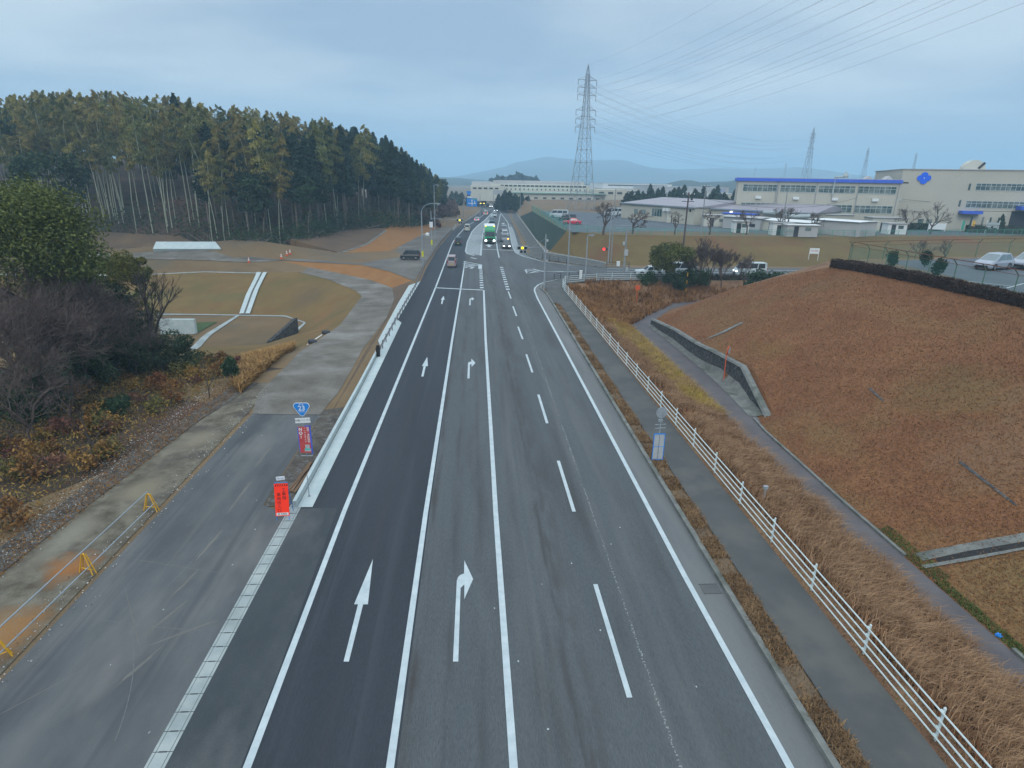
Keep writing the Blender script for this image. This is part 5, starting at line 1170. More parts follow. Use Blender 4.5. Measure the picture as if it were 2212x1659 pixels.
b = MB(); b.box((0, .2, zt2/2), (.12, .12, zt2)); b.build('pole', M['grey_metal'], s2); q = shield_mb(2.2, -.05, 0).build('shield', M['blue_paint'], s2, (0, 0, zt2)); b = MB(); panel(b, -.8, .8, zt2-1.7, zt2-1.15, -.04, 0); b.build('name_plate', M['white_sheet'], s2)
# far gantry board seen from behind
x0, _, z0 = GY(1066, 427, 300); gg = empty('gantry_sign', (x0, 300, 0), 0, 'pale board on two posts beside the dark trees where the far road bends', 'sign')
for dx_ in (0, 5.2): mb = MB(); mb.tube((dx_, 0, 0), (dx_, 0, 9), .13, n=6); mb.build('post', M['grey_metal'], gg)
mb = MB(); mb.box((2.6, 0, 8), (5.6, .2, 2)); mb.build('panel', M['lens'], gg)
# bus stop seen from behind
bs = empty('bus_stop', G(1418.7, 995, .1), 0, 'bus stop pole with a blue framed timetable board between kerb and footway', 'bus stop')
mb = MB(); mb.tube((0, 0, 0), (0, 0, 2.75), .035, .03, 8); mb.build('pole', M['grey_metal'], bs)
mb = MB()
for z0, z1 in ((.12, .8), (.83, 1.5)):
    for x0, x1 in ((-.26, -.02), (.02, .26)): panel(mb, x0, x1, z0, z1, -.055, -.04)
mb.build('board', M['lens'], bs)
mb = MB(); panel(mb, -.3, .3, 1.5, 1.56, -.06, -.03); panel(mb, -.3, .3, .06, .12, -.06, -.03); panel(mb, -.3, -.26, .12, 1.5, -.06, -.03); panel(mb, .26, .3, .12, 1.5, -.06, -.03); panel(mb, -.26, .26, .8, .83, -.06, -.03); mb.build('frame', M['blue_paint'], bs)
mb = MB(); mb.lathe([(.02, -.02), (.29, -.02), (.29, .02), (.02, .02)], (0, 0, 2.68), 20, 'y'); dd = mb.build('disc', M['grey_metal'], bs); dd.rotation_euler.z = .1
mb = MB(); mb.box((-.02, 0, 2.25), (.2, .12, .12)); mb.bar((-.28, 0, 2.02), (.28, 0, 2.05), .03); mb.bar((-.28, 0, 1.82), (.28, 0, 1.85), .03); mb.build('bracket', M['grey_metal'], bs)
# notice board on the far bank
hh = hit(1756, 562); nb = empty('notice_board', hh, -.12, 'white notice board with red writing on two legs in front of the grassy bank', 'sign')
sc_ = (hh-CAMV).length/FPX/.95; W2 = 17*sc_
mb = MB(); panel(mb, -W2/2, W2/2, 1.15, 2.15, -.03, 0); mb.build('panel', M['white_sheet'], nb)
for x in (-W2/2+.04, W2/2-.04): mb = MB(); mb.box((x, .02, 1.05), (.08, .06, 2.2)); mb.build('leg', M['white_sheet'], nb)
text('安全運転', .32, M['red_cloth'], nb, (0, -.034, 1.68)); text('- - - - - - -', .12, M['green_metal'], nb, (0, -.034, 1.3)); text('- - - - - - -', .12, M['dark_metal'], nb, (0, -.034, 2.0))

# ------------------------------------------------------------------ small things by the road
bf = empty('pipe_barrier', G(325, 1103, 0), 0, 'yellow A frames carrying two long grey pipes along the left edge of the side road', 'barrier')
fr = [((312.5, 1103), (342.5, 1104.5)), ((175, 1235.7), (206, 1242)), ((-16, 1432), (17, 1420))]; tops = []
for a, b in fr:
    A = Vector(G(*a)); B = Vector(G(*b)); c = (A+B)/2; d = (B-A); d = d.normalized()*.3; t_ = c+Vector((0, 0, .82)); tops.append((c, d)); mb = MB(); per = Vector((-d.y, d.x, 0))*.25
    for sg in (1, -1):
        mb.tube(loc(bf, c-d+per*sg), loc(bf, t_+per*sg*.4-d*.2), .022, n=6); mb.tube(loc(bf, c+d+per*sg), loc(bf, t_+per*sg*.4+d*.2), .022, n=6)
    mb.tube(loc(bf, t_+per*.4-d*.2), loc(bf, t_-per*.4+d*.2), .024, n=6); mb.tube(loc(bf, c-d*.8+Vector((0, 0, .2))), loc(bf, c+d*.8+Vector((0, 0, .2))), .018, n=6)
    mb.build('a_frame', M['yellow'], bf)
cc = [t[0] for t in tops]
for z, off in ((.86, -.1), (.36, .16)):
    mb = MB(); a = cc[0]+(cc[0]-cc[1])*.03; b = cc[2]+(cc[2]-cc[1])*.6
    mb.tube(loc(bf, (a.x+off, a.y, z)), loc(bf, (cc[1].x+off, cc[1].y, z)), .024, n=8); mb.tube(loc(bf, (cc[1].x+off, cc[1].y, z)), loc(bf, (b.x+off, b.y, z)), .024, n=8); mb.build('pipe', M['grey_metal'], bf)
for i, (a, b, lb) in enumerate([((628, 1062), (671, 999), 'long weathered plank lying on the gravel beside the concrete kerb'), ((636, 1064), (681, 1003), 'second plank resting nearest the concrete kerb, behind the orange board'), ((624, 1058), (668, 1010), 'thin plank on the outer side of the plank pile behind the orange board')]):
    A = Vector(G(*a, .07+.02*i)); B = Vector(G(*b, .07)); mb = MB(); d = (B-A); n_ = Vector((-d.y, d.x, 0)).normalized()*(.09-.02*i); up_ = Vector((0, 0, .04))
    mb.add([A-n_, A+n_, B+n_, B-n_, A-n_+up_, A+n_+up_, B+n_+up_, B-n_+up_], [(0, 1, 2, 3), (4, 5, 6, 7), (0, 1, 5, 4), (1, 2, 6, 5), (2, 3, 7, 6), (3, 0, 4, 7)]); tag(mb.build('plank', M['wood']), lb, 'plank', 'planks by the kerb')
mb = MB(); mb.tube((0, 0, 0), (0, 0, 1.05), .02, n=6); mb.box((0, 0, .01), (.1, .1, .02)); tag(mb.build('marker_post', M['grey_metal'], None, G(668, 1071.5, .04)), 'thin grey post standing on the white concrete apron by the orange board', 'post')
def cone(p, lb, s=1.):
    o = empty('traffic_cone', p, 0, lb, 'traffic cone', 'traffic cones by the gravel track'); o.scale = (s, s, s)
    mb = MB(); mb.box((0, 0, .02), (.38, .38, .04)); mb.lathe([(.15, .04), (.03, .7)], n=12); mb.build('body', M['orange'], o)
    mb = MB(); mb.lathe([(.112, .27), (.082, .42)], n=12); mb.lathe([(.07, .5), (.05, .62)], n=12); mb.build('reflective_band', M['white_sheet'], o)
for (u, v), lb in [((538, 566.3), 'orange cone alone on the near side of the gravel track'), ((608, 558), 'orange cone at the tip of the orange earth wedge'), ((620, 551.5), 'orange cone left of the farthest cone across the track'), ((627, 548.5), 'farthest orange cone across the gravel track')]:
    cone(hit(u, v+1), lb, 1.35)
# traffic mirrors
def mirror(p, h, lb, lean=(0, 0), rz=0., back=True):
    o = empty('traffic_mirror', p, rz, lb, 'mirror'); mb = MB(); mb.path([(-.25, 0, 0), (-.05, 0, .25), (lean[0], lean[1], h)], .045, 8); mb.build('pole', M['orange'], o)
    mb = MB(); mb.lathe([(.05, 0), (.34, .03), (.36, .09), (.33, .1)], (lean[0]-.05, -.1, h+.25), 18, 'y'); d = mb.build('mirror_back', M['orange'], o)
    mb = MB(); mb.lathe([(.02, 0), (.31, -.004)], (lean[0]-.05, -.105, h+.25), 18, 'y'); mb.build('glass', M['lens'], d); return o
mirror(G(1563, 825, -2), 2.5, 'orange traffic mirror at the foot of the stone retaining wall', (.1, .1), .9)
mirror(G(1374, 662.6, -2), 2.3, 'orange traffic mirror at the bend of the lower lane below the round green tree', (.05, .1), 2.6)
o = empty('marker_pole', hit(1480.6, 639), 0, 'tall yellow and black banded pole under the green tree by the side road', 'pole')
hgt = 3.3
for k in range(6): mb = MB(); mb.tube((0, 0, k*hgt/6), (0, 0, (k+1)*hgt/6), .04, n=8); mb.build('band', M['yellow'] if k % 2 else M['black'], o)
# drains, walls, ledges
rw = empty('retaining_wall', (21, 45, -2), 0, 'dark stone retaining wall with a grey coping at the foot of the big slope', 'wall')
WF = [(20.6, 38.2), (21.3, 44.5), (21.0, 50), (20.9, 53), (20.85, 60), (20.6, 67.4)]; WZ = [-1.75, .02, -.2, -.45, -.7, -1.25]
def bw(dx0, dx1, zlo, zhi_off):
    mb = MB()
    for i in range(5):
        v = []
        for j in (i, i+1):
            x, y = WF[j]; zt_ = WZ[j]
            v += [(x+dx0, y, zlo(zt_)), (x+dx1, y, zlo(zt_)), (x+dx1+.12, y, zt_+zhi_off), (x+dx0+.12, y, zt_+zhi_off)]
        v = [loc(rw, p) for p in v]; mb.add(v, [(0, 1, 5, 4), (1, 2, 6, 5), (2, 3, 7, 6), (3, 0, 4, 7), (3, 2, 1, 0), (4, 5, 6, 7)])
    return mb
M['stone'] = mat('stone_wall', (.028, .03, .033), (.075, .078, .08), 2.6, .95, c3=(.12, .125, .12), scale2=4, bump=.8, bscale=5)
bw(0, .32, lambda z: -2.1, -.1).build('stonework', M['stone'], rw); bw(-.03, .36, lambda z: z-.1, .04).build('coping', M['concrete_old'], rw)
terr('lane_edge', [(20.7, 38.6, 0), (21.5, 44.5, 0), (21.15, 50, 0), (21.0, 61, 0), (20.7, 67.4, 0)], [(19.7, 38.8, 0), (20.2, 45, 0), (20.4, 52, 0), (20.4, 61, 0), (20.2, 67, 0)], M['concrete_old'], 20, 2, .06)
mb = MB(); wall_strip(mb, [(19.3, 21.9), (19.3, 27), (19.5, 36), (19.75, 38.3)], 0, -.16, -2.1, -1.86); tag(mb.build('lane_kerb', M['concrete_old']), kind='structure')
mb = MB(); wall_strip(mb, [(19.3, 10), (19.3, 16.2)], 0, -.16, -2.1, -1.86); tag(mb.build('lane_kerb', M['concrete_old']), kind='structure')
def hp(pts): return [tuple(hit(u, v)) for u, v in pts]
Z7 = lambda pts: P_(3000, 1500, 2.212, pts)
terr('drain_ledge_or_shade', hp(Z7([(1260, 1470), (1700, 1385), (2212, 1292), (2900, 1180)])), hp(Z7([(1340, 1535), (1700, 1455), (2212, 1368), (2900, 1250)])), M['concrete_old'], 16, 3, .05)
terr('drain_channel', hp(Z7([(1440, 1520), (1700, 1457), (2212, 1370), (2900, 1252)])), hp(Z7([(1470, 1545), (1700, 1510), (2212, 1415), (2900, 1290)])), M['black'], 16, 2, .055)
terr('drain_ledge_or_shade', hp(Z7([(1320, 1575), (1700, 1510), (2212, 1418), (2900, 1293)])), hp(Z7([(1360, 1600), (1700, 1540), (2212, 1440), (2900, 1312)])), M['concrete_old'], 16, 2, .06)
terr('drain_ledge_or_shade', hp([(1504, 749), (1560, 722), (1607, 699)]), hp([(1510, 743), (1556, 719), (1600, 698)]), M['concrete_old'], 14, 2, .08)
terr('drain_ledge_or_shade', hp(Z7([(860, 40), (920, 95), (990, 155)])), hp(Z7([(885, 40), (940, 90), (1005, 150)])), M['stone'], 8, 1, .05)  # thin dark strip: drain remnant with its ridge shadow painted into the colour
terr('drain_ledge_or_shade', hp(Z7([(1640, 680), (1860, 850), (2135, 1060)])), hp(Z7([(1668, 672), (1885, 840), (2150, 1050)])), M['stone'], 14, 1, .05)  # longer drain remnant, its ridge shadow painted in as the same dark strip
mb = MB(); mb.box((0, 0, .04), (.14, .2, .08), rz=.4); mb.box((.03, .03, .08), (.09, .12, .05), rz=.8); tag(mb.build('plastic_bag', M['blue_paint'], None, hit(2157, 1375)), 'small blue plastic bag beside the kerb of the lower lane', 'bag')
mb = MB(); mb.tube((0, 0, 0), (0, 0, 1.0), .04, n=6); mb.box((0, 0, 1.05), (.2, .14, .14)); tag(mb.build('marker_post', M['grey_metal'], None, (13.3, 23.6, ground_z(13.3, 23.6))), 'short grey metering post in the tall grass behind the white fence', 'post')
M['grate'] = mat('grate_metal', (.09, .10, .10), (.12, .13, .13))
mb = MB()
for k in range(9): mb.box((-.3+k*.075, 0, 0), (.02, .5, .02))
mb.box((0, .26, 0), (.68, .03, .02)); mb.box((0, -.26, 0), (.68, .03, .02)); tag(mb.build('drain_grate', M['grate'], None, (8.45, 17.5, .03)), 'steel drain grate set in the gutter beside the kerb', 'grate')
# basin: benches, chute, headwall, slab
tagS = lambda o: structure(o)
terr('bench_ditch', BENCH[:4][::-1], [(p[0], p[1]-.3, 0) for p in BENCH[:4][::-1]], M['concrete'], 40, 1, .05)
terr('floor_ditch', [G(262, 678, -4.5), G(442, 679.5, -4.5), G(617, 682.6, -4.5), G(662, 697.6, -4.5), G(637, 722, -4.5)], [G(262, 680, -4.5), G(442, 681.2, -4.5), G(615, 684.6, -4.5), G(657, 697.8, -4.5), G(634, 717, -4.5)], M['concrete'], 50, 1, .07)
chA = hit(555, 590); chB = hit(517, 680); chC = hit(577, 590); chD = hit(540, 680)
ch = empty('drain_chute', chB, 0, 'pale concrete drainage chute with a dark central channel running down the grass slope', 'chute')
def mixp(a, b, t): return tuple(Vector(a).lerp(Vector(b), t))
def chpart(nm, t0, t1, m_, dz):
    o = terr(nm, [mixp(chA, chC, t0), mixp(chB, chD, t0)], [mixp(chA, chC, t1), mixp(chB, chD, t1)], m_, 24, 2, dz)
    del o['kind']; o.parent = ch; o.location = -Vector(ch.location)
chpart('side_slab', 0, .42, M['concrete_new'], .2); chpart('side_slab', .6, 1, M['concrete_new'], .2); chpart('channel', .42, .6, M['concrete_old'], .1)
terr('access_road', [G(517, 683, -4.5), G(455, 725, -4.5), G(425, 760, -4.5)], [G(510, 683, -4.5), G(440, 725, -4.5), G(405, 760, -4.5)], M['concrete'], 10, 1, .08)
sheet('green_patch', [G(u, v, -4.5)[:2] for u, v in [(425, 698), (470, 696), (420, 724)]], -4.42, M['green_turf'])
mb = MB(); A = Vector(G(345, 722, -4.5)); B = Vector(G(423, 722, -4.5)); mb.box(((A+B)/2+Vector((0, .3, .9))), ((B-A).length, .5, 1.8)); tag(mb.build('channel_wall', M['concrete_new']), 'white concrete channel wall in the basin behind the leaning bare tree', 'wall')
hw = [Vector(G(577, 745, -4.5)), Vector(G(637, 722, -4.5))]
mb = MB(); a, b = hw; n_ = Vector((.4, .3, 0)); mb.add([a, b, b+n_, a+n_, a+Vector((0, 0, .4)), b+Vector((0, 0, 2.0)), b+n_+Vector((0, 0, 2.0)), a+n_+Vector((0, 0, .4))], [(0, 1, 2, 3), (4, 5, 6, 7), (0, 1, 5, 4), (1, 2, 6, 5), (2, 3, 7, 6), (3, 0, 4, 7)])
tag(mb.build('culvert_headwall', M['stone']), 'dark old concrete headwall of the culvert at the near end of the basin', 'wall')
mb = MB(); mb.tube(hit(664, 745), hit(698, 722), .07, n=8); tag(mb.build('pipe', M['white_sheet']), 'white pipe lying on the edge of the gravel track', 'pipe')
for (u, v), lb in [((704, 721), 'dark sandbag at the upper end of the white pipe'), ((675, 741), 'dark sandbag at the lower end of the white pipe')]:
    p = hit(u, v); mb = MB(); mb.lathe([(.05, -.4), (.2, -.32), (.24, 0), (.2, .32), (.05, .4)], (0, 0, .14), 10, 'x'); tag(mb.build('sandbag', M['dark_metal'], None, p, smooth=True), lb, 'sandbag', 'sandbags by the white pipe')
q4 = [Vector(G(330, 537.5, 1.35)), Vector(G(477.5, 537.5, 1.35))]; q4 += [Vector(GY(465, 522, q4[1].y+2.2)), Vector(GY(337, 522, q4[0].y+2.2))]
mb = MB(); mb.add(q4+[q+Vector((0, .6, -.9)) for q in q4], [(0, 1, 2, 3), (7, 6, 5, 4), (0, 4, 5, 1), (1, 5, 6, 2), (2, 6, 7, 3), (3, 7, 4, 0)])
tag(mb.build('concrete_slab', M['concrete_new']), 'pale sloping concrete facing at the foot of the bamboo wood', 'slab')
terr('berm_ditch', BERM[1:], [(p[0], p[1]-.55, 0) for p in BERM[1:]], M['concrete'], 40, 1, .06)
terr('hill_ditch', DIAG, [(p[0]+.5, p[1]-.6, 0) for p in DIAG], M['concrete_old'], 16, 1, .06)

# ------------------------------------------------------------------ buildings
M['cream'] = mat('cream_wall', (.42, .41, .345), (.47, .455, .385), .08, .85, fine=(2, .04))
M['cream_light'] = mat('cream_light_wall', (.50, .50, .44), (.55, .55, .48), .08, .85, fine=(2, .04))
M['grey_wall'] = mat('grey_wall', (.36, .37, .37), (.42, .43, .43), .1, .85, fine=(2, .05))
M['roof_mauve'] = mat('roof_mauve', (.26, .25, .28), (.30, .29, .32), .2, .6, stretch=(1, .05, 1), fine=(6, .12))
M['glass'] = mat('window_glass', (.035, .075, .075), (.16, .20, .19), .45, .25, spec=.6, fine=(1.5, .35), lo=.42, hi=.58)
M['frame_w'] = mat('window_frame', (.45, .52, .52), (.5, .57, .57), 2, .6)
M['dark_open'] = mat('dark_opening', (.03, .035, .04), (.05, .055, .06), .5, .9)
M['duct'] = mat('duct_metal', (.30, .36, .37), (.38, .43, .43), 1, .5)
def building(name, p, rz, label, cat='building'):
    return empty(name, p, rz, label, cat)
def windows(parent, x0, x1, z0, z1, n, y=-.04, split=True, nm='window'):
    """one band of windows on the front (-Y) face: n windows, each with its panes"""
    w_ = (x1-x0)/n
    mb = MB(); d = .07
    for k in range(n+1): mb.box((x0+k*w_, y-.03, (z0+z1)/2), (d, .06, z1-z0))
    for z in (z0, z0+(z1-z0)*.64, z1): mb.box(((x0+x1)/2, y-.031, z), (x1-x0+d, .055, d))
    f = mb.build(nm, M['frame_w'], parent)
    for k in range(n):
        a, b = x0+k*w_+d/2, x0+(k+1)*w_-d/2; g = MB()
        g.add([(a, y, z0), (b, y, z0), (b, y, z1), (a, y, z1)], [(0, 1, 2, 3)]); g.build('pane', M['glass'], f, recalc=False)
def vec(a, b): return Vector(b)-Vector(a)
# long three storey block with blue fascia
A = Vector(GY(1597, 384, 153)); Bx = GY(1953, 381, 140); B = Vector((Bx[0], Bx[1], A.z)); zt = A.z; d = (B-A); d.z = 0; Ln = d.length; rz = math.atan2(d.y, d.x)
HB = zt-4
o = building('factory_office', (A.x, A.y, 4), rz, 'long three storey cream building with a bright blue roof edge and bands of windows')
mb = MB(); mb.box((Ln/2, 9, HB/2-.35), (Ln, 18, HB-.7)); mb.build('wall', M['cream'], o)
mb = MB(); mb.box((Ln/2-.3, 8.9, HB-.35), (Ln+.4, 19, .7)); mb.build('fascia', M['blue_trim'], o)
mb = MB(); mb.box((Ln/2-.3, 8.9, HB+.06), (Ln+.2, 18.6, .12)); mb.build('roof', M['grey_wall'], o)
for z0, z1 in ((HB-3.1, HB-1.5), (HB-7.5, HB-5.8)):
    for k in range(4):
        a = 1.2+k*(Ln-1.6)/4; windows(o, a, a+(Ln-1.6)/4-.6, z0, z1, 7)
mb = MB()
for k in (.25, .26, .5, .75, .985): mb.tube((Ln*k, -.14, 0), (Ln*k, -.14, HB-.8), .07, n=5)
mb.build('downpipe', M['grey_metal'], o)
for k in range(4): mb = MB(); mb.box((Ln*(.14+.24*k), -.35, HB-4.5), (1.3, .7, .6)); mb.build('air_unit', M['white_sheet'], o)
mb = MB(); mb.path([(Ln*.60, -.4, HB-3.8), (Ln*.60, -.4, HB+.4), (Ln*.63, 1, HB+.5), (Ln*.66, 2, HB+.6)], .22, 8); mb.lathe([(.5, 0), (.7, .5), (.2, 1.4)], (Ln*.67, 2, HB+.3), 10); mb.build('exhaust_duct', M['duct'], o)
for k in (.83, .95): mb = MB(); mb.add([(Ln*k-.9, 5, HB+.1), (Ln*k+.9, 5, HB+.1), (Ln*k, 5, HB+.9), (Ln*k-.9, 9, HB+.1), (Ln*k+.9, 9, HB+.1), (Ln*k, 9, HB+.9)], [(0, 1, 2), (3, 5, 4), (0, 2, 5, 3), (1, 4, 5, 2)]); mb.build('roof_vent', M['grey_wall'], o)
# right hand block with the emblem
A2 = Vector(GY(1952, 366, 146)); B2x = GY(2330, 372, 133); A2z = A2.z; d2 = Vector((B2x[0]-A2.x, B2x[1]-A2.y, 0)); L2 = d2.length; rz2 = math.atan2(d2.y, d2.x); H2 = A2z-4
o = building('factory_block', (A2.x, A2.y, 4), rz2, 'tall cream factory block with a blue four lobed emblem and a round roof vent')
mb = MB(); mb.box((L2/2, 15, H2/2), (L2, 30, H2)); mb.build('wall', M['cream'], o)
mb = MB(); mb.box((L2/2, 15, H2+.08), (L2+.5, 30.5, .18)); mb.build('parapet', M['grey_wall'], o)
M['emblem'] = mat('emblem_blue', (.01, .12, .75), (.012, .13, .8), 2, .4)
px = lambda u: (GY(u, 420, 144)[0]-A2.x)/math.cos(rz2)
ex = (px(1979)+px(2000))/2; ez = H2-1.9
mb = MB(); n = 48; v = []
for y in (-.25, -.1):
    for i in range(n):
        t = 2*math.pi*i/n; rr_ = 1.42*(.66+.34*abs(math.cos(2*t))**.7); v.append((ex+rr_*math.cos(t)*1.02, y, ez+rr_*math.sin(t)*.95))
mb.add(v, [tuple(range(n)), tuple(range(2*n-1, n-1, -1))]+[(i, (i+1) % n, n+(i+1) % n, n+i) for i in range(n)]); em = mb.build('emblem', M['emblem'], o)
mb = MB(); mb.lathe([(.02, -.28), (.12, -.28), (.12, -.22)], (ex, 0, ez), 10, 'y'); mb.build('emblem_dot', M['white_sheet'], em)
w0, w1 = px(2076), min(L2-1, px(2300))
windows(o, w0, w1, H2-4.4, H2-2.9, 18); windows(o, px(2067), w1, H2-8.3, H2-6.8, 18)
for uu, zz in ((2066, H2-3.7), (2057, H2-7.4)):
    mb = MB(); mb.box((px(uu), -.03, zz), (.42, .06, 1.5)); mb.build('narrow_window', M['glass'], o)
mb = MB(); mb.box((px(1961), -.03, H2-3.0), (1.2, .06, .3)); mb.build('vent', M['dark_open'], o); mb = MB(); mb.box((px(1956), -.03, H2-6.9), (1.3, .06, .5)); mb.build('vent', M['frame_w'], o)
for uu in (2027, 2082, 2100, 2112, 2125): mb = MB(); mb.box((px(uu), -.03, 2.4), (.4, .06, 1.9)); mb.build('narrow_window', M['glass'], o)
for uu in (2000, 2014): mb = MB(); mb.box((px(uu), -.03, 1.9), (1.2, .06, 1.1)); mb.build('office_window', M['glass'], o)
mb = MB(); mb.box((px(2075), -1.2, 4.35), (4.2, 2.4, .65)); mb.build('canopy', M['blue_trim'], o)
mb = MB(); mb.box((px(2166), -1.6, 5.6), (5.2, 3.2, .8)); mb.build('canopy', M['blue_trim'], o)
mb = MB(); mb.box((px(2200), -.05, 2.6), (15, .1, 4.6)); mb.build('entrance', M['dark_open'], o)
mb = MB(); nn = 20
for y in (3, 6):
    mb.add([(px(2074)+2.2*math.cos(math.pi*i/nn), y, H2+.1+2.2*math.sin(math.pi*i/nn)) for i in range(nn+1)], [tuple(range(nn+1))])
k = len(mb.v)-2*(nn+1); mb.f += [(k+i, k+i+1, k+nn+1+i+1, k+nn+1+i) for i in range(nn)]; mb.mi += [0]*nn
mb.build('round_roof_vent', M['cream_light'], o); mb = MB(); mb.box((px(2074)+1.3, 2.9, H2+1.1), (.5, .15, 1.6), ry=.7); mb.build('roof_vent_slot', M['dark_open'], o)
# hedge, boards and small things before the block
def hedge(p, L_, W_, H_, rz_, label, m_='dark_leaf', seed=1, n=2500, nm='hedge', size=.22):
    rng_ = np.random.default_rng(seed); P0 = rng_.uniform(-.5, .5, (n, 3)); ax_ = rng_.integers(0, 3, n); sd = rng_.choice([-.5, .5], n)
    for i in range(3): P0[ax_ == i, i] = sd[ax_ == i]
    P0[:, 2] = np.abs(P0[:, 2]) if False else P0[:, 2]+.5; P0 = P0*np.array([L_, W_, H_]); v, f = quads(P0, size, .6, 0, rng_)
    e = empty(nm, p, rz_, label, 'hedge'); link('foliage', npmesh('foliage', v, f, M[m_]), e)
    b = MB(); b.box((0, 0, H_*.46), (L_*.98, W_*.8, H_*.9)); b.build('inner_branches', M['bark_dark'], e); return e
hedge(tuple(A2+d2.normalized()*px(2125)+Vector((0, -4, 0)))[:2]+(4,), 17, 2.2, 1.5, rz2, 'long clipped dark hedge in front of the entrance of the cream block', seed=4)
hedge(tuple(A2+d2.normalized()*px(1985)+Vector((0, -3, 0)))[:2]+(4,), 8.5, 1.5, 1.5, rz2, 'short clipped hedge below the left end of the emblem block', seed=5)
c = A2+d2.normalized()*px(2113)+Vector((0, -3, 0)); plant('cone_shrub', (c.x, c.y, 4), [('foliage', m_cedar(1.2, 4.2, 1800, .2, M['dark_leaf'], 9), None), ('stem', m_trunk(1, .1, .05, M['bark_dark'], 1), None)], 'tall dark cone shaped shrub behind the clipped hedge', 'shrub')
for i, (uu, w_, z1, lb) in enumerate([(2004, 3.4, 1.8, 'white notice panels standing by the trees before the cream block'), (2090, 2.4, 2.4, 'greenish display board on white posts before the cream block')]):
    c = A2+d2.normalized()*px(uu)+Vector((0, -5, 0)); e = empty('display_board', (c.x, c.y, 4), rz2, lb, 'board'); mb = MB(); mb.box((0, 0, z1-.7), (w_, .1, 1.4)); mb.build('panel', M['white_sheet'] if i == 0 else M['duct'], e)
    for x in (-w_/2, w_/2): mb = MB(); mb.box((x, .08, z1*.6), (.14, .14, z1*1.2)); mb.build('post', M['white_sheet'], e)
for uu, cc_, lb in ((2047, 'green_metal', 'green flag before the cream block'), (2063, 'yellow', 'yellow upright flag beside the small blue canopy')):
    c = A2+d2.normalized()*px(uu)+Vector((0, -4.5, 0)); e = empty('banner_flag', (c.x, c.y, 4), rz2, lb, 'flag'); mb = MB(); mb.box((0, 0, 1.6), (.6, .03, 2.0)); mb.build('cloth', M[cc_], e); mb = MB(); mb.tube((-.3, 0, 0), (-.3, 0, 2.7), .03, n=5); mb.build('pole', M['white_sheet'], e)
c = A2+d2.normalized()*px(2128)+Vector((0, -9, 0)); e = empty('street_lamp', (c.x, c.y, 4), 0, 'double headed white lamp in front of the clipped hedge', 'street lamp'); mb = MB(); mb.tube((0, 0, 0), (0, 0, 5.2), .09, n=8); mb.build('pole', M['grey_metal'], e)
for x in (-.5, .5): mb = MB(); mb.lathe([(.1, .3), (.35, 0), (.05, -.1)], (x, 0, 5.2), 10); mb.build('lamp_head', M['white_sheet'], e)
# low workshops with mauve roofs in front
def shed(pts, z_eave, rise, depth, name, label, wallm='cream', roofm='roof_mauve', fascia=True, zb=4):
    a, b = Vector(pts[0]+(zb,)), Vector(pts[1]+(zb,)); d = b-a; L_ = d.length; e = building(name, tuple(a), math.atan2(d.y, d.x), label)
    h = z_eave-zb; mb = MB(); mb.box((L_/2, depth/2, h/2-.02), (L_, depth, h-.04)); mb.build('wall', M[wallm], e)
    mb = MB(); mb.add([(-.4, -.5, h), (L_+.4, -.5, h), (L_+.4, depth/2, h+rise), (-.4, depth/2, h+rise), (-.4, depth+.5, h), (L_+.4, depth+.5, h)], [(0, 1, 2, 3), (3, 2, 5, 4), (0, 3, 4), (1, 5, 2), (0, 4, 5, 1)]); mb.build('roof', M[roofm], e)
    if fascia: mb = MB(); mb.box((L_/2, -.55, h-.02), (L_+.8, .12, .3)); mb.build('eave', M['grey_metal'], e)
    return e, L_, h
g4 = lambda u, v: G(u, v, 4)[:2]
e, L_, h = shed((g4(1341, 470), g4(1497, 486)), 8.1, 1.6, 30, 'workshop', 'long low cream workshop with a pale mauve roof beyond the parking lot')
for k, w_, z0_, hh_ in ((.23, 1.6, 1.4, 1.3), (.34, 2.0, 1.4, 1.3), (.53, 4.2, 1.3, 1.9)): mb = MB(); mb.box((L_*k, -.03, z0_+hh_/2), (w_, .06, hh_)); f = mb.build('window', M['glass'], e); mb = MB(); [mb.box((L_*k-w_/2+w_*j/4, -.07, z0_+hh_/2), (.08, .03, hh_)) for j in range(5)]; mb.build('window_bar', M['frame_w'], f)
for k in (.655, .70): mb = MB(); mb.box((L_*k, -.6, 3.2), (.8, .9, .8)); mb.build('roof_hood', M['white_sheet'], e)
e, L_, h = shed((g4(1497, 483), g4(1755, 500)), 7.9, 1.5, 22, 'workshop', 'long low cream workshop with a mauve roof and a round duct on its wall')
mb = MB(); mb.box((L_*.10, -.03, 2.6), (3.2, .06, .9)); mb.build('window', M['glass'], e)
for k in (.07, .13, .25, .31): mb = MB(); mb.box((L_*k, -.03, .95), (.9, .06, 1.9)); mb.build('door', M['dark_open'], e)
mb = MB(); mb.lathe([(.02, -.3), (.25, -.3), (.25, -.1)], (L_*.335, 0, 3.2), 12, 'y'); mb.build('wall_lamp', M['head_on'], e)
mb = MB(); mb.path([(L_*.62, -1.2, 3.6), (L_*.80, -1.2, 3.7), (L_*.80, -.6, 3.9)], .42, 10); mb.path([(L_*.80, -1, 3.1), (L_*.98, -1, 3.3)], .4, 10); mb.build('duct', M['duct'], e)
mb = MB(); mb.box((L_*.44, -1.6, 3.1), (8, 3.2, .25)); mb.build('blue_awning', M['blue_trim'], e); mb = MB(); mb.box((L_*.44, -1.3, 1.5), (7.5, 2.6, 3)); mb.build('annex_wall', M['cream'], e)
e, L_, h = shed((g4(1560, 492), g4(1640, 498)), 6.6, .3, 5, 'annex', 'low grey annex huts in front of the workshop with the round duct', 'grey_wall', 'grey_wall', False)
mb = MB(); mb.box((L_*.72, -.03, 1), (2.8, .06, .7)); mb.build('window', M['dark_open'], e)
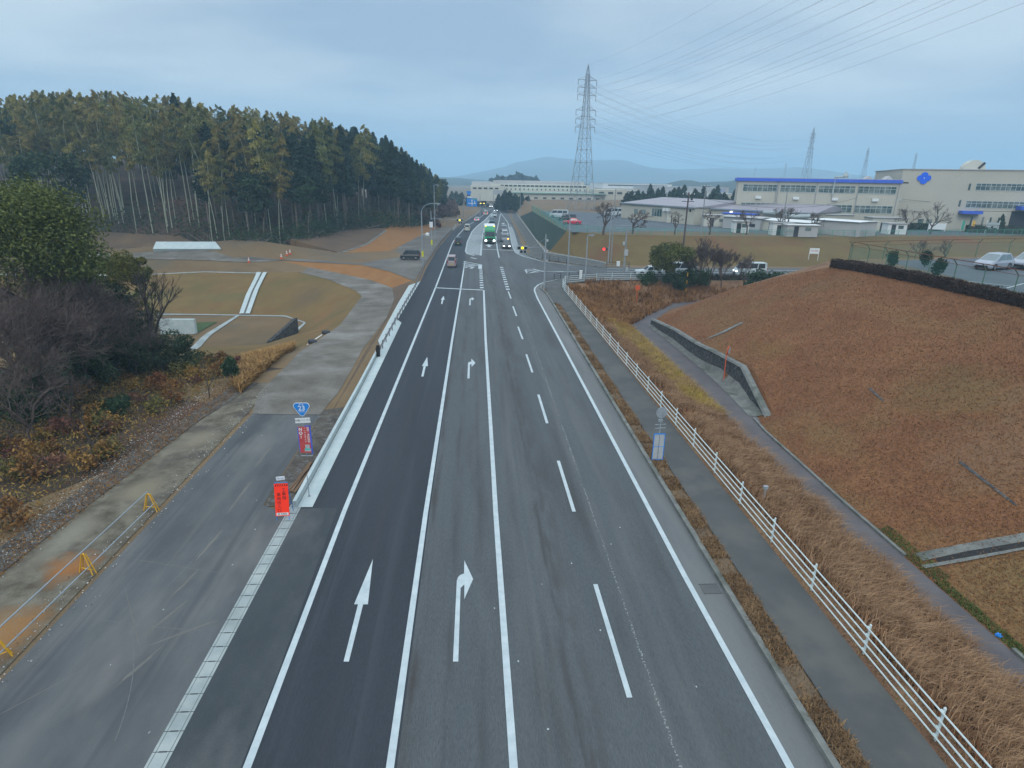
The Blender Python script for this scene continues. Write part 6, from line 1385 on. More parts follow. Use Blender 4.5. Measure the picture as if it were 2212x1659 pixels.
e, L_, h = shed((g4(1640, 497), g4(1745, 506)), 6.3, .35, 6, 'annex', 'low annex with dark open bays right of the grey huts', 'cream_light', 'white_sheet', False)
for k in (.30, .52, .78): mb = MB(); mb.box((L_*k, -.03, 1.0), (2.4, .06, 1.6)); mb.build('bay_opening', M['dark_open'], e)
e, L_, h = shed((g4(1745, 503), g4(1850, 512)), 6.9, .15, 7, 'storage_building', 'long flat roofed grey storage building in front of the window bands', 'grey_wall', 'white_sheet', False)
e, L_, h = shed((g4(1700, 485), g4(1944, 492)), 8.4, .2, 12, 'workshop', 'flat roofed cream workshop with rooftop units below the window bands', 'cream', 'grey_wall')
for k in (.15, .28, .42, .62, .72, .83, .87, .92): mb = MB(); mb.box((L_*k, 3, h+.75), (1.1, 1, 1.2)); mb.build('rooftop_unit', M['white_sheet'], e)
mb = MB(); mb.box((L_*.62, -.04, 2.2), (5, .08, 4)); mb.build('loading_bay', M['dark_open'], e); mb = MB(); mb.box((L_*.93, -.8, h-.3), (8, .3, .7)); mb.build('blue_band', M['blue_trim'], e)
r = random.Random(55)
for i, (u, v, w_, d_, h_, m_, lb) in enumerate([(1520, 489, 6, 3, 2.6, 'cream_light', 'small pale hut left of the grey annex huts'), (1585, 503, 3, 2.4, 2.3, 'white_sheet', 'small white shed by the fence before the grey huts'), (1668, 508, 4, 2.4, 2.4, 'white_sheet', 'little white shed with a dark door by the fence'), (1698, 511, 6, 2.2, 2.2, 'grey_wall', 'low grey lean to shed beside the storage building'), (1772, 497, 7, 3, 3.4, 'cream', 'cream shed standing behind the storage building roof'), (1880, 500, 8, 4, 3.0, 'cream_light', 'pale shed between the storage building and the cream block'), (1915, 506, 4, 2.5, 2.2, 'white_sheet', 'small white shed at the foot of the cream block'), (1440, 481, 5, 3, 2.4, 'cream_light', 'small pale hut leaning on the first workshop wall')]):
    x, y, _ = G(u, v, 4); e = building('shed', (x, y, 4), -.12, lb, 'shed'); mb = MB(); mb.box((w_/2, d_/2, h_/2), (w_, d_, h_)); mb.build('wall', M[m_], e); mb = MB(); mb.box((w_/2, d_/2-.1, h_+.08), (w_+.4, d_+.5, .14)); mb.build('roof', M['grey_wall'] if m_ != 'grey_wall' else M['white_sheet'], e)
    mb = MB(); mb.box((w_*.3, -.02, 1.0), (.9, .05, 2.0)); mb.build('door', M['dark_open'], e); mb = MB(); mb.box((w_*.68, -.02, 1.5), (1.1, .05, .7)); mb.build('window', M['glass'], e)
# central factory in the distance
yc = 330; a = GY(1016, 412, yc); b = GY(1350, 405, yc); zt = GY(1180, 391, yc)[2]
e = building('far_factory', (a[0], yc, 3), -.02, 'long pale far factory of several steps crossing behind the dark trees and big tower')
def fx(u): return GY(u, 410, yc)[0]-a[0]
def fz(v, u=1180): return GY(u, v, yc)[2]-3
def blk(u0, u1, v, dep, nm, m_, y0=0): mb = MB(); mb.box(((fx(u0)+fx(u1))/2, y0+dep/2, fz(v)/2), (fx(u1)-fx(u0), dep, fz(v))); return mb.build(nm, M[m_], e)
blk(1016, 1090, 403, 24, 'left_wing', 'cream_light', 2); blk(1060, 1275, 399, 60, 'main_hall', 'cream_light', 4); blk(1068, 1275, 391, 30, 'roof_storey', 'grey_wall', 22); blk(1018, 1090, 395, 20, 'roof_storey', 'grey_wall', 12)
blk(1100, 1300, 417, 12, 'lower_hall', 'cream_light', -9); blk(1275, 1345, 407, 30, 'right_wing', 'cream', -9)
mb = MB(); mb.box(((fx(1100)+fx(1300))/2, -4, fz(417)+.15), (fx(1300)-fx(1100)+.6, 13, .5)); mb.build('green_eave', mat('pale_green', (.25, .38, .32), (.28, .4, .35)), e)
for k in range(20):
    u = 1085+k*9.4
    if u > 1268: continue
    mb = MB(); mb.box((fx(u), 3.95, fz(402.5)), (1.7, .1, .8)); mb.build('window', M['dark_open'], e)
    mb = MB(); mb.box((fx(u+1), 3.95, fz(410)), (.6, .1, .8)); mb.build('window', M['dark_open'], e)
for k in range(10): mb = MB(); mb.box((fx(1118+k*18.5), -9.05, fz(427)), (1.8, .1, .8)); mb.build('window', M['dark_open'], e)
for k in range(5): mb = MB(); mb.box((fx(1025+k*12), 1.95, fz(409)), (1.8, .1, .8)); mb.build('window', M['dark_open'], e)
for k in range(3): mb = MB(); mb.box((fx(1292+k*19), -9.05, fz(414)), (2.6, .1, 1)); mb.build('window', M['dark_open'], e); mb = MB(); mb.box((fx(1296+k*18), -9.05, fz(430)), (2.2, .1, .8)); mb.build('window', M['dark_open'], e)
def farblock(u0, u1, vt, vb, y, dep, name, label, m_, strip=None, roof=None):
    x0, x1 = GY(u0, vb, y)[0], GY(u1, vb, y)[0]; z1 = GY((u0+u1)/2, vt, y)[2]; e = building(name, (x0, y, 2), 0, label); h_ = z1-2; mb = MB(); mb.box(((x1-x0)/2, dep/2, h_/2), (x1-x0, dep, h_)); mb.build('wall', M[m_], e)
    mb = MB(); mb.box(((x1-x0)/2, dep/2, h_+.1), (x1-x0+.5, dep+.5, .25)); mb.build('roof', M[roof or 'grey_wall'], e)
    if strip: mb = MB(); mb.box(((x1-x0)/2, -.05, h_*strip), ((x1-x0)*.86, .1, .9)); mb.build('window_strip', M['dark_open'], e)
    return e, x1-x0, h_
farblock(1302, 1450, 397, 415, 520, 60, 'warehouse', 'white far warehouse with a narrow strip of windows right of the big tower', 'white_sheet', .86)
e, w_, h_ = farblock(1397, 1572, 404.5, 430, 430, 40, 'warehouse', 'plain grey blue far warehouse with small blue letters at its right end', 'grey_wall', None)
text('RLC', 2.3, M['blue_trim'], e, (w_*.925, -.06, h_*.80))
farblock(1300, 1400, 408, 420, 450, 30, 'warehouse', 'pale low far building between the big tower and the grey blue warehouse', 'cream_light', .7)
farblock(1448, 1540, 417, 432, 330, 20, 'warehouse', 'white low building with roof units behind the row of small conifers', 'white_sheet', .5)
farblock(1570, 1600, 420, 436, 300, 20, 'warehouse', 'small brownish building at the left corner of the long blue edged building', 'cream', .5)
# dark conifers in front of the far buildings
SC = m_cedar(2.6, 8.5, 500, .7, M['cedar_leaf'], 401); SC2 = m_cedar(3.4, 7, 600, .7, M['dark_leaf'], 402); ST = m_trunk(3, .25, .12, M['bark_dark'], 3)
r = random.Random(21); rowg = []
for u in range(1352, 1600, 7):
    y = 235+r.uniform(-8, 8); x = GY(u+r.uniform(-3, 3), 430, y)[0]; plant('conifer', (x, y, 4), [('trunk', ST, None), ('crown', SC if r.random() < .6 else SC2, (0, 0, .6))], 'small dark conifer in the row behind the low workshop roofs', 'conifer', 'conifers in a row behind the workshop roofs', r.uniform(.55, 1.0))
for i in range(34):
    u = r.uniform(1072, 1146); y = 285+r.uniform(-16, 16); x = GY(u, 430, y)[0]; plant('conifer', (x, y, 1), [('trunk', ST, None), ('crown', SC if r.random() < .5 else SC2, (0, 0, .4))], 'dark conifer of the clump beside the far road bend', 'conifer', 'conifers of the clump by the far road bend', r.uniform(.45, .85)*(1.25 if 1085 < u < 1112 else .95))
for i in range(26):
    u = r.uniform(950, 1068); y = 360+r.uniform(-30, 60); x = GY(u, 430, y)[0]; plant('conifer', (x, y, 0), [('trunk', ST, None), ('crown', SC2, (0, 0, .2))], 'distant dark conifer left of the far road', 'conifer', 'distant conifers left of the far road', r.uniform(.4, .95))
# reddish brush and bare trees left of the far road
RB = m_broad(2.6, 3.6, 700, .35, M['rust_brush'] if 'rust_brush' in M else leafmat('rust_brush', (.13, .07, .05), (.20, .12, .085), .2), 410, 16, .8)
for i in range(60):
    y = r.uniform(178, 330); x = -9-r.random()*9 if y < 230 else -6-r.random()*20
    if y > 235: x += (y-235)*.03
    plant('rusty_bush', (x, y, ground_z(x, y)-.2), [('foliage', RB, None), ('stem', STM, None)], 'rusty brown leafless bush on the verge left of the far road', 'bush', 'rusty bushes left of the far road', r.uniform(.6, 1.25))
for i in range(12):
    y = r.uniform(175, 235); x = -11.5-r.random()*4; plant('bamboo', (x, y, ground_z(x, y)), [('culm', BAM[5][0], None), ('crown', BAM[5][1], BAM[5][2])], 'bamboo at the far right tip of the wood next to the road', 'bamboo', 'bamboos at the right tip of the wood', r.uniform(.45, .75))
# bare trees on the factory bank, green tree, bushes by the side road
for i, (u, v, y, s, lb) in enumerate([(1303, 500, 119, 1.25, 'stout bare tree on the bank in front of the parking lot, leftmost of the row'), (1366, 505, 121, 1.05, 'bare forked tree on the bank, second from the left'), (1458, 500, 121, .85, 'slim bare tree on the bank by the plain grey pole'), (1532, 505, 121, .95, 'bare tree on the bank in front of the blue awning'), (1612, 505, 122, .95, 'bare tree on the bank in front of the grey huts'),
                                      (1692, 508, 123, 1.1, 'bare tree on the bank before the dark open bays'), (1752, 510, 124, .95, 'bare tree on the bank left of the storage building'), (1962, 480, 128, 1.1, 'bare tree before the cream block below the emblem'), (2015, 480, 129, 1.1, 'bare tree before the white notice panels'), (1992, 540, 108, .8, 'bare tree low on the grassy bank, left of two'), (2045, 545, 108, .8, 'bare tree low on the grassy bank, right of two')]):
    x = GY(u, v, y)[0]; a, b = m_bare(7.4, .2, 500+i, 6, .55, M['twig'], .16, (2, 3), .022, .25); plant('bare_tree', (x, y, ground_z(x, y)), [('trunk', a, None), ('branches', b, None)], lb, 'tree', 'bare trees on the factory bank', s)
x, y, _ = G(1428, 600, 0); tree_here('evergreen_tree', (x, 86.5, -.6), m_trunk(4, .16, .07, M['bark_dark'], 70, (.2, 0), .2, 7, 1.6), m_broad(4.1, 5.0, 9000, .15, M['broad_leaf'], 71, 40, .8), (0, 0, 1.9), 'round green tree standing beside the side road at the end of the white fence')
for i, (dx_, dy_, R_, H_) in enumerate([(2.6, -.8, 2.2, 3.8), (.2, -1.2, 2.3, 2.8), (-3.4, .3, 1.7, 2.8), (4.6, .2, 1.9, 3.4)]): plant('evergreen_bush', (x+dx_, 86+dy_, -1), [('foliage', m_broad(R_, H_, 1600, .16, M['dark_leaf'], 700+i, 18), None), ('stem', STM, None)], ['dark bush under the right half of the round green tree', 'low dark bush at the trunk of the round green tree', 'small dark bush at the end of the white fence', 'dark bush hugging the foot of the brown utility pole'][i], 'bush')
for i, (u, s, lb) in enumerate([(1512, 1.35, 'bare twiggy tree right of the brown utility pole'), (1535, 1.4, 'bare twiggy tree in the middle of the clump before the side road'), (1560, 1.2, 'bare twiggy tree nearest to the white van'), (1500, 1.1, 'low bare tree at the foot of the utility pole'), (1608, 1.0, 'thin bare tree in front of the white van')]):
    x = GY(u, 600, 86)[0]; a, b = m_bare(7.0, .10, 520+i, 6, .45, M['twig'], .35, (2, 4), .016, .24); plant('bare_tree', (x, 86, ground_z(x, 86)-.1), [('trunk', a, None), ('branches', b, None)], lb, 'tree', None, s)
x0 = GY(1622, 600, 83)[0]
for i in range(5): x = x0+.6+i*1.3; plant('evergreen_bush', (x, 83+(i % 2)*.7, min(ground_z(x, 83), 0)-.3), [('foliage', m_broad(1.7, (2.9, 3.6, 3.5, 3.2, 2.6)[i]-min(ground_z(x, 83), 0), 2200, .13, M['dark_leaf'], 720+i, 20), None), ('stem', STM, None)], 'dark green bush behind the crest of the big slope, %s of the row' % ('first', 'second', 'middle', 'fourth', 'last')[i], 'bush', 'dark bushes behind the crest of the slope')
hb = [(27+3.9*i, 88.0+.18*i) for i in range(15)]
for i, (x, y) in enumerate(hb): 
    h_ = hedge((x, y+.4, 0), 3.8, .8, .75, .05, 'low dark clipped hedge segment along the near edge of the side road', seed=60+i, n=500, nm='road_hedge', size=.14); h_['group'] = 'low hedges along the side road'
# hedge on the crest, topiaries, mesh fences, lot
def longhedge(pl, W_, H_, label, m_, n, seed, size=.1):
    rng_ = np.random.default_rng(seed); S_ = resample(pl, 400); idx = rng_.integers(0, 399, n); fr_ = rng_.random(n); a_ = np.array([tuple(q) for q in S_]); P0 = a_[idx]+(a_[idx+1]-a_[idx])*fr_[:, None]
    t = rng_.uniform(0, 3, n); off = np.where(t < 1, -W_/2, np.where(t < 2, W_/2, rng_.uniform(-W_/2, W_/2, n))); zz = np.where(t < 2, rng_.uniform(0, H_, n), H_)*(1+.06*np.sin(P0[:, 1]*1.7))
    dd_ = a_[idx+1]-a_[idx]; dd_ /= np.linalg.norm(dd_, axis=1)[:, None]; P0 = P0+np.stack([-dd_[:, 1]*off, dd_[:, 0]*off, zz], 1)+rng_.normal(0, .05, (n, 3)); v, f = quads(P0, size, .5, 0, rng_)
    e = empty('hedge', pl[0], 0, label, 'hedge'); link('foliage', npmesh('foliage', v-np.array(pl[0]), f, M[m_]), e)
    b = MB(); pl2 = [loc(e, q) for q in pl]
    for q0, q1 in zip(pl2, pl2[1:]): wall_strip(b, [q0, q1], -W_*.4, W_*.4, q0[2]-.1, min(q0[2], q1[2])+H_*.88)
    b.build('inner_branches', M['hedge_core'], e); return e
M['hedge_core'] = mat('hedge_core', (.03, .02, .015), (.045, .03, .022), 4)
longhedge([(37.9, 20, 6.1), (37.9, 38, 6.1), (37.7, 48, 6.1), (37.2, 54, 6.1), (36.3, 59, 6.0)], .85, .8, 'long clipped brown winter hedge along the crest of the big slope', 'hedge_leaf', 16000, 9, .09)
for i, (u, v, hpx, lb) in enumerate([(1925, 577, 1.7, 'egg shaped clipped shrub behind the mesh fence, leftmost of three'), (1997, 577, 1.75, 'egg shaped clipped shrub behind the mesh fence, middle of three'), (2022.5, 602, 1.95, 'egg shaped clipped shrub at the corner of the car park, nearest of three')]):
    p = G(u, v, 6.2); plant('topiary_shrub', p, [('foliage', m_broad(.62, hpx, 1800, .085, M['cedar_leaf'], 800+i, 60, 1.2), (0, 0, .05)), ('stem', STM, None)], lb, 'shrub', None, 1.0)
M['post_green'] = mat('post_green', (.10, .10, .07), (.07, .24, .18), .8, .6)
def meshfence(pl, H_, label, post, lean=0., n=None, netm='net_pale', topm='rust', sp=3.2, low=.2):
    tot = sum((Vector(b)-Vector(a)).length for a, b in zip(pl, pl[1:])); k = n or max(3, int(tot/sp)+1); Q = resample(pl, k); e = empty('mesh_fence', tuple(Q[0]), 0, label, 'fence')
    dirx = (Q[1]-Q[0]).normalized(); per = Vector((-dirx.y, dirx.x, 0)); mp_ = MB()
    mp_.tube((0, 0, 0), (0, 0, H_*.8), .045, n=6); mp_.tube((0, 0, H_*.8), tuple(per*lean+Vector((0, 0, H_))), .04, n=6); p0 = mp_.build('post', M[post], e)
    for q in Q[1:]: c_ = p0.copy(); c_.location = loc(e, q); COL.objects.link(c_)
    w_ = MB(); w2 = MB()
    for a_, b_ in zip(Q, Q[1:]):
        a_ = Vector(loc(e, a_)); b_ = Vector(loc(e, b_)); w_.tube(a_+per*lean+Vector((0, 0, H_)), b_+per*lean+Vector((0, 0, H_)), .04, n=4); w_.tube(a_+Vector((0, 0, H_*.8)), b_+Vector((0, 0, H_*.8)), .02, n=4)
        w2.add([a_+Vector((0, 0, low)), b_+Vector((0, 0, low)), b_+Vector((0, 0, H_*.8)), a_+Vector((0, 0, H_*.8))], [(0, 1, 2, 3)])
    w_.build('top_wire', M[topm], e, recalc=False); w2.build('netting', M[netm], e, recalc=False); return e
meshfence([(39.6, 24, 6.2), (39.5, 40, 6.2), (39.4, 50, 6.2), (39.6, 61.5, 6.2)], 2.1, 'rusty topped green mesh fence along the car park behind the brown hedge', 'post_green', .4, 14)
meshfence([(39.6, 61.8, 6.2), (60, 67.6, 6.2), (90, 71.6, 6.2), (130, 75, 6.2)], 2.1, 'rusty topped green mesh fence along the far side of the corner car park', 'post_green', -.4, 20)
meshfence([BK_T[2], BK_T[3], BK_T[4], BK_T[5], BK_T[6], BK_T[7]], 1.3, 'long low green mesh fence along the top of the grassy factory bank', 'green_metal', 0, 52, 'net_pale', 'green_metal', low=.05)
e = meshfence([BK_T[0], BK_T[1], BK_T[2]], 2.2, 'green netting fence on top of the dark green embankment by the parking lot', 'green_metal', 0, 14, 'net_green', 'green_metal', low=0)

# ------------------------------------------------------------------ vehicles
def paint(name, c, metal=.0, rough=.35): return mat('paint_'+name, c, tuple(x*.93 for x in c), 2, rough, metal=metal, spec=.5)
M['tyre'] = mat('tyre', (.012, .012, .013), (.02, .02, .02), 4, .85); M['rim'] = mat('rim', (.22, .23, .24), (.3, .31, .32), 4, .35, metal=.6)
M['car_glass'] = mat('car_glass', (.02, .028, .034), (.03, .04, .05), 1, .12, spec=.8); M['car_glass_pale'] = mat('car_glass_pale', (.10, .15, .16), (.14, .19, .20), 1, .15, spec=.8)
M['tail_off'] = mat('tail_lens', (.25, .015, .02), (.3, .02, .03), 3, .3); M['plate_y'] = mat('plate_yellow', (.6, .45, .05), (.65, .5, .06)); M['plastic'] = mat('plastic_dark', (.02, .02, .022), (.03, .03, .032), 3, .6)
CARK = {  # belt height, greenhouse: rear base, rear top, front top, windscreen base (fractions of the length from the middle), hood front height
 'hatch': (.57, -.48, -.36, .06, .31, .82), 'sedan': (.60, -.36, -.22, .06, .20, .86), 'kei': (.56, -.49, -.45, .22, .36, .86), 'van': (.55, -.495, -.475, .30, .44, .80), 'minivan': (.55, -.49, -.45, .20, .36, .84)}
def car(name, label, p, heading, kind, col, L_, W_, H_, head=False, tail=False, group=None, glass='car_glass', cat='car', yplate=False):
    e = empty(name, p, heading, label, cat, group)
    bf_, rb, rt, ft, wb_, hf = CARK[kind]; belt = H_*bf_; hw = W_/2; fl = L_/2; g0 = .19
    st = [(-fl, g0+.12, belt*.80, .90), (-fl*.985, g0, belt*.96, .94), (-fl*.90, g0, belt, .985), (rb*L_+.02, g0, belt, 1), (0, g0, belt*1.0, 1), (wb_*L_, g0, belt*1.0, .995), (min(fl*.90, wb_*L_+.25), g0, belt*(.97 if kind != 'van' else .93), .985), (fl*.93, g0, belt*hf, .95), (fl*.985, g0+.02, belt*hf*.82, .90), (fl, g0+.12, belt*hf*.62, .84)]
    mb = MB(); V_ = []; m_ = 8
    for y, z0, z1, k in st:
        w_ = hw*k; sh = z1-(z1-z0)*.28
        V_ += [(-w_*.92, y, z0), (-w_, y, z0+.12), (-w_, y, sh), (-w_*.90, y, z1), (w_*.90, y, z1), (w_, y, sh), (w_, y, z0+.12), (w_*.92, y, z0)]
    F_ = []
    for i in range(len(st)-1):
        for j in range(m_): F_.append((i*m_+j, i*m_+(j+1) % m_, (i+1)*m_+(j+1) % m_, (i+1)*m_+j))
    F_ += [tuple(range(m_)), tuple(range((len(st)-1)*m_+m_-1, (len(st)-1)*m_-1, -1))]
    mb.add(V_, F_); body = mb.build('body', col, e)
    # cabin
    yb0, yt0, yt1, yb1 = rb*L_, rt*L_, ft*L_, wb_*L_; b_ = hw*.90; t_ = hw*(.74 if kind in ('hatch', 'sedan') else .82); zt_ = H_
    q = [(-b_, yb0, belt-.01), (b_, yb0, belt-.01), (b_, yb1, belt-.01), (-b_, yb1, belt-.01), (-t_, yt0, zt_-.05), (t_, yt0, zt_-.05), (t_, yt1, zt_-.05), (-t_, yt1, zt_-.05)]
    rr_ = [(-t_*.86, yt0+.12, zt_), (t_*.86, yt0+.12, zt_), (t_*.86, yt1-.15, zt_), (-t_*.86, yt1-.15, zt_)]
    mb = MB(); mb.add(q+rr_, [(0, 1, 5, 4), (1, 2, 6, 5), (2, 3, 7, 6), (3, 0, 4, 7), (4, 5, 9, 8), (5, 6, 10, 9), (6, 7, 11, 10), (7, 4, 8, 11), (8, 9, 10, 11)]); cab = mb.build('cabin', col, e)
    def pane(i, j, k, l_, nm, s0, s1, h0=.12, h1=.9, n=1):
        a_, b2, c_, d_ = [Vector(q[x]) for x in (i, j, k, l_)]; nrm = (b2-a_).cross(d_-a_).normalized()*.008
        P_q = lambda s, t: (a_.lerp(b2, s)).lerp(d_.lerp(c_, s), t)+nrm
        mb = MB(); mb.add([P_q(s0, h0), P_q(s1, h0), P_q(s1, h1), P_q(s0, h1)], [(0, 1, 2, 3)]); mb.build(nm, M[glass], e, recalc=False)
    pane(2, 3, 7, 6, 'windscreen', .05, .95, .06, .94); pane(0, 1, 5, 4, 'rear_window', .08, .92, .1, .86)
    for (i, j, k, l_) in ((1, 2, 6, 5), (3, 0, 4, 7)):
        cuts = ((.10, .50), (.54, .90)) if kind in ('hatch', 'sedan') else ((.04, .32), (.35, .64), (.67, .92))
        for s0, s1 in cuts: pane(i, j, k, l_, 'side_window', s0, s1)
    wr = .30 if H_ < 1.75 else .32
    for sx in (-1, 1):
        for yy in (-L_*.30, L_*.31):
            mb = MB(); mb.lathe([(.05, -.10), (wr*.94, -.10), (wr, -.06), (wr, .06), (wr*.94, .10), (.05, .10)], (sx*(hw-.10), yy, wr), 18, 'x'); wh = mb.build('wheel', M['tyre'], e)
            mb = MB(); mb.lathe([(.02, 0), (wr*.62, 0), (wr*.66, -sx*.02)], (sx*(hw+.005), yy, wr), 14, 'x'); mb.build('rim', M['rim'], wh)
            mb = MB(); nn_ = 12; c0 = (sx*(hw+.001), yy, wr)
            mb.add([(c0[0], yy+(wr+.07)*math.cos(math.pi*i_/nn_), wr+(wr+.07)*math.sin(math.pi*i_/nn_)) for i_ in range(nn_+1)], [tuple(range(nn_+1))]); mb.build('wheel_arch', M['plastic'], e, recalc=False)
    hz_ = belt*hf*.80
    for sx in (-1, 1):
        mb = MB(); mb.box((sx*hw*.68, fl*.955, hz_), (hw*.42, .16, .17), rz=-sx*.22); mb.build('headlight', M['head_on'] if head else M['lens'], e)
        if kind in ('kei', 'van', 'minivan'): mb = MB(); mb.box((sx*hw*.88, -fl*.985, belt*.92), (.16, .08, .45))
        else: mb = MB(); mb.box((sx*hw*.70, -fl*.985, belt*.85), (.42, .10, .16))
        mb.build('tail_light', M['tail_on'] if tail else M['tail_off'], e)
        mb = MB(); mb.box((sx*(hw+.09), wb_*L_-.25, belt+.08), (.18, .10, .14)); mb.build('mirror', col, e)
    mb = MB(); mb.box((0, -fl-.005, belt*.52), (.34, .02, .17)); mb.build('number_plate', M['plate_y'] if yplate else M['white_sheet'], e)
    mb = MB(); mb.box((0, fl-.01, belt*hf*.5), (hw*1.25, .08, .2)); mb.build('grille', M['plastic'], e)
    mb = MB(); mb.box((0, fl-.02, g0+.07), (hw*1.5, .1, .12)); mb.build('lower_grille', M['plastic'], e)
    if head: mb = MB(); mb.box((0, fl+.005, g0+.18), (.33, .02, .16)); mb.build('number_plate', M['white_sheet'], e)
    return e
PT = {k: paint(k, c_, mt_) for k, (c_, mt_) in dict(silver=((.34, .385, .44), .3), pink=((.36, .30, .30), .2), dgreen=((.03, .05, .055), .1), white=((.66, .70, .70), 0), teal=((.05, .12, .14), .1), black=((.018, .026, .028), .1), grey=((.20, .23, .26), .2), red=((.50, .03, .07), .1), cream=((.48, .50, .42), 0), green=((.015, .28, .11), 0)).items()}
UPH, DNH = 0., math.pi   # heading away / towards
road_dir = lambda y: (-.0 if y < 150 else -math.atan2(.07, 1))
def onr(u, v, z=.02): return G(u, v, z)
car('minivan', 'pinkish silver kei wagon driving away, nearest of the traffic beyond the stop line', (onr(976.5, 574)[0], onr(976.5, 578)[1]+1.7, .02), 0, 'kei', PT['pink'], 3.4, 1.48, 1.85, yplate=True)
car('kei_car', 'dark green boxy kei car driving away, second in the left lane', (onr(989.5, 531)[0], onr(989.5, 531)[1]+1.7, .02), 0, 'kei', PT['dgreen'], 3.4, 1.48, 1.8, yplate=True)
car('minivan', 'white kei wagon driving away beside the striped island', (onr(1009.5, 499.5)[0], onr(1009.5, 499.5)[1]+1.7, .02), -.05, 'kei', PT['cream'], 3.4, 1.48, 1.85)
car('sedan', 'white low car with bright red brake lights driving away', (onr(1030.5, 479)[0], onr(1030.5, 479)[1]+2.2, .02), -.08, 'sedan', PT['white'], 4.4, 1.75, 1.45, tail=True)
car('hatchback', 'small pale car with red tail lights just past the brake lighted car', (onr(1049.6, 464.5)[0], onr(1049.6, 464.5)[1], .02), -.08, 'kei', PT['cream'], 3.6, 1.6, 1.7, tail=True)
car('hatchback', 'dark car driving away far down the road toward the red truck', (onr(1047.6, 449.6)[0], onr(1047.6, 449.6)[1], .02), 0, 'hatch', PT['black'], 4, 1.7, 1.5)
car('hatchback', 'far oncoming car with dazzling headlights beside the road bend', (onr(1060.5, 448.5)[0], onr(1060.5, 448.5)[1], .02), DNH, 'minivan', PT['cream'], 4.4, 1.7, 1.8, head=True)
car('hatchback', 'dark blue oncoming car with small lit headlights behind the white van', (onr(1070.6, 457)[0], onr(1070.6, 457)[1], .02), DNH, 'hatch', PT['teal'], 4.2, 1.7, 1.6, head=True)
car('van', 'white oncoming box van behind the teal car', (onr(1068, 468.8)[0], onr(1068, 468.8)[1], .02), DNH, 'van', PT['white'], 4.4, 1.7, 1.95, cat='van')
car('minivan', 'teal oncoming minivan right behind the green truck', (onr(1062.6, 481)[0], onr(1062.6, 481)[1], .02), DNH-.03, 'minivan', PT['teal'], 4.6, 1.75, 1.85)
car('sedan', 'black oncoming car with lit headlights waiting first at the far stop line', (onr(1095, 539)[0], onr(1095, 538)[1]+2.1, .02), DNH, 'hatch', PT['black'], 4.2, 1.72, 1.55, head=True)
e = car('hatchback', 'grey blue oncoming car second in the queue with an orange light', (onr(1093.5, 526)[0]-.1, onr(1094, 522)[1]+1, .02), DNH, 'minivan', PT['grey'], 4.2, 1.72, 1.7)
mb = MB(); mb.box((-.72, 2.12, .75), (.3, .12, .24)); mb.build('indicator', M['orange_on'], e)
car('hatchback', 'white oncoming car third in the right lane queue', (onr(1090.5, 511)[0], onr(1090.5, 511)[1], .02), DNH, 'hatch', PT['white'], 4.2, 1.72, 1.55)
car('minivan', 'grey oncoming car last in the right lane queue', (onr(1089, 501)[0], onr(1089, 501)[1], .02), DNH, 'minivan', PT['grey'], 4.4, 1.72, 1.8)
car('kei_car', 'dark green kei hatchback parked side on in the gravel yard by the lamp post', (onr(885, 563)[0], onr(885, 561)[1], .1), math.radians(88), 'kei', PT['black'], 3.5, 1.5, 1.65)
h4 = lambda u, v: G(u, v, 4.02)
car('hatchback', 'red hatchback parked in the lot behind the green netting', h4(1235.5, 484.5), math.radians(80), 'sedan', PT['red'], 4.4, 1.75, 1.45)
car('minivan', 'dark car parked between the red hatchback and the white wagon', h4(1225, 477.5), math.radians(80), 'minivan', PT['black'], 4.6, 1.75, 1.75)
car('van', 'white wagon parked farthest left behind the green netting', h4(1207, 470), math.radians(80), 'van', PT['white'], 5.4, 1.8, 2.1, cat='van')
car('van', 'white van parked across the lot behind the leftmost bare tree', h4(1325, 466), math.radians(85), 'van', PT['white'], 6.0, 1.9, 2.3, cat='van')
car('van', 'white long van with a lit headlight on the side road behind the bare twigs', (onr(1606, 591)[0], 93.2, .02), math.radians(88), 'van', PT['white'], 4.9, 1.75, 2.1, head=True, cat='van')
car('van', 'white van half hidden behind the round green tree and utility pole', (onr(1468, 593)[0], 93.2, .02), math.radians(88), 'van', PT['white'], 4.7, 1.75, 2.0, cat='van')
car('hatchback', 'white low car behind the left half of the round green tree', (onr(1402, 594)[0], 92.8, .02), math.radians(88), 'sedan', PT['white'], 4.5, 1.75, 1.45)
hp6 = lambda u, v: G(u, v, 6.24)
car('hatchback', 'silver hatchback parked in the corner car park, the one fully in view', hp6(2143, 581), math.radians(112), 'hatch', PT['silver'], 4.0, 1.7, 1.55, glass='car_glass_pale')
car('hatchback', 'silver hatchback parked beside the other one, cut by the right frame edge', hp6(2219, 579), math.radians(112), 'hatch', PT['silver'], 4.0, 1.7, 1.55, glass='car_glass_pale')
for a_, b_ in (((2090, 607), (2195, 619)), ((2175, 622), (2212, 612))): ribbon('bay_line', [hp6(*a_)[:2], hp6(*b_)[:2]], -.07, .07, 6.24, M['paint'])
r = random.Random(2)
for k in range(26): 
    u = 1175+r.uniform(0, 290)+k*1.5; v = 475+ (k % 5)*5.5; p = h4(min(u, 1500), v); ribbon('bay_line', [(p[0], p[1]), (p[0]+3.2, p[1]-2.2)], -.08, .08, 4.04, M['paint'])
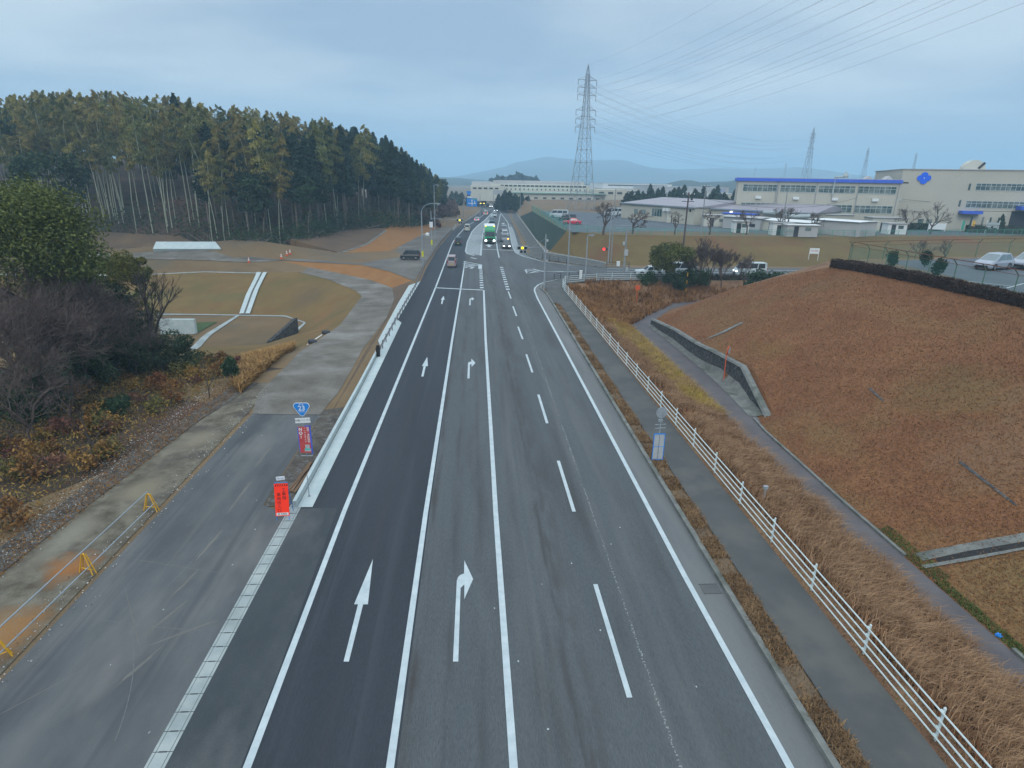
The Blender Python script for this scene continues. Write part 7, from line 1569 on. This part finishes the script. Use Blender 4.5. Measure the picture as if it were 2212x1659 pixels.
# trucks
def truck(p, rz, label, col, boxm, head, marks=True, s=1.):
    e = empty('truck', p, rz, label, 'truck'); e.scale = (s, s, s)
    mb = MB(); V_ = [(-1.2, 0, .45), (1.2, 0, .45), (1.2, 2.2, .45), (-1.2, 2.2, .45), (-1.2, 0, 2.9), (1.2, 0, 2.9), (1.15, 2.0, 2.85), (-1.15, 2.0, 2.85), (1.2, 2.25, 1.45), (-1.2, 2.25, 1.45)]
    mb.add(V_, [(0, 3, 2, 1), (4, 5, 6, 7), (0, 1, 5, 4), (1, 2, 8, 6, 5), (3, 0, 4, 7, 9), (2, 3, 9, 8), (8, 9, 7, 6)]); mb.build('cab', col, e)
    mb = MB(); mb.add([(-1.08, 2.245, 1.62), (1.08, 2.245, 1.62), (1.04, 2.065, 2.65), (-1.04, 2.065, 2.65)], [(0, 1, 2, 3)]); mb.build('windscreen', M['car_glass'], e, recalc=False)
    mb = MB(); mb.add([(-1.1, .1, 2.9), (1.1, .1, 2.9), (1.1, 1.7, 2.9), (-1.1, 1.7, 2.9), (-1.1, .1, 3.75), (1.1, .1, 3.75), (1.0, .5, 3.75), (-1.0, .5, 3.75)], [(0, 1, 5, 4), (1, 2, 6, 5), (2, 3, 7, 6), (3, 0, 4, 7), (4, 5, 6, 7)]); mb.build('wind_deflector', col, e)
    mb = MB(); mb.box((0, -4.4, 2.3), (2.45, 8.4, 2.9)); mb.build('cargo_box', boxm, e)
    mb = MB(); mb.box((0, -3, .75), (1.0, 9.8, .3)); mb.build('chassis', M['plastic'], e)
    mb = MB(); mb.box((0, 2.27, 1.05), (1.5, .06, .5)); mb.build('grille', M['plastic'], e); mb = MB(); mb.box((0, 2.28, .55), (2.3, .15, .3)); mb.build('bumper', M['plastic'] if col is PT['green'] else col, e)
    for sx in (-1, 1):
        mb = MB(); mb.box((sx*.92, 2.33, .72), (.42, .12, .34)); mb.build('headlight', head, e)
        mb = MB(); mb.box((sx*1.36, 2.0, 2.1), (.2, .1, .7)); mb.build('mirror', M['plastic'], e)
        if marks: mb = MB(); mb.box((sx*.95, .62, 3.75), (.26, .16, .2)); mb.build('marker_lamp', M['amber_on'], e)
        for yy in (1.2, -5.2, -6.4): mb = MB(); mb.lathe([(.05, -.14), (.46, -.14), (.48, 0), (.46, .14), (.05, .14)], (sx*1.02, yy, .48), 16, 'x'); w_ = mb.build('wheel', M['tyre'], e); mb = MB(); mb.lathe([(.02, 0), (.26, 0)], (sx*1.17, yy, .48), 12, 'x'); mb.build('rim', M['rim'], w_)
    return e
p = onr(1058.6, 527); truck((p[0], p[1]+2.3, .02), math.pi-.01, 'big green oncoming truck with two yellow roof lamps and bright headlights', PT['green'], M['white_sheet'], M['head_on'])
p = onr(1041.8, 442); truck((p[0], p[1], .02), math.pi, 'far red truck with two yellow lamps coming round the bend', PT['red'], M['white_sheet'], M['yellow_on'], False)
x, y, z = GY(986, 427.5, 420); e = car('hatchback', 'far car with lit headlights on the side road at the edge of the wood', (x, 420, max(z-.8, 0)), DNH, 'hatch', PT['white'], 4.2, 1.7, 1.5, head=True)

# ------------------------------------------------------------------ far hills and mountains
def ridge(name, pts, y, depth, m_, z0=0, label=None, seed=1, rough=.04):
    """a hill with real depth: the skyline given as (u, v) at distance y, falling to the ground in front and behind"""
    rng_ = np.random.default_rng(seed); us = np.array([p[0] for p in pts], float); vs = np.array([p[1] for p in pts], float); n = 160; U = np.linspace(us[0], us[-1], n); Vv = np.interp(U, us, vs)
    K = 9; v = []; f = []
    nz = np.cumsum(rng_.normal(0, 1, n)); nz = (nz-np.interp(np.arange(n), [0, n-1], [nz[0], nz[-1]]))
    for i in range(n):
        x, _, z = GY(U[i], Vv[i], y); z = z-z0
        for k in range(K):
            t = (k-(K-1)/2)/((K-1)/2); h = max(0, z)*(1-abs(t))**.75*(1+rough*math.sin(i*.7+k*2.1)*(0 if t == 0 else 1)); v.append((x*(1+t*depth/y*.0), y+t*depth, z0+h))
    for i in range(n-1):
        for k in range(K-1): f.append((i*K+k, (i+1)*K+k, (i+1)*K+k+1, i*K+k+1))
    return structure(link(name, npmesh(name, np.array(v), np.array(f), m_, smooth=True)))
M['far_wood'] = mat('far_wood', (.02, .035, .03), (.045, .06, .045), .02, .95, fine=(.08, .3)); M['mountain'] = mat('mountain', (.03, .05, .045), (.05, .065, .055), .002, .95)
ridge('mountains', [(700, 402), (900, 391), (1000, 379), (1090, 360), (1110, 352), (1150, 344), (1180, 338), (1205, 341), (1250, 345), (1290, 346), (1335, 345), (1355, 347), (1395, 361), (1420, 363), (1460, 366), (1500, 365), (1560, 363), (1620, 366), (1700, 362), (1725, 360), (1745, 365), (1840, 378), (1950, 388), (2300, 396), (2700, 404)], 3000, 900, M['mountain'])
ridge('hills', [(700, 392), (900, 383), (960, 383), (1000, 385), (1030, 388), (1080, 392), (1200, 396), (1400, 397)], 1300, 300, M['far_wood'], seed=2)
ridge('hills', [(1440, 402), (1456, 393), (1475, 389), (1495, 390), (1512, 394), (1540, 393), (1570, 392), (1600, 388), (1660, 384), (1800, 392), (1900, 396), (2100, 400), (2400, 404)], 800, 160, M['far_wood'], seed=3)
ridge('hills', [(1062, 392), (1072, 383), (1090, 382), (1112, 377), (1135, 379), (1150, 382), (1162, 387), (1170, 393)], 620, 40, M['far_wood'], seed=4)
FT = m_broad(6, 10, 260, 1.8, M['cedar_leaf'], 900, 14)
for i, (u, vt, yy) in enumerate([(1068, 381, 610), (1078, 381, 610), (1092, 379, 612), (1106, 376, 610), (1118, 374, 610), (1132, 377, 610), (1142, 380, 612), (1152, 383, 610)]): x, _, z = GY(u, vt, yy); plant('hill_tree', (x, yy, z-9.5), [('crown', FT, None)], 'dark tree on the little hill above the far factory roof', 'tree', 'trees on the little hill above the factory', .9+.2*(i % 3 == 1))
# haze
hm = bpy.data.materials.new('haze'); hm.use_nodes = True; n = hm.node_tree.nodes; l = hm.node_tree.links
for q in list(n):
    if q.type == 'BSDF_PRINCIPLED': n.remove(q)
pv = n.new("ShaderNodeVolumePrincipled"); pv.inputs['Color'].default_value = (.50, .78, 1, 1); pv.inputs['Density'].default_value = .0006; pv.inputs['Anisotropy'].default_value = 0.
l.new(pv.outputs[0], [q for q in n if q.type == 'OUTPUT_MATERIAL'][0].inputs['Volume'])
mb = MB(); mb.box((0, 4700, 80), (19000, 9700, 172)); hz_o = mb.build('haze', hm); tag(hz_o, kind='stuff')
hz_o.display_type = 'WIRE'
